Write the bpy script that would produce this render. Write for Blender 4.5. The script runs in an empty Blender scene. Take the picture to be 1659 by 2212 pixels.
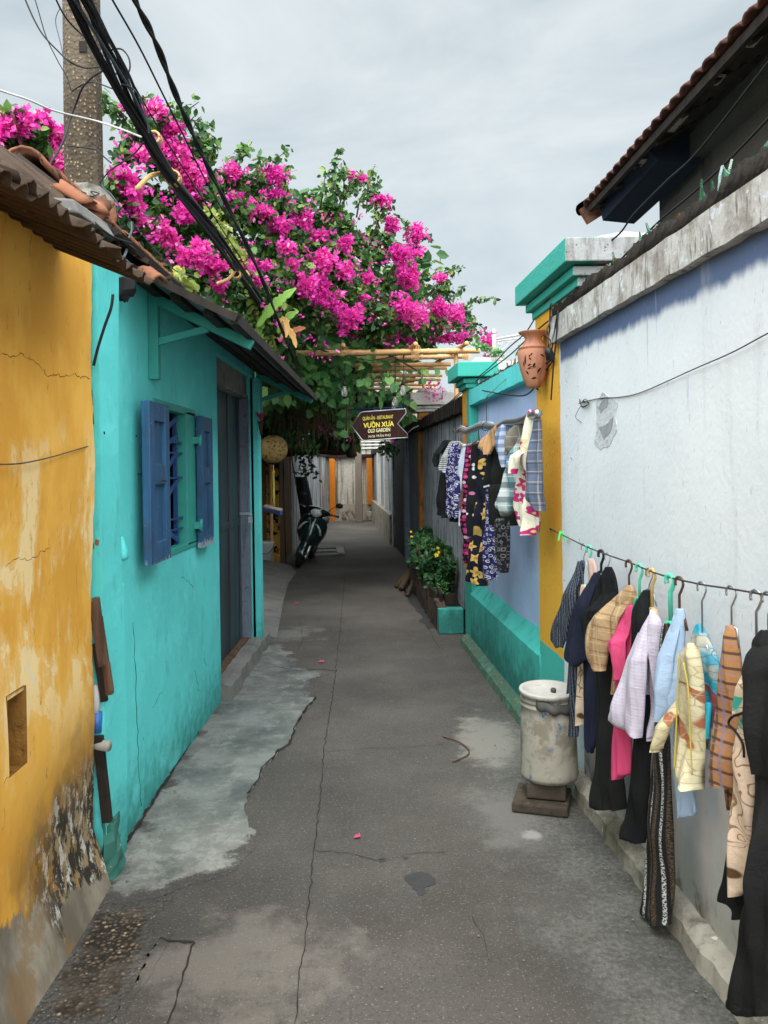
import bpy, bmesh, math, random
import numpy as np
from mathutils import Vector, Matrix
random.seed(7); RNG=np.random.default_rng(11)
sc=bpy.context.scene
C=sc.collection
# ---------- camera model: pixel (of a 1659x2212 view) -> place in the alley ----------
F=1715.0; CX=829.5; CY=1010.0; H=1.6; ROLL=.015
cr,sr=math.cos(ROLL),math.sin(ROLL)
def der(px,py):
    a=px-CX; b=py-CY
    return (a*cr-b*sr)/F,(a*sr+b*cr)/F
def P(px,py,d):
    a,b=der(px,py); return Vector((a*d,d,H-b*d))
def G(px,py,z=0.0):
    a,b=der(px,py); d=(H-z)/b; return Vector((a*d,d,z))
def X(px,py,xc):
    a,b=der(px,py); d=xc/a; return Vector((xc,d,H-b*d))
# the right hand wall line runs slightly to the left as it goes away
WX,WY,WK=.93,4.3,-.064
def wallx(y,off=0): return WX+off+WK*(y-WY)
def RW(px,py,off=0):
    a,b=der(px,py); d=(WX+off-WK*WY)/(a-WK); return Vector((wallx(d,off),d,H-b*d))
def rw(s,off,z): return Vector((wallx(s,off),s,z))
# ---------- colours ----------
def S(r,g,b):
    def f(c):
        c/=255.; return c/12.92 if c<=.04045 else ((c+.055)/1.055)**2.4
    return (f(r),f(g),f(b))
# ---------- node helper ----------
class M:
    def __init__(s,name):
        s.m=bpy.data.materials.new(name); s.m.use_nodes=True; s.t=s.m.node_tree; s.t.nodes.clear()
        s.out=s.t.nodes.new('ShaderNodeOutputMaterial'); s._p=None; s.dim='3D'
    def N(s,ty,ins=None,**kw):
        n=s.t.nodes.new(ty)
        for k,v in kw.items(): setattr(n,k,v)
        for k,v in (ins or {}).items(): s.put(n.inputs[k],v)
        return n
    def put(s,i,v):
        if v is None: return
        if hasattr(v,'is_linked') or hasattr(v,'links'): s.t.links.new(v,i)
        else:
            if isinstance(v,(tuple,list)) and len(v)==3 and i.type=='RGBA': v=(*v,1)
            elif i.type=='RGBA' and isinstance(v,(int,float)): v=(v,v,v,1)
            i.default_value=v
    def pos(s):
        if s._p is None: s._p=s.N('ShaderNodeNewGeometry').outputs['Position']
        return s._p
    def uv(s): return s.N('ShaderNodeUVMap').outputs[0]
    def attr(s,name): return s.N('ShaderNodeAttribute',attribute_name=name).outputs['Fac']
    def sep(s,v):
        n=s.N('ShaderNodeSeparateXYZ',{0:v}); return n.outputs[0],n.outputs[1],n.outputs[2]
    def comb(s,x,y,z): return s.N('ShaderNodeCombineXYZ',{0:x,1:y,2:z}).outputs[0]
    def vmul(s,v,k):
        return s.N('ShaderNodeVectorMath',{0:v,1:k},operation='MULTIPLY').outputs[0]
    def vadd(s,v,k):
        return s.N('ShaderNodeVectorMath',{0:v,1:k},operation='ADD').outputs[0]
    def noise(s,scale,detail=4,vec=None,rough=.55,dist=0,col=False):
        n=s.N('ShaderNodeTexNoise',{'Vector':vec if vec is not None else s.pos(),'Scale':scale,'Detail':detail,'Roughness':rough,'Distortion':dist})
        return n.outputs['Color' if col else 'Fac']
    def vor(s,scale,vec=None,feature='F1',out='Distance',rnd=1.0):
        n=s.N('ShaderNodeTexVoronoi',{'Vector':vec if vec is not None else s.pos(),'Scale':scale,'Randomness':rnd},feature=feature,voronoi_dimensions=s.dim)
        return n.outputs[out]
    def ramp(s,f,st,interp='LINEAR'):
        n=s.N('ShaderNodeValToRGB',{0:f}); r=n.color_ramp; r.interpolation=interp
        while len(r.elements)<len(st): r.elements.new(.5)
        for e,(p,c) in zip(r.elements,st):
            e.position=p; e.color=(*c,1) if isinstance(c,tuple) else (c,c,c,1)
        return n.outputs[0]
    def mix(s,f,a,b,mode='MIX'):
        n=s.N('ShaderNodeMix',data_type='RGBA',blend_type=mode)
        s.put(n.inputs[0],f); s.put(n.inputs[6],a); s.put(n.inputs[7],b); return n.outputs[2]
    def ma(s,op,a,b=None,c=None):
        n=s.N('ShaderNodeMath',operation=op); s.put(n.inputs[0],a); s.put(n.inputs[1],b)
        if c is not None: s.put(n.inputs[2],c)
        return n.outputs[0]
    def st(s,f,lo,hi):
        n=s.N('ShaderNodeMapRange',{0:f,1:lo,2:hi},interpolation_type='SMOOTHSTEP'); n.inputs[3].default_value=0; n.inputs[4].default_value=1
        return n.outputs[0]
    def bsdf(s,col,rough=.8,spec=.3,metal=0,bump=None,bstr=.3,bdist=.01,**kw):
        b=s.N('ShaderNodeBsdfPrincipled',{'Base Color':col,'Roughness':rough,'Specular IOR Level':spec,'Metallic':metal})
        for k,v in kw.items(): s.put(b.inputs[k.replace('_',' ')],v)
        if bump is not None:
            s.t.links.new(s.N('ShaderNodeBump',{'Height':bump,'Strength':bstr,'Distance':bdist}).outputs[0],b.inputs['Normal'])
        return b.outputs[0]
    def fin(s,col,rough=.8,spec=.3,**kw):
        s.t.links.new(s.bsdf(col,rough,spec,**kw),s.out.inputs[0]); return s.m
    def leaf(s,col,rough=.5,trans=.3,tcol=None):
        b=s.bsdf(col,rough,.35); t=s.N('ShaderNodeBsdfTranslucent',{'Color':tcol if tcol is not None else col}).outputs[0]
        x=s.N('ShaderNodeMixShader',{0:trans,1:b,2:t}).outputs[0]; s.t.links.new(x,s.out.inputs[0]); return s.m
# ---------- objects ----------
WL={}
def thing(name,label,cat,loc=(0,0,0),group=None):
    o=bpy.data.objects.new(name,None); C.objects.link(o); o.location=loc; o.empty_display_size=.1
    o['label']=label; o['category']=cat
    if group: o['group']=group
    WL[o]=Vector(loc); return o
def tag(o,label,cat,group=None):
    o['label']=label; o['category']=cat
    if group: o['group']=group
    return o
class MB:
    def __init__(s): s.v=[]; s.f=[]; s.uv=[]; s.sm=[]
    def add(s,vs,fs,uvs=None,smooth=False):
        n=len(s.v); s.v+= [tuple(v) for v in vs]
        for i,f in enumerate(fs):
            s.f.append(tuple(n+k for k in f)); s.uv.append([uvs[k] for k in f] if uvs else None); s.sm.append(smooth)
        return s
    def box(s,x0,x1,y0,y1,z0,z1,mat=None):
        vs=[(x,y,z) for z in (z0,z1) for y in (y0,y1) for x in (x0,x1)]
        if mat is not None: vs=[mat@Vector(v) for v in vs]
        return s.add(vs,[(0,2,3,1),(4,5,7,6),(0,1,5,4),(2,6,7,3),(0,4,6,2),(1,3,7,5)])
    def hexa(s,b,t):           # bottom quad, top quad (same winding)
        return s.add(list(b)+list(t),[(3,2,1,0),(4,5,6,7),(0,1,5,4),(1,2,6,5),(2,3,7,6),(3,0,4,7)])
    def bar(s,p,q,w,h,up=(0,0,1)):
        p=Vector(p);q=Vector(q);d=(q-p).normalized();u=Vector(up);r=d.cross(u)
        if r.length<1e-4: r=d.cross(Vector((1,0,0)))
        r.normalize();u=r.cross(d).normalized()
        k=[(-1,-1),(1,-1),(1,1),(-1,1)]
        return s.hexa([p+r*w/2*a+u*h/2*b for a,b in k],[q+r*w/2*a+u*h/2*b for a,b in k])
    def prism(s,pts,dirv,smooth=False):   # planar polygon extruded along a vector
        n=len(pts);d=Vector(dirv);pts=[Vector(p) for p in pts]
        vs=pts+[p+d for p in pts]
        return s.add(vs,[tuple(range(n-1,-1,-1)),tuple(range(n,2*n))]+[(i,(i+1)%n,n+(i+1)%n,n+i) for i in range(n)],smooth=smooth)
    def tube(s,pts,r,k=6,cap=True,smooth=True):
        pts=[Vector(p) for p in pts];n=len(pts)
        rr=r if isinstance(r,(list,tuple)) else [r]*n
        vs=[];prev=None
        for i,p in enumerate(pts):
            t=(pts[min(i+1,n-1)]-pts[max(i-1,0)])
            if t.length<1e-9: t=Vector((0,0,1))
            t.normalize()
            if prev is None:
                a=Vector((0,0,1)) if abs(t.z)<.9 else Vector((1,0,0)); u=t.cross(a).normalized()
            else:
                u=prev-t*prev.dot(t); u.normalize()
            prev=u;w=t.cross(u)
            for j in range(k):
                an=2*math.pi*j/k; vs.append(p+(u*math.cos(an)+w*math.sin(an))*rr[i])
        fs=[(i*k+j,i*k+(j+1)%k,(i+1)*k+(j+1)%k,(i+1)*k+j) for i in range(n-1) for j in range(k)]
        if cap: fs+=[tuple(range(k-1,-1,-1)),tuple(range((n-1)*k,n*k))]
        return s.add(vs,fs,smooth=smooth)
    def lathe(s,prof,cen,k=24,axis=None,smooth=True,rad=None):
        cen=Vector(cen);vs=[]
        for (r,z) in prof:
            for j in range(k):
                an=2*math.pi*j/k; q=r*(rad(j,k) if rad else 1)
                v=Vector((q*math.cos(an),q*math.sin(an),z))
                if axis is not None: v=axis@v
                vs.append(cen+v)
        n=len(prof)
        fs=[(i*k+j,i*k+(j+1)%k,(i+1)*k+(j+1)%k,(i+1)*k+j) for i in range(n-1) for j in range(k)]
        if prof[0][0]>1e-5: fs.append(tuple(range(k-1,-1,-1)))
        if prof[-1][0]>1e-5: fs.append(tuple(range((n-1)*k,n*k)))
        return s.add(vs,fs,smooth=smooth)
    def loft(s,rings,smooth=True,cap=True,closed=True):
        k=len(rings[0]);n=len(rings);vs=[v for r in rings for v in r]
        fs=[(i*k+j,i*k+(j+1)%k,(i+1)*k+(j+1)%k,(i+1)*k+j) for i in range(n-1) for j in range(k if closed else k-1)]
        if cap and closed: fs+=[tuple(range(k-1,-1,-1)),tuple(range((n-1)*k,n*k))]
        return s.add(vs,fs,smooth=smooth)
    def grid(s,fn,nu,nv,smooth=True,uv=False):
        vs=[fn(i/nu,j/nv) for j in range(nv+1) for i in range(nu+1)]
        uvs=[(i/nu,j/nv) for j in range(nv+1) for i in range(nu+1)]
        w=nu+1
        return s.add(vs,[(j*w+i,j*w+i+1,(j+1)*w+i+1,(j+1)*w+i) for j in range(nv) for i in range(nu)],uvs if uv else None,smooth)
    def build(s,name,m,parent=None,bevel=0,solid=0,label=None,fixn=True):
        me=bpy.data.meshes.new(name)
        off=Vector((0,0,0))
        q=parent
        while q is not None: off=off+Vector(q.location); q=q.parent
        vs=[(v[0]-off.x,v[1]-off.y,v[2]-off.z) for v in s.v]
        me.from_pydata(vs,[],s.f); me.materials.append(m)
        if any(u is not None for u in s.uv):
            l=me.uv_layers.new(name='UVMap');k=0
            for u,f in zip(s.uv,s.f):
                for j in range(len(f)):
                    if u: l.data[k].uv=u[j]
                    k+=1
        me.polygons.foreach_set('use_smooth',s.sm)
        if fixn:
            b=bmesh.new();b.from_mesh(me);bmesh.ops.recalc_face_normals(b,faces=b.faces);b.to_mesh(me);b.free()
        me.update()
        o=bpy.data.objects.new(name,me);C.objects.link(o)
        if parent is not None: o.parent=parent
        if bevel:
            md=o.modifiers.new('b','BEVEL');md.width=bevel;md.segments=2;md.limit_method='ANGLE'
        if solid:
            md=o.modifiers.new('s','SOLIDIFY');md.thickness=solid;md.offset=0
        if label: o['label']=label
        return o
def struct(o): o['kind']='structure'; return o
def curve(pts,n=8):
    """Catmull-Rom through points"""
    pts=[Vector(p) for p in pts]
    if len(pts)<3: return pts
    out=[]
    for i in range(len(pts)-1):
        p0=pts[max(i-1,0)];p1=pts[i];p2=pts[i+1];p3=pts[min(i+2,len(pts)-1)]
        for k in range(n):
            t=k/n
            out.append(.5*((2*p1)+(p2-p0)*t+(2*p0-5*p1+4*p2-p3)*t*t+(3*p1-p0-3*p2+p3)*t**3))
    out.append(pts[-1]); return out
# ---------- leaves ----------
SH={
 'ovate':[(0,0,0),(.30,.28,.05),(.27,.62,.05),(0,1,0),(-.27,.62,.05),(-.30,.28,.05)],
 'heart':[(0,.08,0),(.30,-.05,.04),(.48,.28,.07),(.30,.68,.05),(0,1.02,-.03),(-.30,.68,.05),(-.48,.28,.07),(-.30,-.05,.04)],
 'bract':[(0,0,0),(.34,.45,.12),(0,1,.18),(-.34,.45,.12)],
 'long':[(0,0,0),(.13,.35,.03),(.10,.7,.02),(0,1,-.04),(-.10,.7,.02),(-.13,.35,.03)],
}
def leaves(name,pts,size,shape,m,parent=None,hang=.3,up=.5,var=.35,nrm=None):
    """many small leaf faces at the given points, one mesh"""
    pts=np.asarray(pts,float).reshape(-1,3); n=len(pts); T=np.array(SH[shape]); k=len(T)
    size=np.asarray(size,float)*np.ones(n)
    sz=size*(1-var+2*var*RNG.random(n))
    nz=RNG.normal(size=(n,3))*.75+np.array([0,-.35,up])
    if nrm is not None: nz=nz*.6+nrm
    nz/=np.linalg.norm(nz,axis=1)[:,None]
    dr=RNG.normal(size=(n,3)); dr[:,2]-=hang*2
    dr-=nz*(dr*nz).sum(1)[:,None]; dr/=np.linalg.norm(dr,axis=1)[:,None]
    sx=np.cross(dr,nz)
    V=(pts[:,None,:]+ (T[None,:,0,None]*sx[:,None,:]+T[None,:,1,None]*dr[:,None,:]+T[None,:,2,None]*nz[:,None,:])*sz[:,None,None]).reshape(-1,3)
    if parent is not None:
        q=parent; off=Vector((0,0,0))
        while q is not None: off=off+Vector(q.location); q=q.parent
        V=V-np.array(off)
    me=bpy.data.meshes.new(name)
    half=k//2
    fa=list(range(0,half+1)); fb=[half]+list(range(half+1,k))+[0]
    faces=[]
    for i in range(n):
        b=i*k
        faces.append([b+j for j in fa]); faces.append([b+j for j in fb])
    me.from_pydata(V.tolist(),[],faces); me.materials.append(m)
    at=me.attributes.new('tint','FLOAT','POINT')
    at.data.foreach_set('value',np.repeat(RNG.random(n),k).astype(np.float32))
    me.update()
    o=bpy.data.objects.new(name,me); C.objects.link(o)
    if parent is not None: o.parent=parent
    return o
def ell(cen,r,n,shell=.6):
    v=RNG.normal(size=(n,3)); v/=np.linalg.norm(v,axis=1)[:,None]
    q=(shell+(1-shell)*RNG.random(n))[:,None]
    return np.array(cen)+v*q*np.array(r)
# ---------- materials ----------
MT={}
def flat(name,c,rough=.7,spec=.3,var=.15,sc_=12,metal=0,bstr=.15):
    m=M(name); n=m.noise(sc_,4); col=m.mix(n,tuple(x*(1-var) for x in c),tuple(min(1,x*(1+var)) for x in c))
    return m.fin(col,rough,spec,metal=metal,bump=m.noise(sc_*6,3),bstr=bstr,bdist=.004)
def streaks(m,sx=9,sz=.9):
    return m.noise(1,5,m.vmul(m.pos(),(sx,sx,sz)),.6)
def painted(name,base,dirt,chip,rough=.75,scale=1.0,lowz=.35,chipamt=.70,grime=.62,cover=None):
    """old wall paint: blotches, vertical grime, grime near the ground, chipped spots"""
    m=M(name); x,y,z=m.sep(m.pos())
    n1=m.noise(1.6*scale,5); n2=m.noise(14*scale,4); s=streaks(m)
    c=m.mix(m.st(n1,.35,.7),tuple(k*.92 for k in base),tuple(min(1,k*1.08) for k in base))
    c=m.mix(m.ma('MULTIPLY',m.st(s,grime,grime+.2),.55),c,dirt)
    low=m.ma('ADD',m.ma('MULTIPLY',n2,.5),m.ma('SUBTRACT',lowz-.25,z))
    c=m.mix(m.ma('MULTIPLY',m.st(low,-.02,.42),.75),c,tuple(k*.7 for k in dirt))
    c=m.mix(m.st(m.noise(45*scale,3),chipamt,chipamt+.03),c,chip)
    c=m.mix(m.ma('MULTIPLY',m.st(m.noise(7*scale,6,rough=.7),.62,.75),.25),c,dirt)
    c=m.mix(m.ma('MULTIPLY',m.st(m.noise(3.1*scale,8,rough=.7),.52,.66),.5),c,tuple(min(1,k*1.15+.04) for k in base))
    c=m.mix(m.ma('MULTIPLY',m.st(m.noise(1,7,m.vmul(m.pos(),(9,9,3.2)),.74),.56,.68),.45),c,tuple(k*.58 for k in base))
    c=m.mix(m.ma('MULTIPLY',m.st(m.noise(5.2,9,rough=.78),.63,.67),.5),c,dirt)
    if cover: c=cover(m,c,x,y,z,n2)
    return m.fin(c,rough,.25,bump=m.ma('ADD',n2,m.ma('MULTIPLY',m.noise(60,3),.4)),bstr=.22,bdist=.012)
TEAL=(.115,.63,.60); TEALD=(.03,.20,.16); BRICK=S(160,105,80)
MT['teal']=painted('turquoise_paint',TEAL,(.035,.22,.18),(.11,.42,.35),chipamt=.76,grime=.66)
MT['teal_plinth']=painted('grimy_turquoise_paint',(.06,.42,.36),(.03,.16,.13),(.16,.46,.40),chipamt=.70,grime=.50,lowz=.5)
MT['brownyel']=dirty('brown_ochre_edge',S(120,78,34),S(160,104,44),S(60,44,30),.5,9,2) if False else None
MT['teal_old']=painted('old_turquoise_paint',(.04,.33,.26),(.06,.12,.09),S(150,140,120),lowz=.6,chipamt=.70,grime=.56)
MT['teal_wood']=flat('turquoise_wood',(.035,.30,.25),.55,.4,.2,9)
def mottle_yellow():
    m=M('yellow_plaster'); x,y,z=m.sep(m.pos()); p=m.pos()
    och=(.82,.43,.075); och2=(.70,.33,.045); cream=(.88,.66,.34); white=S(226,206,176)
    n1=m.noise(3.4,6,m.vmul(p,(1,1,.6)),.6); nb=m.noise(5.5,9,m.vmul(p,(1,1,.75)),.66,.3); n2=m.noise(11,6,m.vmul(p,(1,1.3,.45)),.68); n3=m.noise(28,4)
    c=m.mix(m.st(n1,.38,.62),och2,och)
    # peeled zones between .55 and 1.75 m
    zone=m.ma('MULTIPLY',m.st(z,.55,1.0),m.st(z,1.86,1.5))
    pe=m.ma('ADD',m.ma('MULTIPLY',m.noise(3.3,9,m.vmul(p,(1,1,.62)),.62,.6),.8),m.ma('MULTIPLY',n2,.3))
    f=m.ma('MULTIPLY',m.st(pe,.562,.578),zone)
    c=m.mix(m.ma('MULTIPLY',m.ma('MULTIPLY',m.st(pe,.50,.57),zone),.35),c,cream)
    c=m.mix(m.ma('MULTIPLY',f,.7),c,cream)
    f2=m.ma('MULTIPLY',m.st(m.ma('ADD',pe,m.ma('MULTIPLY',n3,.10)),.70,.72),zone)
    c=m.mix(f2,c,white)
    # fine scuffs
    c=m.mix(m.ma('MULTIPLY',m.st(m.noise(1,6,m.vmul(p,(22,22,4)),.7),.60,.72),.45),c,(.74,.47,.15))
    # damp brown band, black mould and white salts low down
    h=m.ma('ADD',z,m.ma('MULTIPLY',m.ma('SUBTRACT',n1,.5),-.7))
    h=m.ma('ADD',h,m.ma('MULTIPLY',m.ma('SUBTRACT',y,2.95),-.25))
    br=m.ma('MULTIPLY',m.st(h,.78,.42),m.st(m.noise(3.3,5),.28,.5))
    c=m.mix(m.ma('MULTIPLY',br,.75),c,(.16,.075,.02))
    c=m.mix(m.ma('MULTIPLY',m.st(m.noise(1,7,m.vmul(p,(30,30,12)),.75),.60,.68),.6),c,(.25,.10,.02))
    vs=m.noise(1,8,m.vmul(p,(15,15,8.5)),.74)
    low=m.ma('MULTIPLY',m.st(h,.60,.34),m.st(y,2.35,2.75))
    c=m.mix(m.ma('MULTIPLY',low,m.st(nb,.40,.50)),c,S(150,128,96))
    c=m.mix(m.ma('MULTIPLY',low,m.st(vs,.46,.51)),c,(.036,.029,.022))
    c=m.mix(m.ma('MULTIPLY',low,m.st(m.noise(1,8,m.vmul(p,(21,21,12)),.76),.545,.575)),c,S(196,186,174))
    lowm=low
    cem=m.st(m.ma('ADD',m.ma('ADD',z,m.ma('MULTIPLY',m.ma('SUBTRACT',y,2.3),.30)),m.ma('MULTIPLY',m.ma('SUBTRACT',n2,.5),.20)),.285,.265)
    c=m.mix(cem,c,m.mix(m.st(n1,.35,.65),S(104,94,80),S(156,144,126)))
    c=m.mix(m.ma('MULTIPLY',m.ma('MULTIPLY',cem,m.st(nb,.52,.60)),.6),c,S(132,100,62))
    col=m.ma('MULTIPLY',m.st(y,2.50,2.68),m.st(z,.02,.10)); col=m.ma('MULTIPLY',col,m.ma('MULTIPLY',cem,m.st(m.ma('ADD',nb,m.ma('MULTIPLY',m.ma('SUBTRACT',z,.15),.9)),.46,.50)))
    c=m.mix(m.ma('MULTIPLY',col,m.st(vs,.40,.46)),c,(.036,.030,.024)); c=m.mix(m.ma('MULTIPLY',col,m.st(m.noise(1,8,m.vmul(p,(24,24,13)),.76),.55,.58)),c,S(190,180,168))
    return m.fin(c,.85,.2,bump=m.ma('ADD',m.ma('MULTIPLY',f,-.5),m.ma('ADD',n2,m.ma('MULTIPLY',n3,.5))),bstr=.35,bdist=.012)
MT['yellow']=mottle_yellow()
def white_wall():
    m=M('white_wall_paint'); x,y,z=m.sep(m.pos()); p=m.pos()
    n1=m.noise(1.2,5); n2=m.noise(9,5); s=streaks(m,11,1.1)
    base=m.mix(m.st(n1,.3,.7),(.655,.675,.70),(.735,.745,.76))
    blue=(.10,.14,.25)
    h=m.ma('ADD',z,m.ma('MULTIPLY',m.ma('SUBTRACT',m.noise(1,5,m.vmul(p,(9,9,3)),.6),.5),.09))
    c=m.mix(m.st(h,2.125,2.170),base,blue)
    # blue drips showing through
    dr=m.ma('MULTIPLY',m.st(m.noise(1,5,m.vmul(p,(24,24,1.6)),.6),.64,.70),m.st(z,1.5,2.1))
    c=m.mix(m.ma('MULTIPLY',dr,.6),c,(.26,.33,.52))
    c=m.mix(m.ma('MULTIPLY',m.st(m.noise(1,5,m.vmul(p,(60,60,18)),.6),.655,.69),.5),c,(.33,.34,.37))
    c=m.mix(m.ma('MULTIPLY',m.st(s,.56,.8),.35),c,(.42,.43,.42))
    low=m.st(m.ma('ADD',z,m.ma('MULTIPLY',n2,.25)),.72,.22)
    c=m.mix(m.ma('MULTIPLY',low,.75),c,S(150,144,130))
    c=m.mix(m.ma('MULTIPLY',m.st(m.ma('ADD',z,m.ma('MULTIPLY',s,.4)),.44,.22),m.st(n2,.45,.6)),c,S(70,66,56))
    return m.fin(c,.8,.25,bump=m.ma('ADD',m.noise(3,4),m.ma('MULTIPLY',m.noise(40,4),.35)),bstr=.35,bdist=.015)
MT['white']=white_wall()
def pillar_near():
    m=M('pillar_paint'); x,y,z=m.sep(m.pos()); p=m.pos()
    n=m.noise(11,5); n2=m.noise(2,5)
    yel=m.mix(n2,(.72,.36,.035),(.80,.42,.05)); wh=m.mix(n,(.655,.675,.70),(.735,.745,.76))
    yy=m.ma('ADD',y,m.ma('MULTIPLY',m.ma('SUBTRACT',m.noise(13,6,m.vmul(p,(1,1,.6)),.7),.5),.06))
    c=m.mix(m.st(yy,4.195,4.205),wh,yel)
    hh=m.ma('ADD',z,m.ma('MULTIPLY',m.ma('SUBTRACT',n,.5),.03))
    tealc=m.mix(n2,(.055,.40,.34),(.075,.50,.43))
    c=m.mix(m.ma('MULTIPLY',m.st(hh,.575,.565),m.st(yy,4.185,4.195)),c,tealc)
    c=m.mix(m.ma('MULTIPLY',m.st(hh,2.12,2.16),m.st(yy,4.185,4.175)),c,(.10,.14,.25))
    g=m.ma('MULTIPLY',m.st(z,2.30,2.36),m.st(yy,4.21,4.20)); c=m.mix(g,c,m.mix(n,S(120,110,95),S(165,155,140)))
    c=m.mix(m.ma('MULTIPLY',m.st(m.noise(26,5),.64,.68),.5),c,S(130,110,80))
    c=m.mix(m.ma('MULTIPLY',m.st(m.ma('ADD',z,m.ma('MULTIPLY',n,.3)),.35,.15),.6),c,S(90,88,70))
    return m.fin(c,.78,.25,bump=m.ma('ADD',n,m.noise(50,3)),bstr=.25,bdist=.01)
MT['pillar']=pillar_near()
MT['lav']=painted('lavender_paint',(.44,.55,.78),(.26,.32,.46),(.66,.72,.84),lowz=.2,grime=.64,chipamt=.76)
def pillar_far():
    m=M('far_pillar_paint'); x,y,z=m.sep(m.pos()); p=m.pos(); n=m.noise(12,5)
    yel=m.mix(n,(.60,.27,.02),(.70,.34,.03)); te=m.mix(n,(.04,.32,.26),(.05,.40,.32))
    yy=m.ma('ADD',y,m.ma('MULTIPLY',m.ma('SUBTRACT',n,.5),.04))
    c=m.mix(m.st(yy,7.115,7.125),te,yel)
    c=m.mix(m.st(m.ma('ADD',z,m.ma('MULTIPLY',n,.08)),.72,.68),c,te)
    c=m.mix(m.ma('MULTIPLY',m.st(m.noise(30,5),.63,.67),.6),c,S(165,160,140))
    return m.fin(c,.8,.25,bump=n,bstr=.3,bdist=.01)
MT['pillar2']=pillar_far()
def concrete(name,a,b,dark,wet=.0,rough=.9,sp=60,agg=False):
    m=M(name); p=m.pos(); n1=m.noise(.9,6,rough=.62); n2=m.noise(5,7,rough=.7); n3=m.noise(sp,4,rough=.7)
    c=m.mix(m.st(n1,.32,.68),a,b)
    c=m.mix(m.ma('MULTIPLY',m.st(n2,.48,.66),.55),c,dark)
    c=m.mix(m.ma('MULTIPLY',m.st(n3,.30,.42),.35),tuple(k*.55 for k in dark),c) if False else m.mix(m.ma('MULTIPLY',m.st(n3,.55,.70),.35),c,tuple(k*.5 for k in dark))
    c=m.mix(m.ma('MULTIPLY',m.st(m.noise(sp*.8,3,m.vadd(p,(3,5,7))),.66,.72),.5),c,tuple(min(1,k*1.7) for k in b))
    return m.fin(c,rough,.2,bump=m.ma('ADD',m.ma('MULTIPLY',n2,.6),n3),bstr=.4,bdist=.008)
def ground_color(m):
    p=m.pos(); x,y,z=m.sep(p)
    n1=m.noise(.75,6,rough=.6); n2=m.noise(3.2,8,rough=.72); n3=m.noise(70,4,rough=.7); n4=m.noise(24,5,rough=.75)
    c=m.mix(m.st(n1,.3,.7),(.053,.046,.040),(.106,.093,.081))
    c=m.mix(m.ma('MULTIPLY',m.st(n2,.50,.68),.5),c,(.07,.066,.060))
    c=m.mix(m.ma('MULTIPLY',m.st(n4,.56,.70),.30),c,(.185,.17,.15))
    # fine aggregate speckle
    c=m.mix(m.ma('MULTIPLY',m.st(n3,.52,.62),.55),c,(.045,.040,.035))
    c=m.mix(m.ma('MULTIPLY',m.st(m.noise(110,3,rough=.7),.60,.68),.55),c,(.36,.33,.29))
    c=m.mix(m.ma('MULTIPLY',m.st(m.noise(11,7,rough=.78),.55,.62),.35),c,(.065,.060,.054))
    # mossy worn strip along the right hand wall
    e=m.ma('SUBTRACT',x,m.ma('ADD',.50,m.ma('MULTIPLY',m.ma('SUBTRACT',y,3.0),-.02)))
    e=m.ma('ADD',e,m.ma('MULTIPLY',m.ma('SUBTRACT',n2,.5),1.0))
    f=m.ma('MULTIPLY',m.st(e,-.16,.26),m.st(y,6.5,4.4))
    fine=m.ma('ADD',m.ma('MULTIPLY',m.noise(48,6,rough=.8),.6),m.ma('MULTIPLY',n2,.4))
    c=m.mix(m.ma('MULTIPLY',f,.6),c,m.mix(m.st(fine,.42,.62),(.060,.062,.054),(.185,.178,.158)))
    # pale cement smears
    def smear(c,px,py,r,sx,sy,col,amt=.8):
        g=G(px,py); v=m.vmul(m.vadd(p,(-g.x,-g.y,0)),(1/sx,1/sy,0))
        d=m.N('ShaderNodeVectorMath',{0:v},operation='LENGTH').outputs['Value']
        d=m.ma('ADD',d,m.ma('MULTIPLY',m.ma('SUBTRACT',n2,.5),3.4))
        return m.mix(m.ma('MULTIPLY',m.st(d,r,r*.35),amt),c,col)
    c=smear(c,1075,1600,1,.26,.55,(.27,.25,.215),.65)
    c=smear(c,1100,1760,1,.22,.4,(.17,.16,.145),.6)
    c=smear(c,1150,1800,1,.06,.07,(.30,.29,.27),.7)
    c=smear(c,905,1440,1,.30,.5,(.055,.052,.048),.6)
    c=smear(c,640,1370,1,.35,.35,(.20,.19,.17),.5)
    c=smear(c,520,2080,1,.35,.35,(.20,.17,.145),.5)
    return c,m.ma('ADD',m.ma('MULTIPLY',n2,.8),m.ma('ADD',m.ma('MULTIPLY',n3,.5),m.ma('MULTIPLY',n4,.4))),n2
def ground_mat():
    m=M('alley_concrete'); c,b,n2=ground_color(m)
    return m.fin(c,.88,.22,bump=b,bstr=.55,bdist=.009)
MT['ground']=ground_mat()
def pale_cement():
    m=M('pale_cement'); p=m.pos(); n1=m.noise(2.1,7,rough=.68); n2=m.noise(9,8,rough=.75); n3=m.noise(60,4,rough=.7); x,y,z=m.sep(p)
    c=m.mix(m.st(n1,.40,.56),(.205,.203,.185),(.128,.130,.120)); c=m.mix(m.ma('MULTIPLY',m.st(n2,.52,.62),.45),c,(.29,.28,.25))
    c=m.mix(m.ma('MULTIPLY',m.st(y,3.9,3.3),.6),c,m.mix(m.st(n2,.42,.58),(.19,.172,.145),(.33,.31,.27)))
    c=m.mix(m.ma('MULTIPLY',m.st(n1,.54,.66),.8),c,(.075,.082,.080)); c=m.mix(m.ma('MULTIPLY',m.st(n3,.55,.68),.4),c,(.09,.09,.085))
    gc,gb,g2=ground_color(m); e=m.st(m.ma('ADD',m.attr('edge'),m.ma('MULTIPLY',m.ma('SUBTRACT',m.noise(7,8,rough=.72),.5),2.4)),.20,.55)
    c=m.mix(e,gc,c)
    return m.fin(c,.88,.2,bump=m.ma('ADD',m.ma('MULTIPLY',n2,.7),n3),bstr=.5,bdist=.009)
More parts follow.
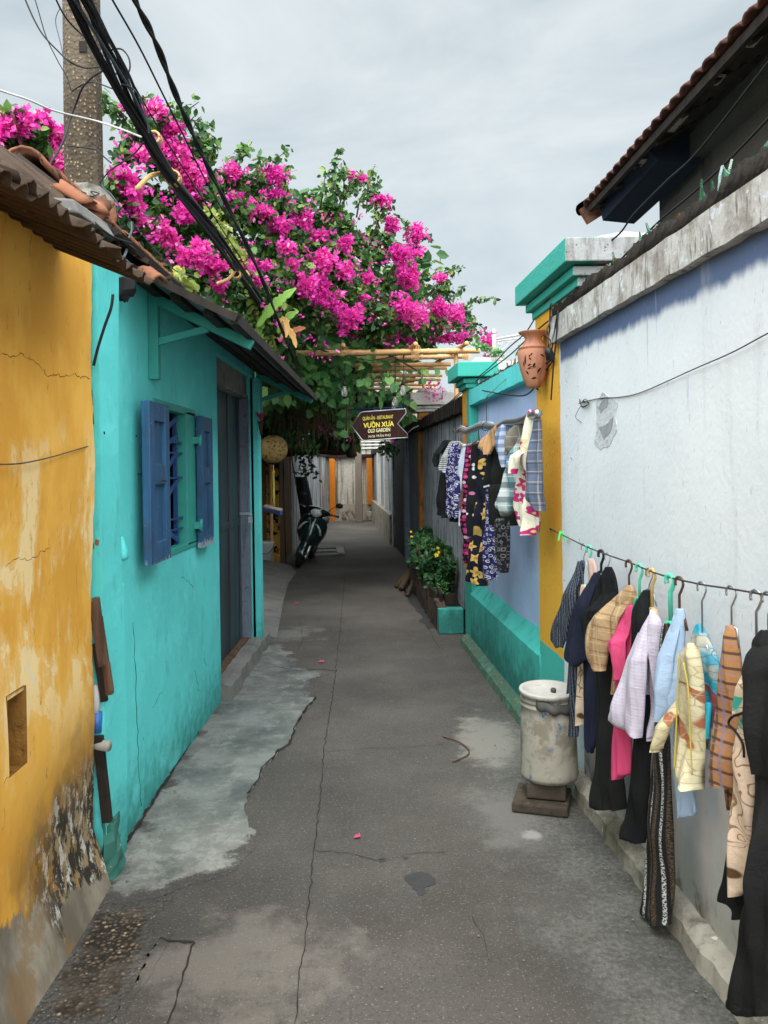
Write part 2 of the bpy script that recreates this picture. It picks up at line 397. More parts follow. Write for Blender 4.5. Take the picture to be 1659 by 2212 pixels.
MT['apron']=pale_cement()
MT['ramp']=concrete('ramp_cement',(.14,.13,.12),(.22,.205,.185),(.09,.085,.08))
def aggregate():
    m=M('exposed_aggregate'); p=m.pos(); v=m.vor(62,p); w=m.vor(62,p,out='Color'); n=m.noise(3,7,rough=.7)
    st=m.ramp(m.sep(w)[0],[(0,S(62,52,44)),(.55,S(92,80,68)),(.9,S(120,102,84)),(1,S(170,148,120))])
    c=m.mix(m.st(m.ma('ADD',v,m.ma('MULTIPLY',n,.2)),.40,.62),st,S(46,40,34))
    c=m.mix(m.ma('MULTIPLY',m.st(n,.45,.62),.8),c,S(88,78,68))
    gc,gb,g2=ground_color(m); c=m.mix(m.st(m.ma('ADD',m.attr('edge'),m.ma('MULTIPLY',m.ma('SUBTRACT',m.noise(9,8,rough=.72),.5),2.2)),.25,.5),gc,c)
    return m.fin(c,.9,.2,bump=m.ma('SUBTRACT',1,v),bstr=.8,bdist=.012)
MT['agg']=aggregate()
MT['teal_crack']=flat('dark_turquoise_crack',(.02,.12,.11),.95,.1)
MT['agg2']=flat('grit_stone',S(120,108,94),.95,.1,.5,60)
MT['crack']=flat('dark_crack_and_room',(.030,.027,.024),.95,.1)
MT['crackbrown']=flat('crack_in_yellow_plaster',(.22,.11,.03),.95,.1)
MT['damp']=flat('damp_concrete',(.040,.039,.037),.55,.4,.3,30)
MT['kerb']=concrete('limewashed_kerb',S(104,97,84),S(196,188,174),S(44,40,33),sp=26)
MT['tealkerb']=painted('mossy_turquoise_kerb',(.045,.30,.23),(.10,.10,.06),S(130,120,90),chipamt=.6,grime=.45,lowz=.5)
MT['dirtcap']=None
def dirty(name,a,b,dark,st_=.5,sx=10,sz=1.0):
    m=M(name); p=m.pos(); s=streaks(m,sx,sz); n=m.noise(8,6,rough=.7); n2=m.noise(35,4)
    c=m.mix(n,a,b); c=m.mix(m.ma('MULTIPLY',m.st(s,st_,st_+.16),.85),c,dark)
    c=m.mix(m.ma('MULTIPLY',m.st(m.noise(17,6,rough=.75),.56,.66),.6),c,dark)
    return m.fin(c,.88,.2,bump=m.ma('ADD',n,n2),bstr=.5,bdist=.012)

def cap_stain():
    m=M('stained_limewash'); p=m.pos(); n=m.noise(7,7,rough=.7); s=m.noise(1,6,m.vmul(p,(30,30,5)),.7); n2=m.noise(40,5,rough=.75)
    c=m.mix(n2,S(168,162,154),S(212,208,204)); c=m.mix(m.ma('MULTIPLY',m.st(n,.44,.64),.6),c,S(112,96,78)); c=m.mix(m.ma('MULTIPLY',m.st(s,.52,.64),.7),c,S(72,62,52)); c=m.mix(m.st(m.noise(16,6,m.vadd(p,(4,1,2)),rough=.7),.57,.63),c,S(206,208,212))
    return m.fin(c,.9,.2,bump=m.ma('ADD',s,n2),bstr=.5,bdist=.012)
MT['dirtcap']=cap_stain()
MT['mortar']=dirty('black_mossy_mortar',S(30,26,21),S(50,42,34),S(14,12,10),.45,20,20)
MT['capwhite']=dirty('peeling_white_plaster',S(176,172,162),S(206,202,194),S(92,86,78),.55,8,3)
MT['greywall']=dirty('weathered_grey_wall',S(112,118,124),S(186,192,198),S(30,30,30),.46,30,2.2)
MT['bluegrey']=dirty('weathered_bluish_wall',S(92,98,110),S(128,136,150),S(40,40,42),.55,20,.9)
MT['endwall']=dirty('rain_streaked_white_wall',S(146,138,124),S(186,178,164),S(60,50,38),.47,6,.35)
MT['endbase']=dirty('mouldy_plinth',S(120,112,98),S(160,150,135),S(40,36,28),.5,5,3)
MT['brownyel']=dirty('brown_ochre_edge',S(120,78,34),S(164,106,44),S(60,44,30),.5,9,2)
MT['orange']=dirty('orange_pilaster_paint',S(170,94,24),S(190,112,32),S(110,70,30),.66,7,2)
MT['leftwhite']=dirty('grey_white_wall',S(120,122,124),S(176,178,180),S(64,58,52),.46,7,.7)
MT['brownwall']=dirty('brown_stained_plaster',S(92,66,40),S(128,94,56),S(34,24,16),.52,7,.7)
MT['nicheplaster']=dirty('shaded_niche_plaster',S(126,84,34),S(160,112,52),S(70,46,22),.52,12,6)  # brown plaster, darkened to put the niche's shade into its colour
def blotchy():
    m=M('black_blotched_yellow'); n=m.noise(7,6,rough=.65); n2=m.noise(2.6,4)
    c=m.mix(n2,S(160,112,40),S(196,150,76)); c=m.mix(m.st(n,.50,.56),c,S(24,18,12)); c=m.mix(m.st(m.noise(15,5),.62,.66),c,S(196,186,160))
    return m.fin(c,.88,.2,bump=n,bstr=.5,bdist=.015)
MT['blotch']=blotchy()
def rust(name,a,b,c_,sx=3):
    m=M(name); n=m.noise(4,7,rough=.7); s=m.noise(1,5,m.vmul(m.pos(),(3,20,3)))
    c=m.mix(n,a,b); c=m.mix(m.ma('MULTIPLY',m.st(s,.5,.66),.8),c,c_); c=m.mix(m.ma('MULTIPLY',m.st(m.noise(24,6,rough=.75),.53,.64),.85),c,S(48,34,26)); c=m.mix(m.ma('MULTIPLY',m.st(m.noise(15,6,m.vadd(m.pos(),(3,1,2)),rough=.75),.60,.68),.4),c,S(150,132,112))
    return m.fin(c,.85,.25,bump=n,bstr=.3,bdist=.006)
MT['rust']=rust('rusted_iron_sheet',S(56,42,32),S(86,68,52),S(44,27,20))
MT['awn']=rust('painted_awning_sheet',S(104,118,124),S(130,142,146),S(70,68,66))
MT['tile']=rust('terracotta_tile',S(120,74,54),S(160,104,76),S(70,52,42))
MT['redtile']=rust('red_glazed_tile',S(82,50,44),S(116,70,60),S(56,40,36))
MT['shed']=flat('grey_brown_roof_boards',S(66,58,52),.9,.15,.4,9)  # the boards' own grey-brown
def wood(name,a,b,ax='z',rough=.75,sc_=8):
    m=M(name); k={'x':(1.2,14,14),'y':(14,1.2,14),'z':(14,14,1.2)}[ax]
    s=m.noise(sc_/8,6,m.vmul(m.pos(),k),.65,.3)
    c=m.mix(m.st(s,.3,.7),a,b); c=m.mix(m.ma('MULTIPLY',m.st(m.noise(9,5),.56,.7),.5),c,tuple(k*.5 for k in a))
    return m.fin(c,rough,.25,bump=s,bstr=.35,bdist=.005)
def shutter():
    m=M('worn_blue_shutter_paint'); s=m.noise(1,6,m.vmul(m.pos(),(22,22,2.2)),.65,.2)
    c=m.mix(m.st(s,.3,.7),(.017,.062,.135),(.032,.108,.215)); c=m.mix(m.st(m.noise(38,5,rough=.7),.66,.70),c,S(140,160,180))
    x,y,z=m.sep(m.pos()); c=m.mix(m.ma('MULTIPLY',m.st(m.ma('ADD',m.ma('MULTIPLY',m.noise(30,4),.18),m.ma('SUBTRACT',1.16,z)),.07,.10),.7),c,S(175,180,182))
    c=m.mix(m.ma('MULTIPLY',m.st(m.noise(5,4),.52,.7),.5),c,(.035,.040,.075))
    return m.fin(c,.55,.35,bump=s,bstr=.35,bdist=.004)
MT['blue']=shutter()
def door():
    m=M('dark_metal_door'); p=m.pos(); x,y,z=m.sep(p)
    s=m.noise(1,5,m.vmul(p,(7,7,.6))); n=m.noise(30,4)
    c=m.mix(m.st(s,.38,.62),(.030,.034,.042),(.030,.070,.078))
    c=m.mix(m.ma('MULTIPLY',m.st(m.noise(1,6,m.vmul(p,(34,34,1.2)),.7),.58,.64),.5),c,(.12,.14,.15))
    return m.fin(c,.5,.4,bump=n,bstr=.1,bdist=.004)
MT['door']=door()
MT['wood']=wood('brown_plank_wood',S(70,50,40),S(112,84,66))
MT['darkwood']=wood('dark_old_wood',S(30,24,20),S(52,42,35))
MT['woodx']=wood('grey_brown_beam',S(62,54,48),S(100,90,80),'y')
MT['poleconc']=None
def pole():
    m=M('pebbly_concrete_pole'); p=m.pos(); v=m.vor(48,p); w=m.sep(m.vor(48,p,out='Color'))[0]; n=m.noise(3,5,m.vmul(p,(1,1,.4)))
    c=m.mix(m.st(n,.4,.62),S(98,86,72),S(76,65,53))
    c=m.mix(m.ma('MULTIPLY',m.st(v,.34,.20),m.st(w,.55,.6)),c,S(148,128,102))
    c=m.mix(m.ma('MULTIPLY',m.st(v,.30,.2),m.st(w,.3,.25)),c,S(56,46,38))
    return m.fin(c,.92,.2,bump=m.ma('SUBTRACT',1,v),bstr=.6,bdist=.012)
MT['poleconc']=pole()
MT['cement']=concrete('grey_cement',S(110,106,98),S(160,154,142),S(70,66,60),sp=30)
MT['black']=flat('black_rubber',(.012,.012,.013),.5,.4,.2)
MT['cable']=flat('black_cable_sheath',(.010,.010,.011),.6,.3,.1)
MT['greycable']=flat('grey_cable_sheath',S(70,78,84),.6,.3,.1)
MT['whitecable']=flat('dirty_white_cable',S(190,186,182),.6,.3,.1)
MT['straw']=flat('straw_binding',S(196,158,104),.8,.2,.25,40)
MT['steel']=flat('dull_steel',(.45,.45,.46),.35,.5,.15,30,metal=.9)
MT['dksteel']=flat('dark_iron',(.05,.045,.045),.6,.4,.3,30)
MT['chrome']=flat('fork_steel',(.8,.8,.78),.3,.5,.1,30,metal=.9)
def bamboo():
    m=M('split_bamboo'); n=m.noise(6,4); c=m.mix(n,S(196,142,88),S(232,184,128))
    c=m.mix(m.ma('MULTIPLY',m.st(m.noise(40,4),.58,.66),.5),c,S(110,70,40))
    return m.fin(c,.5,.35,bump=n,bstr=.1)
MT['bamboo']=bamboo()
def leafm(name,st,tr=.25,rough=.45):
    m=M(name); return m.leaf(m.ramp(m.attr('tint'),st),rough,tr)
MT['bleaf']=leafm('bougainvillea_leaf',[(0,(.018,.055,.016)),(.4,(.042,.115,.028)),(.72,(.085,.20,.042)),(.9,(.18,.30,.06)),(1,(.30,.36,.08))])
MT['vleaf']=leafm('heart_vine_leaf',[(0,(.045,.14,.04)),(.5,(.09,.25,.07)),(.85,(.16,.36,.10)),(1,(.28,.44,.11))],.35)
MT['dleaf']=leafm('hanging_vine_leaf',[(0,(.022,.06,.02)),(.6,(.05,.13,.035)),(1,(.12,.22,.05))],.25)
MT['pleaf']=leafm('planter_leaf',[(0,(.012,.045,.014)),(.6,(.025,.085,.024)),(1,(.06,.15,.04))],.2)
MT['bract']=leafm('magenta_bract',[(0,(.60,.020,.30)),(.4,(.80,.045,.42)),(.8,(.90,.10,.50)),(.95,(.94,.28,.62)),(1,(.80,.50,.45))],.4,.6)
MT['yel_pet']=flat('yellow_petal',(.85,.62,.03),.6,.2)
MT['pinkpet']=flat('pink_petal',S(176,70,110),.7,.2)
MT['stem']=flat('woody_stem',S(72,58,44),.9,.2,.3,20)
MT['root']=flat('dry_aerial_root',S(96,70,58),.9,.2,.3,20)
MT['banana']=flat('banana_leaf',(.16,.30,.045),.5,.3,.3,6)
MT['drybanana']=flat('dry_banana_leaf',S(196,150,92),.8,.2,.3,8)
def lamp_fab():
    m=M('gold_lantern_silk'); n=m.noise(14,5); x,y,z=m.sep(m.pos())
    c=m.mix(m.noise(3,3),S(190,156,92),S(222,188,122)); c=m.mix(m.ma('MULTIPLY',m.st(m.noise(26,6,rough=.8),.52,.57),m.st(m.noise(5,3),.42,.55)),c,S(80,40,34))
    return m.fin(c,.6,.3,bump=n,bstr=.1)
MT['lantern']=lamp_fab()
def clay():
    m=M('terracotta_clay'); p=m.pos(); n=m.noise(5,5); s=streaks(m,14,3)
    c=m.mix(n,S(158,104,80),S(190,132,104)); c=m.mix(m.ma('MULTIPLY',m.st(s,.52,.68),.6),c,S(88,50,36))
    return m.fin(c,.7,.3,bump=m.noise(40,3),bstr=.15)
MT['clay']=clay()
MT['claydark']=flat('hole_decal',(.02,.012,.010),.9,.1)  # dark leaf decals stand in for the shade inside cut holes
def glass(name,c):
    m=M(name); return m.fin(c,.06,.5,Transmission_Weight=.85,IOR=1.45)
MT['glass']=glass('green_glass',(.16,.46,.28)); MT['glassb']=glass('amber_glass',(.45,.22,.06)); MT['glassw']=glass('pale_glass',(.72,.86,.82))
MT['bulb']=glass('clear_bulb_glass',(.9,.92,.92))
MT['fil']=flat('amber_filament',S(220,140,60),.5,.3)
MT['signb']=None
def sign():
    m=M('maroon_sign_paint'); n=m.noise(5,5); s=m.noise(1,4,m.vmul(m.pos(),(50,50,4)))
    c=m.mix(n,S(48,26,23),S(60,36,31)); c=m.mix(m.ma('MULTIPLY',m.st(s,.62,.7),.5),c,S(120,74,74)); return m.fin(c,.65,.12)
MT['signb']=sign()
MT['signy']=flat('yellow_letter_paint',S(250,222,90),.5,.3,.08)
MT['signp']=flat('pale_letter_paint',S(250,232,180),.5,.3,.08)
def binm():
    m=M('paint_spattered_bin'); p=m.pos(); n=m.noise(6,6,rough=.65); n2=m.noise(20,6,rough=.7); x,y,z=m.sep(p)
    c=m.mix(n,S(138,132,120),S(178,171,158)); c=m.mix(m.ma('MULTIPLY',m.st(m.noise(9,6,rough=.7),.48,.62),.7),c,S(108,96,78)); c=m.mix(m.ma('MULTIPLY',m.st(streaks(m,16,2.2),.52,.66),.5),c,S(88,80,66))
    low=m.st(m.ma('ADD',m.ma('MULTIPLY',n,.25),m.ma('SUBTRACT',.40,z)),.10,.25)
    c=m.mix(m.ma('MULTIPLY',low,.25),c,S(110,104,90))
    c=m.mix(m.ma('MULTIPLY',m.st(n2,.565,.60),m.st(m.noise(6,3),.53,.58)),c,S(44,96,140))
    return m.fin(c,.55,.35,bump=n2,bstr=.15)
MT['bin']=binm()
MT['lid']=dirty('grey_white_lid',S(162,156,148),S(194,188,180),S(130,122,110),.6,6,6)
MT['bag']=flat('dark_plastic_bag',S(86,83,80),.35,.5,.3)
MT['blockc']=concrete('brown_concrete_block',S(62,54,46),S(92,80,68),S(38,33,28),sp=40)
MT['scoot']=None
def scoot():
    m=M('dark_green_scooter_paint'); return m.fin((.008,.022,.022),.22,.5,Coat_Weight=.6)
MT['scoot']=scoot()
MT['hl']=None
def hl():
    m=M('headlight_lens'); n=m.vor(26); return m.fin(m.mix(n,(.55,.55,.5),(.8,.8,.75)),.15,.6,bump=n,bstr=.4)
MT['hl']=hl()
MT['white']=MT['white']
MT['pail']=flat('white_pail_plastic',S(205,203,200),.5,.35,.1)
MT['bluewood']=flat('blue_painted_bench',S(40,70,120),.6,.3,.3)
MT['palewood']=flat('worn_board',S(150,130,120),.8,.2,.3,20)
MT['wiron']=flat('white_painted_iron',S(205,203,198),.5,.3,.1)
MT['darkboards']=wood('near_black_boards',S(26,25,25),S(44,43,43))
MT['soffit']=flat('navy_soffit',S(34,40,54),.85,.2,.3,8)
MT['greyhouse']=dirty('dark_grey_render',S(80,75,70),S(100,94,88),S(58,52,47),.58,3,.8)
MT['brick']=None
def brick():
    m=M('mossy_brick'); b=m.N('ShaderNodeTexBrick',{'Vector':m.vmul(m.pos(),(1,1,1)),'Scale':6.0,'Color1':(*S(96,74,62),1),'Color2':(*S(70,60,54),1),'Mortar':(*S(60,56,50),1)}).outputs[0]
    c=m.mix(m.st(m.noise(9,6),.45,.62),b,S(46,44,38)); return m.fin(c,.9,.2,bump=m.noise(25,5),bstr=.7,bdist=.02)
MT['brick']=brick()
MT['soil']=flat('dark_soil',S(44,36,30),.95,.1,.3,30,bstr=.6)
# ---------- fabrics (uv in metres) ----------
def cloth(name,fn,rough=.85,sheen=.2):
    m=M(name); m.dim='2D'; uv=m.uv(); c=fn(m,uv)
    w=m.noise(500,2,uv); f=m.ma('ADD',m.noise(13,5,m.vmul(uv,(2.2,.8,1)),.6,.6),m.ma('MULTIPLY',m.noise(34,4,uv,.65,1.2),.35))
    return m.fin(c,rough,.2,bump=m.ma('ADD',m.ma('MULTIPLY',w,.15),f),bstr=.55,bdist=.014)
def plain(c,v=.12):
    return lambda m,uv: m.mix(m.noise(7,4,uv),tuple(k*(1-v) for k in c),tuple(min(1,k*(1+v)) for k in c))
def band(m,x,per,w,soft=.05,ph=0.0):
    t=m.ma('FRACT',m.ma('ADD',m.ma('DIVIDE',x,per),ph)); t=m.ma('ABSOLUTE',m.ma('SUBTRACT',t,.5)); return m.st(t,w/2+soft,w/2-soft)
def check(base,bands):
    def f(m,uv):
        x,y,z=m.sep(uv); c=base
        for (per,w,col,amt,ax,ph) in bands:
            k=m.ma('MULTIPLY',band(m,x if ax==0 else y,per,w,.03,ph),amt); c=m.mix(k,c,col)
        return c
    return f
def circles(base,ring,sc_=26,fill=None,r0=.20,r1=.30,rnd=.8):
    def f(m,uv):
        d=m.vor(sc_,uv,rnd=rnd); c=base
        k=m.ma('MULTIPLY',m.st(d,r1,r1-.05),m.st(d,r0-.05,r0)); c=m.mix(k,c,ring)
        d2=m.vor(sc_*1.7,m.vadd(uv,(.31,.17,0)),rnd=1); k2=m.ma('MULTIPLY',m.st(d2,.24,.2),m.st(d2,.1,.14)); c=m.mix(m.ma('MULTIPLY',k2,.7),c,ring)
        if fill: c=m.mix(m.st(d,r0-.02,r0-.08),c,fill)
        return c
    return f
def dots(base,cols,sc_=22,r=.32,rnd=.7):
    def f(m,uv):
        d=m.vor(sc_,uv,rnd=rnd); w=m.sep(m.vor(sc_,uv,out='Color',rnd=rnd))[0]
        return m.mix(m.st(d,r,r-.06),base,m.ramp(w,cols,'CONSTANT'))
    return f
def flowers(base,pet,cen,sc_=9,keep=.55,r=.36,leafc=None,swirl=None):
    def f(m,uv):
        n=m.N('ShaderNodeTexVoronoi',{'Vector':uv,'Scale':sc_,'Randomness':.75},voronoi_dimensions='2D'); d=n.outputs['Distance']; w=m.sep(n.outputs['Color'])
        loc=m.N('ShaderNodeVectorMath',{0:m.vmul(uv,(sc_,sc_,0)),1:m.vmul(n.outputs['Position'],(sc_,sc_,0))},operation='SUBTRACT').outputs[0]
        lx,ly,lz=m.sep(loc); an=m.ma('ARCTAN2',ly,lx)
        rr=m.ma('ADD',r,m.ma('MULTIPLY',m.ma('COSINE',m.ma('ADD',m.ma('MULTIPLY',an,5),m.ma('MULTIPLY',w[2],6))),r*.34))
        c=base
        if swirl:
            q=m.noise(7,2,uv,dist=1.6); q2=m.ma('ABSOLUTE',m.ma('SUBTRACT',m.ma('FRACT',m.ma('MULTIPLY',q,9)),.5)); c=m.mix(m.ma('MULTIPLY',m.st(q2,.10,.05),.8),c,swirl)
        if leafc:
            lf=m.noise(sc_*1.1,3,uv,dist=.8); c=m.mix(m.st(lf,.60,.64),c,leafc)
        e=m.ma('SUBTRACT',rr,d); k=m.ma('MULTIPLY',m.st(e,-.01,.04),m.st(w[0],1-keep-.02,1-keep+.02))
        c=m.mix(k,c,m.mix(m.st(d,.1,.35),tuple(x*.8 for x in pet),pet))
        return m.mix(m.ma('MULTIPLY',m.st(d,.12,.08),m.st(w[0],1-keep-.02,1-keep+.02)),c,cen)
    return f
CL={}
K=(.008,.008,.009); NAVY=(.014,.016,.034)
CL['black']=cloth('black_cotton',plain(K)); CL['blackw']=cloth('black_worn_cotton',plain((.012,.012,.0115))); CL['navy']=cloth('navy_cotton',plain(NAVY))
def pin(m,uv):
    d=m.vor(130,m.vmul(uv,(1,1.3,1)),rnd=.2); return m.mix(m.st(d,.34,.22),(.016,.018,.030),(.16,.18,.22))
CL['navypin']=cloth('navy_woven_pattern',pin)
CL['pink']=cloth('pink_knit',plain((.62,.065,.17))); CL['palepink']=cloth('pale_pink_cotton',plain((.62,.42,.36)))
CL['lilac']=cloth('lilac_crepe',check((.56,.50,.59),[(.012,.35,(.48,.42,.52),.7,0,0),(.012,.3,(.62,.57,.66),.6,1,0)]))
CL['sky']=cloth('light_blue_cotton',plain((.36,.47,.62)))
CL['tan']=cloth('tan_check',check((.40,.26,.14),[(.05,.12,(.20,.11,.055),.7,0,0),(.05,.12,(.20,.11,.055),.7,1,0),(.05,.06,(.55,.40,.24),.7,0,.3),(.05,.06,(.55,.40,.24),.7,1,.3)]))
def stripes(m,uv):
    x,y,z=m.sep(uv); c=(.014,.013,.013)
    a=band(m,x,.034,.20,.04); lace=m.vor(150,m.vmul(uv,(1.6,1,1))); c=m.mix(m.ma('MULTIPLY',a,m.st(lace,.25,.5)),c,(.52,.52,.50))
    b=band(m,x,.034,.26,.04,.5); c=m.mix(m.ma('MULTIPLY',b,m.st(m.noise(260,2,uv),.4,.6)),c,(.11,.075,.045)); return c
CL['stripe']=cloth('black_lace_stripe',stripes)
def quilt(base,alt,acc):
    def f(m,uv):
        d=m.vor(40,uv,feature='DISTANCE_TO_EDGE'); n=m.noise(9,3,uv,dist=1); c=m.mix(m.st(n,.45,.6),base,alt); c=m.mix(m.st(m.noise(7,2,m.vadd(uv,(2,1,0)),dist=1.5),.60,.64),c,acc)
        return m.mix(m.st(d,.07,.0),c,tuple(k*.6 for k in base))
    return f
CL['quilt']=cloth('cream_quilted_floral',quilt((.60,.53,.34),(.56,.47,.28),(.34,.12,.06)),.5)
CL['quilt2']=cloth('blue_quilted_floral',quilt((.05,.32,.44),(.46,.42,.34),(.30,.06,.06)),.5)
CL['turq']=cloth('turquoise_lining',plain((.03,.36,.48)))
CL['plaid']=cloth('orange_brown_plaid',check((.40,.19,.075),[(.042,.20,(.055,.035,.04),.85,1,0),(.052,.12,(.06,.04,.045),.8,0,0),(.052,.10,(.22,.18,.26),.7,0,.3),(.042,.10,(.24,.20,.30),.6,1,.35)]))
CL['beige']=cloth('beige_swirl_floral',flowers((.70,.52,.38),(.66,.50,.36),(.10,.05,.02),7.5,.6,.36,(.05,.36,.27),(.20,.09,.035)))
CL['beige2']=cloth('beige_dark_floral',flowers((.50,.36,.24),(.34,.20,.10),(.06,.03,.02),12,.6,.36,(.04,.24,.18),(.12,.06,.03)))
CL['greystripe']=cloth('grey_white_stripe',check((.13,.13,.135),[(.018,.5,(.50,.50,.49),.9,1,0)]))
CL['circ']=cloth('navy_white_rings',circles((.022,.018,.115),(.66,.64,.66),26))
CL['circ2']=cloth('black_grey_rings',circles((.013,.013,.015),(.22,.20,.19),22))
CL['magdot']=cloth('black_magenta_dots',dots((.012,.006,.010),[(0,(.42,.02,.14)),(.45,(.55,.05,.20)),(.75,(.30,.015,.09)),(.9,(.66,.45,.50))],30,.42,.6))
CL['whdot']=cloth('black_white_dots',dots((.012,.011,.013),[(0,(.012,.011,.013)),(.5,(.72,.70,.70)),(.85,(.55,.16,.30))],20,.30,.9))
CL['yelflow']=cloth('navy_yellow_flowers',flowers((.010,.010,.020),(.70,.45,.12),(.40,.20,.03),10,.62,.33))
CL['whitec']=cloth('white_cotton',plain((.58,.62,.70))); CL['brown']=cloth('brown_cotton',plain((.13,.085,.06)))
CL['tancl']=cloth('tan_cotton',check((.46,.26,.12),[(.03,.1,(.36,.19,.09),.7,0,0),(.03,.1,(.36,.19,.09),.7,1,0)]))
CL['bluegin']=cloth('blue_gingham',check((.42,.47,.56),[(.05,.5,(.05,.09,.22),.6,0,0),(.05,.5,(.05,.09,.22),.6,1,0)]))
CL['greyplaid']=cloth('grey_brown_plaid',check((.17,.15,.12),[(.06,.05,(.42,.38,.32),.8,0,0),(.06,.05,(.42,.38,.32),.8,1,0)]))
CL['tealplaid']=cloth('teal_white_plaid',check((.44,.47,.45),[(.085,.42,(.03,.20,.24),.75,0,0),(.085,.40,(.05,.07,.09),.7,1,0),(.085,.05,(.70,.70,.68),.8,0,.4),(.085,.05,(.70,.70,.68),.8,1,.4)]))
CL['pinkflow']=cloth('cream_pink_flowers',flowers((.68,.62,.48),(.50,.03,.17),(.70,.45,.15),13,.85,.40,(.58,.50,.26)))
CL['blueplaid']=cloth('blue_grey_plaid',check((.10,.12,.17),[(.055,.07,(.40,.33,.30),.8,0,0),(.055,.07,(.40,.33,.30),.8,1,0),(.055,.07,(.035,.04,.06),.8,0,.22),(.055,.07,(.035,.04,.06),.8,1,.22)]))
# ================= GROUND =================
def sheet(pts,z,jit=0.0,sub=6):
    """flat jagged patch lying on the ground"""
    out=[]
    n=len(pts)
    for i in range(n):
        a=pts[i];b=pts[(i+1)%n]
        for k in range(sub):
            t=k/sub
            out.append(Vector((a.x+(b.x-a.x)*t+random.uniform(-jit,jit),a.y+(b.y-a.y)*t+random.uniform(-jit,jit),z)))
    return out
def gpts(L): return [G(*p) for p in L]
mb=MB(); mb.add([(-150,-60,0),(150,-60,0),(150,250,0),(-150,250,0)],[(0,1,2,3)]); struct(mb.build('ground',MT['ground']))
def slab(name,L,z,m,jit,hard=None,sub=6,inset=.16):
    """a patch with its own thickness; 'edge' is 0 at a feathered border and 1 inside or at a broken edge"""
    pts=sheet(gpts(L),z,jit,sub); n=len(pts); ar=sum(pts[i].x*pts[(i+1)%n].y-pts[(i+1)%n].x*pts[i].y for i in range(n)); sg=1 if ar>0 else -1
    hd=[bool(hard and hard[0]<=i/sub<=hard[1]) for i in range(n)]; inn=[]
    for i in range(n):
        a=pts[(i-4)%n];c=pts[(i+4)%n]; t=(c-a); t.normalize(); q=pts[i]+Vector((-t.y,t.x,0))*sg*inset; inn.append(q)
    def inside(q):
        k=False
        for a,c in zip(pts,pts[1:]+pts[:1]):
            if (a.y>q.y)!=(c.y>q.y) and q.x<(c.x-a.x)*(q.y-a.y)/(c.y-a.y)+a.x: k=not k
        return k
    b=bmesh.new(); top=[b.verts.new(p if hd[i] else (p.x,p.y,.0022)) for i,p in enumerate(pts)]; lo=[b.verts.new((p.x,p.y,.0004)) for p in pts]
    for i in range(n): b.faces.new((top[i],lo[i],lo[(i+1)%n],top[(i+1)%n]))
    f=b.faces.new(top); bmesh.ops.triangulate(b,faces=[f]); me=bpy.data.meshes.new(name)
    # refine so that the border value can fade
    for _ in range(3): bmesh.ops.subdivide_edges(b,edges=[e for e in b.edges if e.calc_length()>.12],cuts=1,use_grid_fill=True)
    bmesh.ops.triangulate(b,faces=b.faces); bmesh.ops.recalc_face_normals(b,faces=b.faces); b.to_mesh(me); vs=[v.co.copy() for v in b.verts]; b.free()
    val=[]
    for v in vs:
        best=9;hb=False
        for i in range(n):
            d=(v.x-pts[i].x)**2+(v.y-pts[i].y)**2
            if d<best: best=d;hb=hd[i]
        val.append(1.0 if hb else min(1,math.sqrt(best)/inset))
    at=me.attributes.new('edge','FLOAT','POINT'); at.data.foreach_set('value',val)
    me.materials.append(m); o=bpy.data.objects.new(name,me); C.objects.link(o); return struct(o)
slab('pavement_apron',[(205,1950),(235,1880),(478,1500),(560,1390),(612,1388),(640,1412),(650,1440),(706,1449),(712,1456),(682,1466),(676,1490),(684,1508),(664,1530),(640,1566),(626,1610),(600,1624),(590,1640),(566,1662),(556,1690),(534,1720),(529,1752),(538,1790),(562,1800),(545,1838),(500,1885),(440,1908),(385,1922),(330,1944),(262,1956)],.011,MT['apron'],.012,(11,21.5))
slab('exposed_aggregate_patch',[(196,1962),(262,1957),(330,1945),(372,1928),(372,1950),(345,1972),(334,2008),(346,2030),(318,2062),(300,2112),(262,2168),(240,2214),(60,2214),(110,2120),(150,2040)],.004,MT['agg'],.012,None,6,.10)
slab('cement_strip',[(346,2030),(366,2000),(380,2012),(352,2052),(318,2120),(276,2180),(262,2214),(240,2214),(262,2168),(300,2112),(318,2062)],.006,MT['apron'],.006,None,4,.035)
slab('damp_stain',[(872,1894),(892,1886),(912,1884),(934,1894),(944,1908),(930,1914),(914,1918),(922,1928),(906,1936),(898,1922),(884,1912)],.002,MT['damp'],.006,(0,99))
slab('damp_stain',[(816,1856),(830,1852),(834,1860),(822,1864)],.002,MT['damp'],.003,(0,99),3)
slab('damp_stain',[(866,1850),(884,1852),(876,1858)],.002,MT['damp'],.003,(0,99),3)
slab('damp_stain',[(868,1272),(884,1270),(905,1290),(930,1320),(946,1356),(922,1360),(905,1330),(885,1300)],.002,MT['damp'],.03,(0,99))
def ramp_sheet():
    b=MB(); A=[(572,1382),(598,1378),(604,1345),(612,1300),(622,1262),(640,1236),(628,1222),(600,1214),(560,1214)]
    o=[G(*p) for p in A]; wall=[Vector((-2.6,7.1,.13)),Vector((-2.6,13.4,.10))]
    edge=[Vector((p.x,p.y,.004)) for p in o[1:7]]
    top=[Vector((-1.75+ (p.x+1.2)*.4-.05,p.y,.10)) for p in edge]
    n=len(edge)
    b.add(edge+top,[(i,i+1,n+i+1,n+i) for i in range(n-1)],smooth=True)
    b.add(top+[Vector((-2.7,p.y,.12)) for p in top],[(i,i+1,n+i+1,n+i) for i in range(n-1)])
    b.add([edge[0],top[0],Vector((-2.7,top[0].y,.12)),Vector((-2.7,top[0].y,0))],[(0,1,2,3)])
    return struct(b.build('pavement_ramp',MT['ramp']))
ramp_sheet()
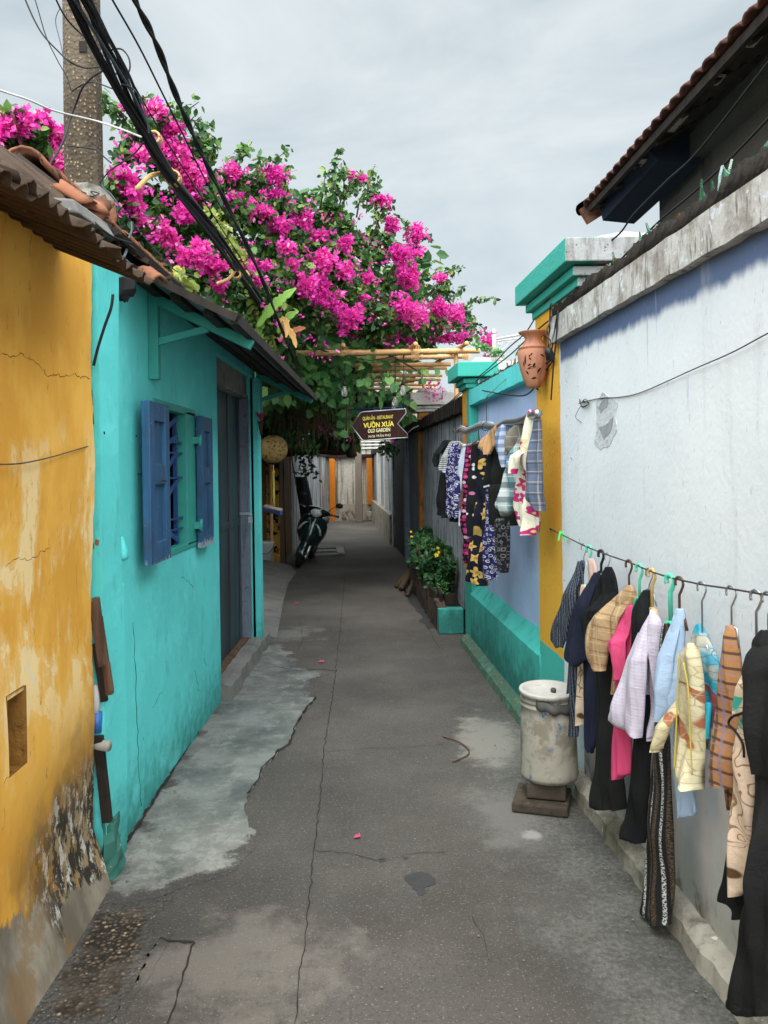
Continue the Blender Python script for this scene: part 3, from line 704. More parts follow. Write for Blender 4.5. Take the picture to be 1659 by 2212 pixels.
def crack(b,L,w,j=.006,z=.0035):
    pts=[G(*p) for p in L]; q=[]
    for i in range(len(pts)-1):
        n=max(3,int((pts[i+1]-pts[i]).length/.035))
        for k in range(n): q.append(pts[i].lerp(pts[i+1],k/n)+Vector((random.uniform(-j,j),random.uniform(-j,j),0)))
    q.append(pts[-1]); n=len(q); vs=[]
    for i,p in enumerate(q):
        t=(q[min(i+1,n-1)]-q[max(i-1,0)]).normalized(); r=Vector((-t.y,t.x,0)); ww=w*random.uniform(.25,1.0)*.5
        vs+=[p+r*ww+Vector((0,0,z)),p-r*ww+Vector((0,0,z))]
    b.add(vs,[(2*i,2*i+1,2*i+3,2*i+2) for i in range(n-1)])
b=MB()
crack(b,[(746,1235),(740,1300),(735,1360),(722,1480),(700,1622),(690,1740),(678,1850),(662,2000),(646,2130),(636,2214)],.0055)
crack(b,[(700,1626),(790,1618),(880,1615),(960,1608)],.004)
crack(b,[(676,1838),(770,1846),(812,1858),(900,1846),(960,1842)],.004,.008)
crack(b,[(735,1360),(650,1356),(600,1360)],.005); crack(b,[(735,1362),(860,1364),(960,1372)],.004)
crack(b,[(640,1450),(690,1446),(728,1450)],.012,.008); crack(b,[(540,1452),(590,1440),(640,1448)],.010,.01)
crack(b,[(345,2028),(372,2034),(420,2036)],.016,.008); crack(b,[(420,2036),(408,2070),(380,2160),(362,2214)],.008)
crack(b,[(560,1580),(590,1560),(640,1540),(660,1500)],.003,.01); crack(b,[(470,1560),(540,1520),(600,1500),(650,1470)],.003,.012)
crack(b,[(1020,1980),(1046,2030),(1056,2080)],.003)
crack(b,[(640,1412),(655,1380),(648,1340)],.004,.01); crack(b,[(920,1345),(935,1378),(950,1400)],.006,.008)
crack(b,[(262,1690),(330,1702),(396,1728),(430,1740)],.003,.01)
crack(b,[(745,1176),(822,1174)],.02,.005); crack(b,[(745,1176),(742,1196)],.01)
# gap under the turquoise wall and along the broken edge of the pale cement
crack(b,[(232,1888),(300,1785),(400,1625),(478,1504)],.022,.006,.0135)
crack(b,[(684,1508),(664,1530),(640,1566),(626,1610),(600,1624),(590,1640),(566,1662),(556,1690),(534,1720)],.016,.005,.0128)
struct(b.build('ground_cracks',MT['crack']))
b=MB()
for _ in range(420):
    y=random.uniform(1.9,9); side=random.random()
    x=(-1.08+abs(random.gauss(0,.07)) if side<.4 else (wallx(y,-.09)-abs(random.gauss(0,.08)) if side<.8 else random.uniform(-.9,.7))); r=random.uniform(.002,.006)
    c=Vector((x,y,r*.6+.003)); b.lathe([(0,r*.7),(r,0),(0,-r*.6)],c,5,rad=lambda j,k:random.uniform(.6,1.3),smooth=False)
gr=b.build('grit',MT['agg2']); gr['kind']='stuff'
tw=MB(); tw.tube(curve([G(957,1593)+Vector((0,0,.006)),G(990,1606)+Vector((0,0,.012)),G(1012,1622)+Vector((0,0,.008)),G(1008,1636)+Vector((0,0,.01)),G(978,1648)+Vector((0,0,.006))]),.004,5)
tag(tw.build('twig',MT['root']),'thin curved dry twig lying on the alley concrete','twig')
for i,(px,py) in enumerate([(770,1812),(640,1305),(692,1432),(655,1248)]):
    g=G(px,py); q=MB(); s=.013 if py>1500 else .024
    q.add([g+Vector((-s,0,.004)),g+Vector((0,-s*.7,.010)),g+Vector((s,0,.006)),g+Vector((0,s*.8,.018))],[(0,1,2,3)])
    q.add([g+Vector((s*.2,s*.2,.006)),g+Vector((s,-s*.7,.012)),g+Vector((s*1.5,.2*s,.01)),g+Vector((s*.9,s,.022))],[(0,1,2,3)])
    tag(q.build('fallen_petal',MT['pinkpet'],solid=.002),['faded pink petal on the concrete beside a cross crack','pink petal on the shaded concrete nearest the ramp edge','pink petal beside the broken edge of pale cement','pink petal on dark ground in front of the scooter'][i],'petal','fallen petals')
# ================= helper: wall face with openings (plane of constant x) =================
def pierced(b,x,y0,y1,z0,z1,holes,depth,thick):
    ys=sorted({y0,y1,*[h[0] for h in holes],*[h[1] for h in holes]}); zs=sorted({z0,z1,*[h[2] for h in holes],*[h[3] for h in holes]})
    for i in range(len(ys)-1):
        for j in range(len(zs)-1):
            cy=(ys[i]+ys[i+1])/2; cz=(zs[j]+zs[j+1])/2
            if any(h[0]<cy<h[1] and h[2]<cz<h[3] for h in holes): continue
            b.add([(x,ys[i],zs[j]),(x,ys[i+1],zs[j]),(x,ys[i+1],zs[j+1]),(x,ys[i],zs[j+1])],[(0,1,2,3)])
    for (a,c,e,g) in holes:
        xb=x-depth
        b.add([(x,a,e),(x,c,e),(x,c,g),(x,a,g),(xb,a,e),(xb,c,e),(xb,c,g),(xb,a,g)],[(0,1,5,4),(1,2,6,5),(2,3,7,6),(3,0,4,7)])
    xb=x-thick
    b.add([(x,y0,z0),(x,y1,z0),(x,y1,z1),(x,y0,z1),(xb,y0,z0),(xb,y1,z0),(xb,y1,z1),(xb,y0,z1)],[(1,2,6,5),(3,0,4,7),(2,3,7,6)])
# ================= YELLOW HOUSE =================
yh=thing('yellow_house','old house with peeling ochre yellow plaster and rusty corrugated eave','house',(-1.13,1.5,0))
def yfx(y,z,x0=-1.13): return x0+.010*math.sin(y*3.1+z*2.3)+.006*math.sin(z*7+y)+max(0,.20-z)*.27
def ywall():
    b=MB(); x0=-1.13
    fx=yfx
    def _o(y,z): return x0+.010*math.sin(y*3.1+z*2.3)+.006*math.sin(z*7+y)+ max(0,.20-z)*.27
    ys=list(np.linspace(-1.5,2.3,16))+[2.345,2.355,2.40,2.46,2.47,2.52]+list(np.linspace(2.58,3.07,10)); zs=sorted(list(np.linspace(0,2.45,46))+[.70,.925])
    hy=(2.352,2.464); hz=(.70,.93)
    V={}
    def vid(i,j):
        if (i,j) not in V:
            y=ys[i];z=zs[j]
            yy=y+(random.uniform(-.006,.006) if i==len(ys)-1 else 0)
            V[(i,j)]=len(b.v); b.v.append((fx(y,z),yy,z))
        return V[(i,j)]
    for i in range(len(ys)-1):
        for j in range(len(zs)-1):
            cy=(ys[i]+ys[i+1])/2; cz=(zs[j]+zs[j+1])/2
            if hy[0]-.01<cy<hy[1]+.01 and hz[0]<cz<hz[1]: continue
            b.f.append((vid(i,j),vid(i+1,j),vid(i+1,j+1),vid(i,j+1))); b.uv.append(None); b.sm.append(True)
    x=x0+.006
    n=len(ys)-1
    edge=[b.v[V[(n,j)]] for j in range(len(zs))]
    b.add(edge+[(x0-.35,3.08,e[2]) for e in edge],[(j,j+1,len(edge)+j+1,len(edge)+j) for j in range(len(edge)-1)])
    b.box(-4.2,-1.48,2.80,2.94,0,2.4); b.box(-4.2,-1.2,-1.5,-1.3,0,2.4)
    return b.build('wall',MT['yellow'],yh)
ywall()
b=MB(); x=-1.123
b.add([(x,2.345,.69),(x,2.47,.69),(x,2.47,.94),(x,2.345,.94),(x-.22,2.345,.69),(x-.22,2.47,.69),(x-.22,2.47,.94),(x-.22,2.345,.94)],[(0,1,5,4),(1,2,6,5),(2,3,7,6),(3,0,4,7),(4,5,6,7)]); b.build('niche',MT['nicheplaster'],yh)
def wcrack(L,r,nm='plaster_crack'):
    b=MB(); pts=[]
    for (x0,y0),(x1,y1) in zip(L[:-1],L[1:]):
        for k in range(6):
            q=X(x0+(x1-x0)*k/6+random.uniform(-2.5,2.5),y0+(y1-y0)*k/6+random.uniform(-3.5,3.5),-1.13); pts.append((yfx(q.y,q.z),q.y,q.z))
    b.tube(pts,[r*.6*random.uniform(.3,1.2) for _ in pts],4); b.build(nm,MT['crackbrown'],yh)
wcrack([(0,762),(30,770),(52,764),(85,790),(105,812),(122,808),(135,815),(158,806),(170,816),(192,816)],.0032)
wcrack([(20,1222),(50,1205),(75,1210),(95,1195),(118,1182)],.0028); wcrack([(172,1190),(174,1300),(173,1380),(174,1440)],.0012); wcrack([(0,1690),(40,1650),(48,1655)],.003)
wr=MB(); wr.tube(curve([X(0,1003,-1.112),X(45,1001,-1.112),X(100,990,-1.112),X(150,976,-1.112),X(190,964,-1.112)]),.0022,5)
wr.build('thin_wire',MT['dksteel'],yh)
def corr(b,A,B,up,pitch=.076,amp=.015,nv=14,jag=.0,sag=.0,rnd=1.0):
    """corrugated sheet: eave line A->B, slope vector up, ridges run along the slope"""
    A=Vector(A);B=Vector(B);up=Vector(up); L=(B-A).length; nu=int(L/pitch*6); n=(B-A).cross(up).normalized()
    if n.z<0:n=-n
    ph=random.uniform(0,6); jg=[0]*(nu+1); cur=0
    for i in range(nu+1):
        if random.random()<.22: cur=random.uniform(-jag,jag*.6)
        jg[i]=cur+random.uniform(-.15,.15)*jag
    def f(u,v):
        p=A+(B-A)*u+up*v; w=math.sin(u*L/pitch*2*math.pi+ph)*amp
        w+=.02*rnd*math.sin(u*L*1.3+v*2+ph)+.012*rnd*math.sin(u*L*4.1+ph*2)
        if v<.08: p=p-up.normalized()*jg[int(round(u*nu))]*(1-v/.08)
        return p+n*w
    b.grid(f,nu,nv)
b=MB(); corr(b,(-.83,-1.0,2.265),(-.81,1.9,2.252),(-1.1,0,.46),jag=.022,rnd=.4); b.build('roof_sheet',MT['rust'],yh,solid=.004)
b=MB(); corr(b,(-.81,1.78,2.268),(-.79,2.76,2.252),(-1.1,0,.46),jag=.03,rnd=.4); b.build('roof_sheet',MT['rust'],yh,solid=.004)
b=MB()
for y in np.arange(-.6,3.0,.62): b.bar((-1.16,y,2.36),(-1.9,y,2.66),.05,.05)
b.build('roof_batten',MT['darkwood'],yh)
b=MB(); corr(b,(-1.9,-1.0,2.72),(-1.85,3.2,2.71),(-2.2,0,.5),nv=4); b.build('upper_roof',MT['rust'],yh,solid=.004)
# ================= TURQUOISE HOUSE =================
th=thing('turquoise_house','turquoise painted house with blue shutters, dark door and sheet awning','house',(-1.15,5.2,0))
b=MB(); pierced(b,-1.15,3.30,7.15,0,2.56,[(3.98,4.66,1.165,1.94),(5.5,7.0,.10,2.42)],.055,.18)
b.box(-3.6,-1.17,6.98,7.15,0,2.4); b.box(-3.6,-1.33,3.12,3.2,0,2.4); b.box(-3.6,-3.45,3.2,6.98,0,2.1)
b.build('wall',MT['teal'],th)
def pil():
    b=MB(); zs=np.linspace(0,2.5,40); L=[];R=[]
    for z in zs:
        L.append((-1.108+random.uniform(-.002,.002),3.105+random.uniform(-.003,.003)+.004*math.sin(z*5),z)); R.append((-1.108+.006*math.sin(z*3),3.345+.008*math.sin(z*2.2)+random.uniform(-.002,.002),z))
    n=len(zs); LB=[(-1.34,3.11,z) for z in zs]; RB=[(-1.146,3.36,z) for z in zs]
    b.add(LB+L+R+RB,[(k*n+i,(k+1)*n+i,(k+1)*n+i+1,k*n+i+1) for k in range(3) for i in range(n-1)])
    return b.build('pilaster',MT['teal'],th)
pil()
b=MB(); c=X(267,1192,-1.115); b.lathe([(0,.075),(.016,.06),(.026,.03),(.034,.0),(.036,-.02),(.030,-.034),(.012,-.040),(.0,-.040)],c+Vector((-.018,0,0)),14,rad=lambda j,k:1+.10*math.sin(j*2.1)); b.build('moulding',MT['teal'],th)
b=MB(); b.hexa([(-1.15,3.37,0),(-1.128,3.37,0),(-1.128,3.43,0),(-1.15,3.43,0)],[(-1.15,3.37,1.12),(-1.125,3.37,1.12),(-1.125,3.43,1.12),(-1.15,3.43,1.12)]); b.build('buried_pipe',MT['teal'],th,bevel=.01)
# broken plaster foot at the corner
b=MB(); rs=[]
for z,w in ((0,.085),(.03,.08),(.06,.06),(.10,.065),(.14,.045),(.18,.04),(.21,.02),(.23,.005)):
    rs.append([Vector((-1.118+w*.65*k+random.uniform(-.014,.014),3.06+.25*t+random.uniform(-.014,.014),z+random.uniform(-.012,.012))) for t,k in ((.25,-.3),(.1,.35),(.3,.9),(.55,.8),(.8,.5),(1,-.2))])
b.loft(rs,smooth=False); b.build('plaster_foot',MT['teal_old'],th,bevel=.008)
# nails, hairline cracks and chips
for (px,py) in ((225,935),(294,942)):
    q=X(px,py,-1.108 if px<260 else -1.15); b=MB(); b.lathe([(0,.004),(.006,.002),(.006,-.004),(0,-.004)],q,8,axis=Matrix.Rotation(math.pi/2,3,'Y')); b.build('nail_hole',MT['crack'],th)
b=MB(); q=X(299,1024,-1.15); b.tube([q+Vector((0,-.02,0)),q+Vector((.02,.0,0)),q+Vector((.02,.03,0))],.003,5); b.tube(curve([q+Vector((.02,.01,0)),q+Vector((.025,.0,.03)),q+Vector((.022,.02,.05))]),.0015,4); b.build('wire_hook',MT['dksteel'],th)
def tcrack(L,r,xx=-1.1495):
    b=MB(); pts=[]
    for (x0,y0),(x1,y1) in zip(L[:-1],L[1:]):
        for k in range(5):
            q=X(x0+(x1-x0)*k/5+random.uniform(-1.5,1.5),y0+(y1-y0)*k/5+random.uniform(-2,2),xx); pts.append(q)
    b.tube(pts,[r*random.uniform(.3,1.1) for _ in pts],4); b.build('hairline_crack',MT['teal_crack'],th)
tcrack([(392,1246),(402,1252),(412,1262),(418,1270)],.0014); tcrack([(330,1530),(345,1500),(352,1494)],.0012); tcrack([(288,1345),(292,1440),(296,1560),(300,1660),(306,1760)],.0022); tcrack([(420,1450),(428,1476),(430,1500)],.0012); tcrack([(440,1420),(447,1440)],.0012)
for (px,py,w,h) in ((198,1180,.012,.02),(210,1172,.010,.016),(209,1296,.008,.012),(215,1364,.008,.016),(196,860,.010,.05),(199,905,.008,.03)):
    q=P(px,py,3.103); b=MB(); b.prism([q+Vector((w*math.cos(a)*random.uniform(.6,1.1),0,h*math.sin(a)*random.uniform(.6,1.1))) for a in np.linspace(0,5.6,9)],(0,.004,0)); b.build('brick_chip',MT['tile'] if py>1000 else MT['crack'],th)
# window
fr=MB(); x=-1.145
for (a,c,e,g) in [(3.96,4.0,1.165,1.94),(4.60,4.815,1.165,1.945),(3.96,4.815,1.925,1.965),(3.96,4.815,1.145,1.18)]:
    fr.box(-1.20,x+.004 if c>4.1 else x,a,c,e,g)
frame=fr.build('window_frame',MT['teal_wood'],th,bevel=.004)
g=MB()
for yy in (4.08,4.22,4.36,4.52): g.bar((-1.19,yy,1.18),(-1.19,yy,1.92),.012,.022)
for (za,zb) in ((1.30,1.20),(1.42,1.55),(1.55,1.72),(1.72,1.80),(1.80,1.90)):
    g.bar((-1.18,4.2,za),(-1.18,4.54,zb),.008,.03)
for zz in (1.27,1.33,1.56,1.70,1.76): g.bar((-1.19,4.1,zz),(-1.17,4.60,zz),.008,.010)
g.build('grille',MT['bluewood'],frame)
g=MB(); g.box(-1.9,-1.207,3.7,5.0,1.0,2.1); g.f=g.f[:]; ro=g.build('dark_room',MT['crack'],th)  # near-black lining puts the unlit room's shade into its colour
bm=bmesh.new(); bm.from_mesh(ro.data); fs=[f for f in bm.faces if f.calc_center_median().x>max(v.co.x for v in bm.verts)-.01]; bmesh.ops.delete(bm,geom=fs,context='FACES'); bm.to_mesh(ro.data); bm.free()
g=MB(); c=Vector((-1.30,4.46,1.50)); g.lathe([(.045,-.12),(.06,.05),(.066,.07),(.066,.085),(.055,.085)],c,16)
pg=g.build('green_pot',flat('green_pot_plastic',(.10,.20,.03),.5,.3),None); tag(pg,'green plastic pot behind the window grille of the turquoise house','pot')
def mkshutter(y0,y1,x0,x1,z0,z1,hinge=True):
    b=MB(); st=.075; w=y1-y0; zm=(z0+z1)/2+.04
    b.box(x0,x1,y0,y0+st,z0,z1); b.box(x0,x1,y1-st,y1,z0,z1)
    for (za,zb) in ((z0,z0+.10),(zm-.05,zm+.05),(z1-.09,z1)): b.box(x0,x1-.001,y0+st,y1-st,za,zb)
    o=b.build('shutter',MT['blue'],th,bevel=.004)
    for (za,zb) in ((z0+.10,zm-.05),(zm+.05,z1-.09)):
        p=MB(); p.box(x0+.004,x1-.020,y0+st,y1-st,za,zb); p.build('panel',MT['blue'],o)
    return o
s1=mkshutter(3.63,3.965,-1.107,-1.068,1.165,1.925); s2=mkshutter(4.80,5.10,-1.135,-1.098,1.13,1.93)
for z in (1.27,1.78):
    b=MB(); b.tube([(-1.11,4.79,z-.035),(-1.11,4.79,z+.035)],.011,8); b.box(-1.146,-1.11,4.75,4.785,z-.02,z+.02); b.build('hinge',MT['teal_wood'],s2)
b=MB(); b.tube([(-1.10,3.78,1.555),(-1.05,3.80,1.555)],.004,5); b.tube([(-1.05,3.76,1.56),(-1.05,3.82,1.55)],.004,5); b.build('latch',MT['dksteel'],s1)
# door
b=MB(); b.box(-1.30,-1.27,5.53,6.93,.12,2.22)
for yy in (5.53,6.0,6.43,6.88): b.box(-1.27,-1.258,yy,yy+.05,.12,2.22)
b.box(-1.27,-1.262,5.58,6.88,1.12,1.18)
dr=b.build('door',MT['door'],th,bevel=.003)
b=MB(); c=P(541,1122,6.75); b.box(c.x-.018,c.x+.018,c.y-.01,c.y+.01,c.z-.03,c.z+.02); b.tube([c+Vector((-.012,0,.02)),c+Vector((-.012,0,.045)),c+Vector((.012,0,.045)),c+Vector((.012,0,.02))],.004,6); b.bar(c+Vector((-.09,.0,.05)),c+Vector((.0,0,.05)),.01,.02)
b.build('padlock',MT['steel'],dr)
b=MB(); b.box(-1.29,-1.20,5.5,7.0,2.225,2.45); b.box(-1.20,-1.185,5.5,7.0,2.225,2.25); b.build('lintel',MT['cement'],th)
b=MB(); b.box(-1.30,-1.18,6.94,7.0,.1,2.22); b.build('jamb',MT['bluegrey'],th)
b=MB(); b.box(-1.205,-1.10,7.0,7.13,.0,2.41); b.build('door_post',MT['teal'],th,bevel=.006)
def step():
    b=MB()
    ys=np.linspace(5.48,7.32,22); rings=[]
    for y in ys:
        w=random.uniform(-.01,.01); h=.125+random.uniform(-.008,.008)
        rings.append([Vector((-1.26,y,0)),Vector((-1.26,y,h)),Vector((-1.13+w,y,h-.004)),Vector((-1.085+w,y,h-.03)),Vector((-1.07+w*1.4,y,0))])
    b.loft(rings,smooth=False); return b.build('doorstep',MT['ramp'],th)
step()
b=MB(); b.box(-1.262,-1.20,5.52,6.95,.115,.135); b.build('door_sill',MT['wood'],th)
b=MB(); c=P(262,628,3.42); rs=[]
for z,w in ((.05,.05),(.03,.07),(0,.075),(-.025,.05),(-.04,.015)): rs.append([c+Vector((w*math.cos(a)+random.uniform(-.012,.012),.05*math.sin(a),z+random.uniform(-.012,.012))) for a in np.linspace(0,5.7,11)])
b.loft(rs,smooth=False); b.build('charred_board',MT['darkboards'],th)
# awning
aw=MB(); aw.add([(-1.155,3.58,2.53),(-.655,3.52,2.275),(-.64,7.42,2.265),(-1.155,7.4,2.53)],[(0,1,2,3)]); awn=aw.build('awning',MT['awn'],th,solid=.012)
b=MB(); b.bar((-.65,3.50,2.268),(-.635,7.44,2.258),.035,.05); b.bar((-1.16,3.565,2.535),(-.635,3.505,2.265),.05,.035); b.bar((-1.16,7.42,2.53),(-.63,7.44,2.26),.04,.035)
b.build('awning_edge',MT['darkwood'],awn)
b=MB()
for t in (.12,.42,.72): xx=-1.15+.5*t; zz=2.53-.255*t-.028; b.bar((xx,3.62,zz),(xx,7.38,zz),.045,.035)
b.build('purlin',MT['darkwood'],awn)
for y in (3.92,7.22):
    b=MB(); b.bar((-1.125,y,2.05),(-1.125,y,2.49),.05,.05,(0,1,0)); b.bar((-1.13,y,2.455),(-.645,y+.02,2.215),.045,.05); b.bar((-1.11,y,2.235),(-.86,y+.01,2.30),.035,.035)
    b.build('bracket',MT['teal_wood'],awn,bevel=.004)
# roof
b=MB(); b.add([(-1.10,3.36,2.60),(-1.10,7.3,2.60),(-1.6,7.0,3.0),(-1.6,3.5,3.0)],[(0,1,2,3)])
b.add([(-1.6,3.5,3.0),(-1.6,7.0,3.0),(-3.75,7.2,2.0),(-3.75,3.2,2.0)],[(0,1,2,3)]); b.add([(-1.10,3.36,2.60),(-1.6,3.5,3.0),(-3.75,3.2,2.0),(-1.3,3.3,2.5)],[(0,1,2,3)]); b.build('roof',MT['shed'],th,solid=.03)
b=MB(); corr(b,(-1.13,2.70,2.53),(-1.10,4.4,2.60),(-.42,0,.33),jag=.05,nv=5); b.build('roof_sheet',MT['rust'],th,solid=.004)
b=MB()
for i,y in enumerate(np.arange(3.55,7.0,.21)):
    r=.075; pts=[]
    for k in range(7):
        an=math.pi*k/6; pts.append(Vector((-1.6+r*math.cos(an)*1.2,y,2.99+r*math.sin(an)+random.uniform(-.008,.008))))
    q=[p+Vector((random.uniform(-.01,.01),.245,-.018)) for p in pts]
    b.loft([pts,q],closed=False)
b.build('ridge_tile',MT['tile'],th,solid=.012)
def broke(px,py,d,L,r,ax,name='broken_tile'):
    c=P(px,py,d); ax=Vector(ax).normalized(); u=ax.cross(Vector((0,-.3,1))).normalized(); w=u.cross(ax); b=MB(); rs=[]
    for t in np.linspace(0,1,6):
        rs.append([c+ax*(L*(t-.5)+ (random.uniform(-.02,.02) if t in (0,1) else 0))+(u*math.cos(a)+w*math.sin(a))*r*(1-.12*t) for a in np.linspace(0,math.pi,9)])
    b.loft(rs,closed=False); return b.build(name,MT['tile'],th,solid=.012)
broke(215,462,3.25,.13,.042,(-.3,-.5,-.8)); broke(231,478,3.3,.10,.036,(.1,-.6,-.8)); broke(184,446,3.2,.16,.036,(.7,.2,-.25)); broke(330,602,3.45,.10,.035,(.7,-.4,-.5)); broke(160,428,3.15,.13,.034,(.8,0,-.5))
b=MB(); b.hexa([(-1.75,2.9,2.60),(-1.10,2.9,2.545),(-1.08,3.25,2.55),(-1.75,3.25,2.66)],[(-1.75,2.9,2.66),(-1.12,2.9,2.60),(-1.12,3.25,2.62),(-1.75,3.25,2.74)]); b.build('mortar_ridge',MT['ramp'],th,bevel=.01)
# ================= junk in the gap between the two houses =================
def bar2(name,p,q,w,h,m,label,cat,grp=None,up=(0,1,0)):
    b=MB(); b.bar(p,q,w,h,up); return tag(b.build(name,m,bevel=.003),label,cat,grp)
gp='planks wedged between the houses'
bar2('plank',P(207,1290,3.095),P(238,1500,3.095),.024,.03,MT['wood'],'rough brown plank leaning out furthest between yellow and turquoise walls','plank',gp)
bar2('plank',P(232,1430,3.06),P(241,1492,3.06),.016,.02,MT['wood'],'short splintered plank end standing proud of the other planks','plank',gp)
bar2('plank',P(201,1300,3.085),P(222,1440,3.085),.03,.02,MT['wood'],'split plank behind the outer plank, top nearest the yellow corner','plank',gp)
bar2('plank',P(206,1390,3.09),P(226,1515,3.09),.026,.02,MT['darkwood'],'narrow darker plank tucked close to the yellow corner above the blue cup','plank',gp)
bar2('plank',P(212,1590,3.09),P(232,1775,3.09),.036,.03,MT['darkwood'],'blackened rotten board standing below the pipe stub','plank',gp)
b=MB(); c=P(210,1560,3.095); b.lathe([(0,-.04),(.016,-.04),(.020,.04),(.0,.04)],c,14); tag(b.build('cup',flat('blue_white_cup',(.04,.14,.42),.4,.4)),'blue paper cup stuck in the gap between the walls','cup')
b=MB(); c=P(206,1512,3.09); b.loft([[c+Vector((.018*math.cos(a)*k,.014*math.sin(a)*k,z)) for a in np.linspace(0,5.6,8)] for z,k in ((.06,.5),(.03,1),(-.02,1.1),(-.06,.6))]); tag(b.build('rag',MT['whitecable']),'pale rag stuffed in the gap above the blue cup','rag')
b=MB(); c=P(224,1608,3.10); b.tube([c+Vector((-.05,0.0,.0)),c+Vector((.028,-.02,0))],.021,12); tag(b.build('pipe_stub',MT['cement']),'short grey drain pipe stub poking from the turquoise wall','pipe')
# ================= RIGHT SIDE: walls in (s, offset, height) coordinates =================
def rbox(b,s0,s1,o0,o1,z0,z1,ns=1):
    rings=[]
    for s in np.linspace(s0,s1,ns+1): rings.append([rw(s,o0,z0),rw(s,o1,z0),rw(s,o1,z1),rw(s,o0,z1)])
    b.loft(rings,smooth=False); return b
# --- white wall
ww=thing('white_wall','white painted garden wall with blue edge and broken glass along its coping','wall',(1.05,2.5,0))
def wob():
    b=MB()
    def f(u,v):
        s=.2+u*(3.87-.2); z=v*2.30
        return rw(s,-.003+.0015*math.sin(s*2.2+z*1.3)+.0015*math.sin(z*4.1+s*3),z)
    b.grid(f,40,26); rbox(b,.2,3.85,.06,.25,0,2.3); return b.build('wall',MT['white'],ww)
wob()
b=MB()
def capring(s,o0,o1,z0,z1,j): return [rw(s,o0+random.uniform(-j,j),z0+random.uniform(-j,j)),rw(s,o1,z0),rw(s,o1,z1),rw(s,o0+random.uniform(-j,j),z1+random.uniform(-j,j))]
b.loft([capring(s,-.045,.30,2.245,2.375,.003) for s in np.linspace(.2,4.24,60)],smooth=False); b.build('coping',MT['dirtcap'],ww)
def mortar():
    b=MB(); rs=[]
    for s in np.linspace(.2,4.22,420):
        h=.060+.03*random.random()+.010*math.sin(s*9); w=random.uniform(-.012,.008)-.026
        rs.append([rw(s,-.005+w,2.372),rw(s,.24,2.372),rw(s,.20,2.375+h*.8),rw(s,.10,2.375+h*1.15+random.uniform(-.008,.008)),rw(s,.02+w,2.375+h)])
    b.loft(rs); return b.build('mortar_bed',MT['mortar'],ww)
mo=mortar()
b=MB(); rs=[]
for s in np.linspace(.2,3.95,70):
    j=random.uniform(-.006,.006); rs.append([rw(s,.06,0),rw(s,-.075+j,0),rw(s,-.07+j,.065+random.uniform(-.006,.006)),rw(s,-.035+j,.085+random.uniform(-.008,.008)),rw(s,.055,.10)])
b.loft(rs,smooth=False); b.build('kerb',MT['kerb'],ww)
def shard(s,off,h,w,m,lean,k,base=2.40,par=None):
    c=rw(s,off,base); b=MB(); t=.006+.004*random.random()
    ang=random.uniform(-.9,.9); u=Vector((math.sin(ang),math.cos(ang),0)); n=Vector((u.y,-u.x,0)); up=Vector((random.uniform(-.25,.25),random.uniform(-.3,.3)*lean,1)).normalized()
    sh=[[(-.5,-.2),(.5,-.2),(.35,.5),(.05,1.0),(-.3,.45)],[(-.5,-.2),(.5,-.2),(.5,.55),(.2,.75),(-.1,1),(-.45,.6)],[(-.4,-.2),(.4,-.2),(.12,1.0),(-.1,.7)]][k]
    b.prism([c+u*w*x+up*h*z+n*(abs(x)*.02) for x,z in sh],n*t); return b.build('glass_shard',m,par or ww)
for (cx,h,w,k) in [(480,.085,.035,1),(560,.105,.07,1),(585,.05,.03,0),(640,.05,.035,2),(690,.055,.04,0),(720,.05,.03,2),(745,.035,.04,1),(790,.06,.03,2),(808,.035,.03,0),(860,.04,.04,1),(920,.085,.028,2),(932,.075,.045,0),(952,.05,.04,1),(1005,.075,.03,2),(1018,.06,.05,0),(1040,.05,.03,1),(1100,.03,.05,1),(1145,.04,.045,1),(1195,.03,.05,0),(1215,.03,.03,1),(1265,.035,.05,1),(1290,.055,.05,0),(1308,.08,.025,2),(1365,.055,.025,2),(1378,.115,.045,2),(1440,.075,.085,0),(1465,.05,.05,1),(1520,.05,.05,1),(1560,.035,.06,1),(1590,.045,.05,0),(1640,.085,.06,1)]:
    q=RW(1050.7+.3667*cx,500,.05); m=MT['glassb'] if cx in (860,1145,745,808) else (MT['glassw'] if cx in (1018,1265,1440,690,952) else MT['glass'])
    shard(q.y,.01+random.uniform(-.01,.05),h*1.1,w*1.2,m,1,k,2.45)
# broken plaster patch
def patch(L,name,m,par,off,t):
    b=MB(); pts=[]
    n=len(L)
    for i in range(n):
        a=L[i];c=L[(i+1)%n]
        for k in range(4): pts.append(RW(a[0]+(c[0]-a[0])*k/4+random.uniform(-1.5,1.5),a[1]+(c[1]-a[1])*k/4+random.uniform(-1.5,1.5),off))
    b.prism(pts,Vector((-t,-t*.06,0))); return b.build(name,m,par,bevel=.002)
patch([(1288,870),(1302,848),(1318,856),(1336,870),(1330,900),(1334,930),(1318,962),(1296,972),(1284,960),(1290,930)],'plaster_patch',dirty('broken_render',S(184,186,188),S(206,208,210),S(150,150,150),.56,20,20),ww,-.004,.003)
for q in ([(1292,880),(1303,862),(1315,862),(1312,880),(1298,892)],[(1294,925),(1312,915),(1326,900),(1322,930),(1306,950)]): patch(q,'hollow',flat('grey_hollow',S(150,150,152),.9,.2,.3,30,bstr=.6),ww,-.006,.002)
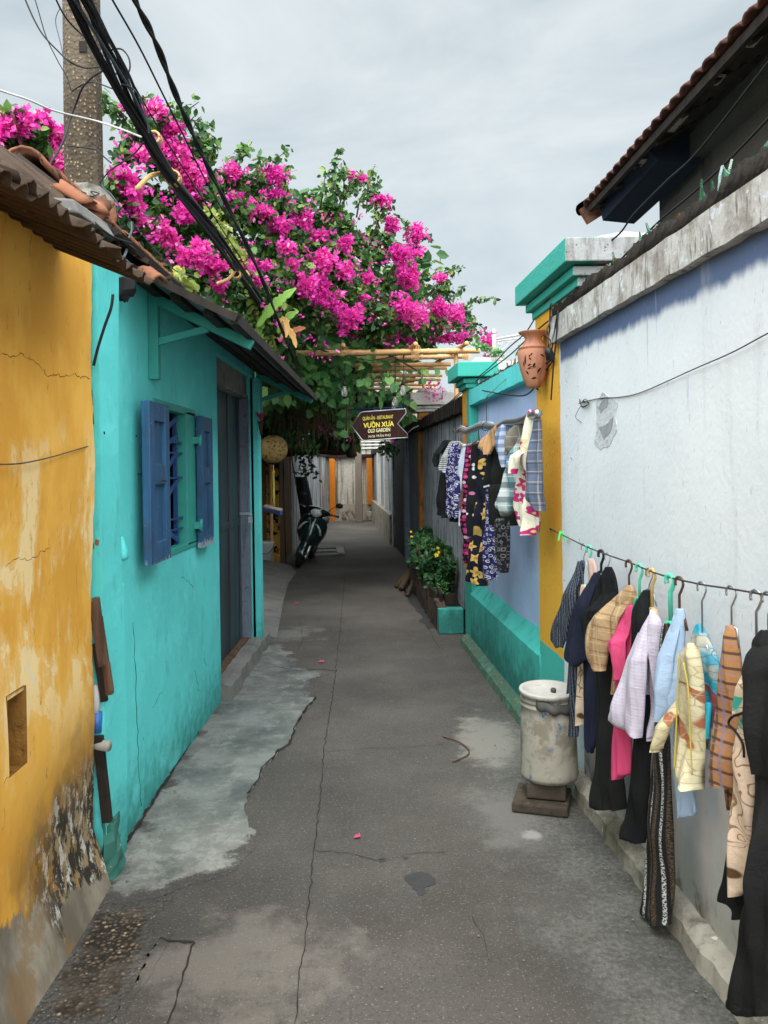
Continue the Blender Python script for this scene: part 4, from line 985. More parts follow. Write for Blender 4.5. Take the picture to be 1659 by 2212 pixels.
# wire along the wall
b=MB(); b.tube(curve([RW(1250,872,-.014),RW(1262,868,-.01),RW(1300,860,-.01),RW(1340,858,-.01),RW(1390,846,-.01),RW(1500,797,-.014),RW(1580,762,-.014),RW(1659,720,-.014),RW(1750,676,-.014)]),.0022,5)
for a in range(3): b.tube(curve([RW(1256,870,-.01),RW(1264,862+a*4,-.02),RW(1272,872,-.02+a*.01),RW(1258,878+a,-.015),RW(1252,868-a*3,-.01)]),.002,5)
b.tube(curve([RW(1256,876,-.01),RW(1248,888,-.02),RW(1244,902,-.015),RW(1256,912,-.01)]),.0015,5)
tag(b.build('wall_wire',MT['dksteel']),'thin bare wire strung across the white wall to a knotted nail','wire')
# --- near pillar
p1=thing('gate_pillar','yellow and white gate pillar with stepped turquoise cap beside clay lamp','pillar',(1.0,4.3,0))
b=MB(); rbox(b,3.84,4.69,0.0,.42,0,2.52,ns=24); b.build('shaft',MT['pillar'],p1,bevel=.006)
def capmat():
    m=M('pillar_cap_paint'); p=m.pos(); x,y,z=m.sep(p); n=m.noise(10,6,rough=.7)
    e=m.ma('ADD',m.ma('SUBTRACT',y,3.775),m.ma('MULTIPLY',m.ma('SUBTRACT',n,.5),.03))
    te=m.mix(n,(.045,.33,.27),(.06,.42,.34)); wh=m.mix(m.st(m.noise(24,6,rough=.75),.60,.66),m.mix(n,(.55,.55,.55),(.70,.70,.70)),S(92,84,80))
    c=m.mix(m.st(e,-.006,.004),wh,te)
    return c,n,m
def mkcap(par,s0,s1,o0,o1,z,levels,split=None,m=None):
    b=MB()
    for (e,z0,z1) in levels: rbox(b,s0-e,s1+e,o0-e,o1+e,z+z0,z+z1)
    return b.build('cap',m,par,bevel=.006)
def capmat2():
    m=M('pillar_cap_paint'); p=m.pos(); x,y,z=m.sep(p); n=m.noise(10,6,rough=.7)
    nx,ny,nz=m.sep(m.N('ShaderNodeNewGeometry').outputs['Normal'])
    # the side towards the street is limewashed, the alley side turquoise
    wx=m.ma('SUBTRACT',x,m.ma('ADD',.955,m.ma('MULTIPLY',m.ma('SUBTRACT',n,.5),.08)))
    fr=m.ma('MULTIPLY',m.st(ny,-.5,-.8),1.0)
    sp=m.ma('MAXIMUM',fr,m.st(wx,.05,.09))
    te=m.mix(n,(.045,.33,.27),(.06,.42,.34)); wh=m.mix(m.st(m.noise(24,6,rough=.75),.57,.63),m.mix(n,(.30,.30,.30),(.44,.44,.43)),S(92,84,80))
    wh=m.mix(m.ma('MULTIPLY',m.st(m.noise(1,6,m.vmul(p,(18,18,3)),.7),.50,.64),.5),wh,S(104,96,88))
    c=m.mix(sp,te,wh)
    return m.fin(c,.8,.25,bump=m.ma('ADD',n,m.noise(40,4)),bstr=.3,bdist=.01)
mkcap(p1,3.86,4.67,.02,.42,2.46,[(.035,0,.045),(.065,.045,.09),(.115,.10,.215)],m=capmat2())
b=MB()
b.loft([[rw(s,.06+random.uniform(-.02,.02),2.67),rw(s,.40,2.67),rw(s,.37,2.70+random.uniform(0,.03)),rw(s,.22,2.72+random.uniform(0,.03)),rw(s,.09,2.69+random.uniform(0,.025))] for s in np.linspace(3.84,4.69,26)]); b.build('mortar_top',MT['capwhite'],p1)
# --- lavender wall with turquoise plinth and coping
lw=thing('lavender_wall','lavender wall panel with turquoise plinth, kerb and coping','wall',(.85,5.9,0))
b=MB()
b.grid(lambda u,v: rw(4.69+u*2.4,.075+.004*math.sin(u*14)+.004*math.sin(v*9+u*5),v*2.16),20,12); rbox(b,4.69,7.08,.10,.28,0,2.14); b.build('wall',MT['lav'],lw)
b=MB(); b.loft([capring(s,.0,.34,2.135,2.265,.003) for s in np.linspace(4.69,6.99,40)],smooth=False); b.build('coping',MT['teal'],lw)
b=MB(); rs=[]
for s in np.linspace(4.66,7.0,50):
    j=random.uniform(-.0015,.0015); rs.append([rw(s,.08,0),rw(s,-.012+j,0),rw(s,-.012+j,.475),rw(s,.01+j,.498),rw(s,.073,.572+j),rw(s,.078,.574)])
b.loft(rs,smooth=False); b.build('plinth',MT['teal_plinth'],lw)
b=MB(); rs=[]
for s in np.linspace(4.5,7.18,60):
    j=random.uniform(-.004,.004); rs.append([rw(s,-.01,0),rw(s,-.085+j,0),rw(s,-.075+j,.05+random.uniform(-.004,.004)),rw(s,-.05+j,.07+random.uniform(-.004,.004)),rw(s,-.01,.09)])
b.loft(rs,smooth=False); b.build('kerb',MT['tealkerb'],lw)
def glassrow(par,s0,s1,n,base,off,hmax):
    b=MB(); rs=[]
    for s in np.linspace(s0,s1,60):
        h=.02+.03*random.random(); rs.append([rw(s,.02,base-.003),rw(s,.2,base-.003),rw(s,.12,base+h*1.2),rw(s,.05,base+h)])
    b.loft(rs); b.build('mortar_bed',MT['mortar'],par)
    for i in range(n):
        s=s0+(s1-s0)*(i+.5)/n+random.uniform(-.05,.05); shard(s,off+random.uniform(-.02,.04),random.uniform(.3,1)*hmax,random.uniform(.03,.06),random.choice([MT['glass'],MT['glassb'],MT['glassw']]),1,random.randrange(3),base+.03,par)
glassrow(lw,4.75,6.9,14,2.265,.06,.07)
# --- second pillar
p2=thing('boundary_pillar','turquoise and yellow pillar at the far end of lavender wall','pillar',(.80,7.15,0))
b=MB(); rbox(b,6.99,7.36,0,.32,0,2.36,ns=10); b.build('shaft',MT['pillar2'],p2,bevel=.006)
def capteal():
    m=M('far_pillar_cap_paint'); n=m.noise(10,6,rough=.7); x,y,z=m.sep(m.pos())
    te=m.mix(n,(.045,.36,.29),(.06,.44,.36)); wh=m.mix(n,S(170,165,155),S(225,222,215)); e=m.ma('ADD',m.ma('SUBTRACT',x,.99),m.ma('MULTIPLY',m.ma('SUBTRACT',n,.5),.12))
    c=m.mix(m.st(e,0,.02),te,wh); c=m.mix(m.ma('MULTIPLY',m.st(m.ma('ADD',z,m.ma('MULTIPLY',n,.03)),2.535,2.55),1),c,wh)
    return m.fin(c,.8,.25,bump=n,bstr=.3,bdist=.01)
mkcap(p2,6.99,7.36,0,.32,2.29,[(.03,0,.04),(.055,.04,.08),(.115,.09,.215)],m=capteal())
b=MB(); b.loft([[rw(s,.0,2.50),rw(s,.33,2.50),rw(s,.28,2.53+random.uniform(0,.03)),rw(s,.06,2.53+random.uniform(0,.03))] for s in np.linspace(6.95,7.4,16)]); b.build('mortar_top',MT['capwhite'],p2)
# --- weathered wall beyond
gw=thing('weathered_wall','blackened grey weathered wall behind the flower planter','wall',(.65,9.2,0))
b=MB(); rbox(b,7.36,11.2,.06,.3,0,2.12,ns=12); b.build('wall',MT['greywall'],gw)
b=MB(); b.loft([capring(s,-.02,.34,2.11,2.245,.012) for s in np.linspace(7.36,11.2,50)],smooth=False); b.build('coping',MT['mortar'],gw)
glassrow(gw,7.4,11.0,12,2.245,.06,.05)
p3=thing('white_capped_pillar','yellow pillar with peeling white stepped cap behind the weathered wall','pillar',(.5,11.4,0))
b=MB(); rbox(b,11.2,11.30,.0,.42,0,2.46); b.build('shaft',MT['brownyel'],p3,bevel=.006)
mkcap(p3,11.2,11.6,-.01,.42,2.38,[(.03,0,.04),(.055,.04,.08),(.10,.09,.26)],m=MT['capwhite'])
b=MB(); b.loft([[rw(s,-.05,2.63),rw(s,.48,2.63),rw(s,.38,2.66+random.uniform(0,.06)),rw(s,.05,2.66+random.uniform(0,.06))] for s in np.linspace(11.15,11.66,14)]); b.build('mortar_top',MT['capwhite'],p3)
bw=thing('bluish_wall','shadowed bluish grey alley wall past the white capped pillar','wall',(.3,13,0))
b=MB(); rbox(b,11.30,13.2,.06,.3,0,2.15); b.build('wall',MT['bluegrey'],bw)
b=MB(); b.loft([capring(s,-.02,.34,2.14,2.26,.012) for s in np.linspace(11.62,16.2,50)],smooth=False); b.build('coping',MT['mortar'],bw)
b=MB(); rbox(b,13.2,13.5,-.02,.3,0,2.15); b.build('buttress',MT['bluegrey'],bw)
b=MB(); rbox(b,13.5,15.9,.03,.3,0,2.12)
for s in np.arange(13.55,15.9,.24): rbox(b,s,s+.2,.012,.03,.05,2.05)
b.build('dark_boards',MT['darkboards'],bw)  # near-black boarded panel along the dark stretch of wall
p4=thing('grey_capped_pillar','smaller pillar with grey stepped cap just behind the arrow sign','pillar',(.35,16.0,0))
b=MB(); rbox(b,15.9,16.3,-.02,.4,0,2.55); b.build('shaft',MT['leftwhite'],p4)
mkcap(p4,15.9,16.3,-.01,.42,2.42,[(.04,0,.05),(.08,.06,.12),(.14,.14,.40)],m=MT['capwhite'])
fw=thing('pale_far_wall','pale stained wall lining the sunlit far right of the alley','wall',(0,20,0))
b=MB(); rbox(b,16.3,24.6,.05,.3,0,2.0); b.build('wall',MT['leftwhite'],fw)
b=MB(); rbox(b,16.3,24.6,-.06,.05,0,.62); b.build('plinth',MT['endbase'],fw)
b=MB(); b.loft([capring(s,-.03,.36,2.0,2.12,.01) for s in np.linspace(16.3,24.6,30)],smooth=False); b.build('coping',MT['mortar'],fw)
for s in (18.2,21.0):
    b=MB(); rbox(b,s,s+.4,-.03,.32,0,2.0); b.build('pilaster',MT['capwhite'],fw)
# --- end wall
ew=thing('end_wall','rain streaked white wall with orange pilasters closing the alley','wall',(-.9,24.5,0))
b=MB(); b.box(-3.2,1.2,24.4,24.65,0,1.92); b.build('wall',MT['endwall'],ew)
b=MB(); b.box(-3.2,1.2,24.28,24.4,0,.50); b.build('plinth',MT['endbase'],ew)
b=MB(); b.box(-3.2,1.2,24.26,24.7,1.92,2.02); b.build('coping',MT['mortar'],ew)
for (px) in (718.5,799):
    x=P(px,1060,24.3).x; b=MB(); b.box(x-.085,x+.085,24.22,24.42,0 if px<760 else .48,1.90); b.build('pilaster',MT['orange'],ew)
bd=thing('distant_house','pale house with orange trim glimpsed above the end wall','house',(0,27,0))
b=MB(); b.box(-2.2,3.5,27,30,0,3.2); b.build('wall',MT['endwall'],bd)
b=MB(); b.box(-1.45,-1.22,26.9,27,1.8,3.0); b.build('pilaster',MT['orange'],bd)
b=MB()
for k in range(5): b.box(-1.0,.6,26.9,27.02,2.25+.11*k,2.29+.11*k)
b.build('louvre',MT['capwhite'],bd)
b=MB(); c=P(776,1120,23.4); b.loft([[Vector((c.x+sx*w,23.4+sy*w,z)) for sx,sy in ((-1,-1),(1,-1),(1,1),(-1,1))] for z,w in ((0,.11),(3.2,.085))],smooth=False)
tag(b.build('concrete_post',flat('dark_grey_post',S(104,92,82),.9,.2,.2,6),bevel=.02),'brown grey concrete post standing in front of the end wall','post')
for i,(px,py,w,h) in enumerate([(800,1124,.26,.28),(817,1124,.30,.46)]):
    g=G(px,py); b=MB(); rs=[]
    for z,k in ((0,1),(h*.5,1.03),(h,.86)): rs.append([Vector((g.x+w*k*math.cos(a)*.6+random.uniform(-.02,.02),g.y+w*k*math.sin(a)*.6,z)) for a in np.linspace(0,5.5,8)])
    b.loft(rs,smooth=False); tag(b.build('stone_block',MT['endbase'],bevel=.02),['low rough stone block right beside the concrete post','taller upright stone block against the far right wall'][i],'stone','stone blocks by the post')
# --- planter
pl=thing('planter','low brick planter with a turquoise end and plank edge','planter',(.5,9,0))
e0=G(945,1368);e1=G(880,1258)
b=MB(); rs=[]
for t in np.linspace(0,1,26):
    p=e0.lerp(e1,t); s=p.y; o=p.x-wallx(s); h=.27+random.uniform(-.03,.03)
    rs.append([rw(s,o+random.uniform(-.012,.012),0),rw(s,o+.09,0),rw(s,o+.09,h),rw(s,o+random.uniform(-.01,.01),h)])
b.loft(rs,smooth=False); b.build('brick_edge',MT['brick'],pl)
b=MB(); o0=e0.x-wallx(e0.y); rbox(b,e0.y-.06,e0.y+.06,o0+.005,.02,0,.245); b.build('end_block',MT['teal_plinth'],pl,bevel=.012)
b=MB(); b.add([rw(7.72,o0+.09,.2),rw(7.72,.06,.2),rw(11.1,.06,.22),rw(11.1,-.2,.22)],[(0,1,2,3)]); b.build('soil',MT['soil'],pl)
b=MB(); b.bar(rw(7.76,o0+.06,.29),rw(8.9,o0+.11,.33),.03,.14); b.bar(rw(7.80,o0+.10,.29),rw(7.80,.0,.31),.03,.10); b.bar(rw(8.0,o0+.03,.30),rw(10.2,o0+.02,.32),.035,.09); b.build('edge_plank',MT['darkwood'],pl)
lg=[(G(866,1278),G(895,1250),.045),(G(880,1290),G(905,1258),.03),(G(855,1272),G(890,1260),.028)]
for i,(p,q,r) in enumerate(lg):
    b=MB(); b.tube([p+Vector((0,0,r)),p.lerp(q,.5)+Vector((.02,0,.12+r)),q+Vector((.1,.2,.26))],[r*.8,r*1.1,r],8); tag(b.build('dead_branch',MT['stem']),['thickest dead branch stub leaning on the end of planter','thin dead branch nearest the camera by planter','small dark dead branch lying left of the other branch stubs'][i],'branch','dead branches by the planter')
# --- clay lamp, socket
cl=thing('clay_lamp','pierced terracotta jar lamp fixed to the yellow gate pillar','lamp',(rw(4.45,-.07,1.7)))
cc=RW(1163,775,-.075); cc=rw(4.44,-.075,cc.z)
R_=.088
b=MB(); b.lathe([(0,-.148),(.036,-.147),(.044,-.140),(.060,-.10),(.078,-.04),(R_,.02),(R_*.98,.05),(.076,.078),(.060,.092),(.058,.10),(.048,.112),(.046,.128),(.062,.146),(.082,.158),(.084,.164),(.06,.156),(.036,.13)],cc,40); b.build('jar',MT['clay'],cl)
b=MB()
for z in (.066,.074): b.lathe([(.0805,z-.003),(.084,z),(.0805,z+.003)],cc,40)
for k in range(40):
    a=2*math.pi*k/40; a2=a+.1; b.tube([cc+Vector((.083*math.cos(a),.083*math.sin(a),.065)),cc+Vector((.082*math.cos(a2),.082*math.sin(a2),.075))],.0018,4)
b.build('rope_band',MT['clay'],cl)
def onjar(a,z,da=.0):
    pr=[(.044,-.140),(.060,-.10),(.078,-.04),(R_,.02),(R_*.98,.05),(.076,.078)]
    r=np.interp(z,[q[1] for q in pr],[q[0] for q in pr])+.0012
    return cc+Vector((r*math.cos(a),r*math.sin(a),z))
def leafhole(a,z,L,w,ang):
    b=MB(); pts=[]
    for t in np.linspace(0,1,9): pts.append((L*(t-.5),w*math.sin(math.pi*t)))
    pts+= [(L*(t-.5),-w*math.sin(math.pi*t)*.4) for t in np.linspace(.9,.1,8)]
    vs=[]
    for (x,y) in pts:
        X_=x*math.cos(ang)-y*math.sin(ang); Y_=x*math.sin(ang)+y*math.cos(ang); vs.append(onjar(a+X_/.085,z+Y_))
    b.add(vs,[tuple(range(len(vs)))]); return b.build('hole_decal',MT['claydark'],cl,solid=.001)
for (a,z,L,w,g) in [(-1.9,-.045,.060,.008,.15),(-2.05,-.03,.022,.006,.4),(-1.72,-.032,.03,.009,1.1),(-1.75,-.102,.045,.007,.1),(-2.3,.0,.055,.006,1.5),(-2.0,.02,.018,.005,1.2),(-1.88,.028,.016,.005,.8),(-2.0,.003,.018,.006,-.6),(-2.45,-.02,.04,.006,1.4),(-2.3,-.07,.03,.007,-.9),(-1.35,-.06,.04,.008,.9),(-1.2,.02,.03,.006,-.5)]: leafhole(a,z,L,w,g)
b=MB(); sc_=RW(1187,765,-.11); ax=Matrix.Rotation(.45,3,'X')@Matrix.Rotation(-.35,3,'Y'); b.lathe([(0,.034),(.017,.03),(.021,.012),(.022,-.024),(.016,-.027),(.012,-.012),(0,-.012)],sc_,18,axis=ax)
b.tube(curve([sc_+Vector((0,0,.03)),sc_+Vector((.01,.02,.07)),sc_+Vector((-.008,.04,.11)),sc_+Vector((.03,.07,.20)),sc_+Vector((.03,.10,.265)),rw(4.36,-.02,2.10)+Vector((0,0,.09)),rw(4.6,-.02,2.14)]),.0045,6)
b.tube(curve([rw(4.27,-.03,2.16),sc_+Vector((.05,.02,.22)),sc_+Vector((.035,.0,.08)),sc_+Vector((.03,.05,-.05)),sc_+Vector((.03,.12,-.22))]),.004,6)
tag(b.build('bulb_socket',MT['black']),'empty black bulb socket dangling on a cable beside the clay jar','socket')
b=MB(); b.tube(curve([rw(4.24,-.015,2.17),rw(4.40,-.02,2.16),rw(4.62,-.02,2.13),rw(4.66,-.015,2.08),rw(4.60,-.015,2.04)]),.006,6); b.tube(curve([rw(4.25,-.015,2.165),rw(4.5,-.02,2.10),rw(4.75,-.03,2.03),rw(5.2,-.03,2.06),rw(6.2,-.03,2.19)]),.005,6)
tag(b.build('pillar_cable',MT['black']),'looped black cable clipped across the yellow pillar above the clay jar','cable')
# overhead wires on the right
def wire(name,pts,r,m,label,cat='cable',grp=None):
    b=MB(); b.tube(curve(pts,6),r,6); return tag(b.build(name,m),label,cat,grp)
def wireA(L,d0,d1):
    n=len(L); return [P(x,y,d0+(d1-d0)*(x-L[0][0])/(L[-1][0]-L[0][0])) for x,y in L]
wire('service_cable',wireA([(1720,60),(1659,136),(1509,326),(1439,392),(1370,462),(1337,506),(1289,543),(1245,590),(1197,631)],2.3,4.2)+wireA([(1165,672),(1135,719),(1098,752),(1060,792),(1000,842),(960,880)],4.6,8.2),.0045,MT['cable'],'upper thin black cable dropping from the tiled eave to the gate pillar')
wire('service_cable',wireA([(1720,190),(1659,257),(1564,356),(1491,422),(1425,477),(1355,546),(1285,616),(1208,675)],2.3,4.2)+wireA([(1150,722),(1100,768),(1050,806),(1010,838),(975,868)],4.7,7.9),.0045,MT['cable'],'lower thin black cable running under the upper one to the clay jar')
# ================= house upper right =================
uh=thing('tiled_roof_house','tall dark rendered house with red tiled eave behind the white wall','house',(2.6,4,0))
def ex(s,o): return 1.975-.0333*s+o
b=MB(); b.add([(ex(6.35,.47),6.35,0),(ex(-1,.47),-1,0),(ex(-1,.47),-1,3.98),(ex(6.35,.47),6.35,3.98)],[(0,1,2,3)]); b.add([(ex(6.35,.47),6.35,0),(ex(6.35,.47),6.35,3.98),(5.5,6.35,3.98),(5.5,6.35,0)],[(0,1,2,3)]); b.build('wall',MT['greyhouse'],uh)
b=MB(); b.bar((ex(6.6,.42),6.6,3.80),(ex(-1,.42),-1,3.80),.12,.16); b.build('wall_plate',MT['greyhouse'],uh)
def tiles():
    b=MB(); A=Vector((ex(6.78,0),6.78,3.79)); B=Vector((ex(-1,0),-1,3.76)); up=Vector((1.6,0,.95)); L=(B-A).length; pitch=.155; nu=int(L/pitch*8); n=(B-A).cross(up).normalized()
    if n.z<0: n=-n
    def f(u,v):
        p=A+(B-A)*u+up*v; t=(u*L/pitch)%1; w=.045*math.sqrt(max(0,1-(2*t-1)**2))
        return p+n*(w+.015*((v*8)%1)-.0)+Vector((0,0,random.uniform(-.004,.004)))
    b.grid(f,nu,16); return b.build('roof_tiles',MT['redtile'],uh,solid=.016)
tiles()
b=MB()
b.bar((ex(6.72,.03),6.72,3.765),(ex(-1,.03),-1,3.735),.03,.055); b.build('fascia',MT['darkwood'],uh)
b=MB()
for o,z,w in ((.13,3.80,.05),(.22,3.845,.05),(.31,3.885,.055)): b.bar((ex(6.7,o),6.7,z),(ex(-1,o),-1,z-.03),w,.03)
b.build('batten',MT['darkwood'],uh)
b=MB()
for s in np.arange(-.6,6.7,.42): b.bar((ex(s,.03),s,3.745),(ex(s,1.5),s,4.60),.05,.07)
b.build('rafter',MT['darkwood'],uh)
for s in (4.4,4.9,5.05,5.6,3.6,4.0):
    b=MB(); b.box(ex(s,.06),ex(s,.10),s,s+random.uniform(.05,.14),3.742,3.752); b.build('bedding_mortar',MT['palewood'],uh)
b=MB(); b.hexa([(ex(6.6,.10),6.62,3.63),(ex(6.6,.36),6.62,3.60),(ex(5.6,.42),5.5,3.66),(ex(5.6,.14),5.5,3.70)],[(ex(6.6,.08),6.66,3.78),(ex(6.6,.50),6.66,3.98),(ex(5.6,.50),5.5,3.96),(ex(5.6,.08),5.5,3.78)]); b.build('soffit',MT['soffit'],uh)
b=MB(); b.loft([[Vector((ex(6.80,-.03)+w*math.cos(a)+t*.35,6.82,3.79+t*.20+.055*math.sin(a))) for a in np.linspace(0,5.7,10)] for t,w in ((0,.04),(.15,.055),(1,.055))]); b.bar((ex(6.8,-.01),6.80,3.72),(ex(6.8,1.5),6.80,4.62),.05,.14); b.build('verge_tile',MT['tile'],uh)
# ornate white iron bracket far right
ib=thing('iron_bracket','white wrought iron scroll sign bracket above the turquoise coping','bracket',tuple(P(1066,770,9.5)))
b=MB(); d=9.5; b.tube([P(1067,800,d),P(1067,722,d)],.02,8); b.lathe([(0,.035),(.025,.02),(.025,-.01),(.03,-.02),(0,-.035)],P(1067,716,d),10); b.tube([P(1068,733,d),P(1160,716,d),P(1260,700,d)],.014,6); b.tube([P(1068,737,d),P(1150,728,d)],.010,6)
for (x,y,r) in ((1082,742,.035),(1098,737,.028),(1115,733,.022)): b.tube([P(x,y,d)+Vector((r*k/14*math.cos(k*.75),0,r*k/14*math.sin(k*.75))) for k in range(4,15)],.006,5)
b.tube(curve([P(1072,762,d),P(1090,752,d),P(1100,740,d),P(1118,735,d)]),.006,5)
b.build('bracket_scroll',MT['wiron'],ib)
# ================= utility pole and cables =================
up=thing('utility_pole','tapering pebbly concrete utility pole rising behind the left roof','utility pole',(-1.73,4.5,0))
b=MB(); c0=P(182,400,4.5)
def sec(z,w):
    k=w*.62; pts=[]
    for (x,y) in ((-1,-.55),(-.55,-1),(.55,-1),(1,-.55),(1,.55),(.55,1),(-.55,1),(-1,.55)): pts.append(Vector((c0.x+x*w,4.5+y*w,z)))
    return pts
b.loft([sec(z,w) for z,w in ((0,.115),(3.2,.094),(5.1,.088),(8,.075))],smooth=False); b.build('shaft',MT['poleconc'],up,bevel=.006)
b=MB(); rs=[]
for z,w in ((2.85,.16),(3.08,.145),(3.11,.15),(3.16,.135),(3.20,.12)): rs.append([v+Vector((random.uniform(-.012,.012),random.uniform(-.01,.01),random.uniform(-.008,.008))) for v in sec(z,w)])
b.loft(rs,smooth=False); b.build('mortar_collar',MT['cement'],up)
b=MB()
for z in (3.93,4.62): b.box(c0.x+.02,c0.x+.06,4.40,4.408,z,z+.06); 
b.build('slot',MT['crack'],up)
def alongx(L,xc):
    """points of a cable that runs down the alley at a constant distance x from the middle"""
    return [X(px,py,xc) for px,py in L]
cb=thing('cable_bundle','thick sagging bundle of black cables tied with straw','cable bundle',tuple(X(330,320,-1.16)))
base=[(120,-120),(175,0),(215,85),(262,180),(300,258),(330,320),(375,392),(440,476),(500,562),(560,650),(596,724),(640,800)]
for k in range(11):
    ang=k*2.4; r=.012+.020*math.sqrt(k/11); L=[]
    for i,(x,y) in enumerate(base):
        p=X(x,y,-1.16); tight=1.0 if i in (4,5,6) else (1.5 if i<4 else 1.25)
        a=ang+i*.5
        L.append(p+Vector((math.cos(a)*r*tight,0,math.sin(a)*r*tight*1.0)))
    b=MB(); b.tube(curve(L,6),.0075 if k%3 else .010,6); b.build('strand',MT['cable'] if k not in (3,7) else MT['greycable'],cb)
def tie(px,py,r,tail=None):
    p=X(px,py,-1.16); q=X(px+14,py+20,-1.16); ax=(q-p).normalized(); u=ax.cross(Vector((0,0,1))).normalized(); w=u.cross(ax); b=MB()
    pts=[p+(u*math.cos(a)+w*math.sin(a))*r+ax*(.010*math.sin(a*.9)+a*.0016) for a in np.linspace(0,26,70)]; b.tube(pts,.007,5)
    if tail: b.tube(curve([p+w*r]+[X(x,y,-1.20) for x,y in tail]),[.012]+[.018]*(8*len(tail)-4)+[.016]*3+[.014] if False else .013,5)
    return b.build('straw_tie',MT['straw'],cb)
tie(330,296,.034); tie(372,382,.040,[(350,374),(325,380),(296,408)]); tie(510,592,.030,[(496,600),(486,606),(470,612)])
def cab(L,x,r,m,label,name='overhead_cable'):
    b=MB(); b.tube(curve(alongx(L,x),6),r,6); return tag(b.build(name,m),label,'cable','overhead cables')
def pair(L,x,r,label):
    b=MB(); pts=curve(alongx(L,x),8)
    for s in (0,math.pi): b.tube([p+Vector((math.cos(i*.55+s)*r*.9,0,math.sin(i*.55+s)*r*.9)) for i,p in enumerate(pts)],r,6)
    return tag(b.build('overhead_cable',MT['cable']),label,'cable','overhead cables')
pair([(240,-130),(292,0),(338,95),(380,205),(418,292),(450,362),(500,462),(560,588),(612,720),(640,790)],-.95,.0085,'twisted black double cable, furthest right of the overhead cables')
cab([(170,-130),(243,0),(300,100),(350,200),(400,300),(450,400),(520,520),(590,640)],-1.0,.0045,MT['cable'],'thin straight black cable between the twisted pair and the bundle')
cab([(175,-60),(220,60),(270,150),(330,255),(400,370),(470,480),(540,590)],-1.06,.004,MT['cable'],'thin black cable close along the right side of the tied bundle')
def loose(L,d,r,m,label,name='overhead_cable'):
    b=MB(); b.tube(curve([P(x,y,dd) for (x,y),dd in zip(L,d if isinstance(d,list) else [d]*len(L))],7),r,6); return tag(b.build(name,m),label,'cable','loose cables at the pole')
loose([(-60,172),(0,195),(60,215),(120,240),(210,262),(270,282),(305,296)],[3.4,3.6,3.7,3.9,4.1,3.9,3.6],.0048,MT['whitecable'],'dirty white cable crossing in front of the concrete pole')
loose([(40,-40),(55,0),(75,45),(95,78),(125,110),(150,133),(180,146),(210,145),(232,138)],[4.2]*6+[4.3,4.2,3.9],.0045,MT['cable'],'black cable curving from the top left across the pole')
loose([(70,-20),(82,20),(100,80),(125,132),(145,168),(153,195)],4.36,.003,MT['cable'],'thin sagging cable ending on the left edge of the pole')
loose([(130,16),(120,45),(130,90),(140,138)],4.4,.0025,MT['greycable'],'thin grey wire beside the left edge of the pole')
loose([(108,-30),(140,35),(180,78),(215,110),(240,138)],[4.0,4.1,4.2,4.1,3.8],.005,MT['cable'],'black cable passing over the upper pole to the bundle')
loose([(228,150),(200,166),(178,190),(165,222),(150,262),(143,290),(125,328),(88,384)],[3.75,3.9,4.2,4.3,4.3,4.2,4.1,3.8],.0055,MT['cable'],'black drop cable hanging from the bundle down to the rusty roof')
loose([(155,198),(180,182),(205,178),(245,192),(262,186)],[4.38,4.3,4.2,3.9,3.6],.004,MT['cable'],'short black cable arching from the pole to the bundle')
loose([(240,108),(262,106),(278,125),(280,150),(268,168),(250,158)],3.7,.004,MT['cable'],'large round black cable loop hanging beside the bundle')
loose([(262,182),(285,190),(305,215),(318,262),(322,290)],3.5,.004,MT['cable'],'black cable bowing out on the right of the bundle')
loose([(216,395),(236,370),(262,352),(290,332),(310,308)],[4.35,4.1,3.9,3.7,3.5],.004,MT['cable'],'black cable from the pole collar up to the lower tie')
loose([(146,316),(172,318),(208,324),(226,340),(240,352)],[4.38,4.36,4.3,4.2,4.1],.004,MT['cable'],'black cable wrapped round the lower pole')
loose([(222,390),(222,404),(240,420),(262,450),(290,488),(340,545),(380,585),(420,596)],[4.36,4.36,4.3,4.3,4.4,4.7,5.0,5.4],.004,MT['greycable'],'grey cable slack over the ridge tiles')
loose([(284,480),(284,500),(276,520),(272,545),(258,572)],[4.3,4.2,3.9,3.4,3.1],.006,MT['greycable'],'short thick grey cable hanging at the broken tile')
loose([(165,425),(190,462),(215,490),(245,512),(285,526)],[3.2,3.1,3.05,3.1,3.2],.004,MT['cable'],'black cable lying across the broken terracotta tile')
loose([(165,423),(172,414),(186,418),(178,426),(200,424),(214,418),(196,414),(212,428)],3.9,.003,MT['cable'],'small tangle of wire on the pole collar')
loose([(244,636),(240,665),(226,705),(212,750),(202,790)],3.0,.0055,MT['cable'],'black cable slanting down the turquoise corner')
# ================= pergola =================
pg=thing('bamboo_pergola','bamboo pergola spanning the alley under the climbing vine','pergola',(0,10.5,0))
zp=2.98
def bpole(p,q,r=.028):
    p=Vector(p);q=Vector(q); n=max(2,int((q-p).length/.30)); pts=[];rr=[]
    for i in range(n):
        for t,k in ((0,1.0),(.04,1.16),(.09,.97),(.5,.95),(.93,.98)):
            pts.append(p.lerp(q,(i+t)/n)); rr.append(r*k)
    pts.append(q); rr.append(r)
    b=MB(); b.tube(pts,rr,8); return b.build('pole',MT['bamboo'],pg)
def cross(px0,px1,py,d,r):
    a=P(px0,py,d); c=P(px1,py,d); bpole((a.x,d+random.uniform(-.03,.03),zp+random.uniform(-.02,.02)),(c.x,d+.05,zp+random.uniform(-.02,.02)),r)
for (l,r,d,rad) in [(640,1037,9.5,.034),(700,1012,10.0,.030),(700,974,10.55,.030),(690,965,11.2,.028),(700,955,11.8,.028),(720,952,12.5,.028),(740,946,13.2,.028),(745,944,13.9,.028),(752,940,14.6,.028),(760,935,15.2,.028)]: cross(l,r,757,d,rad)
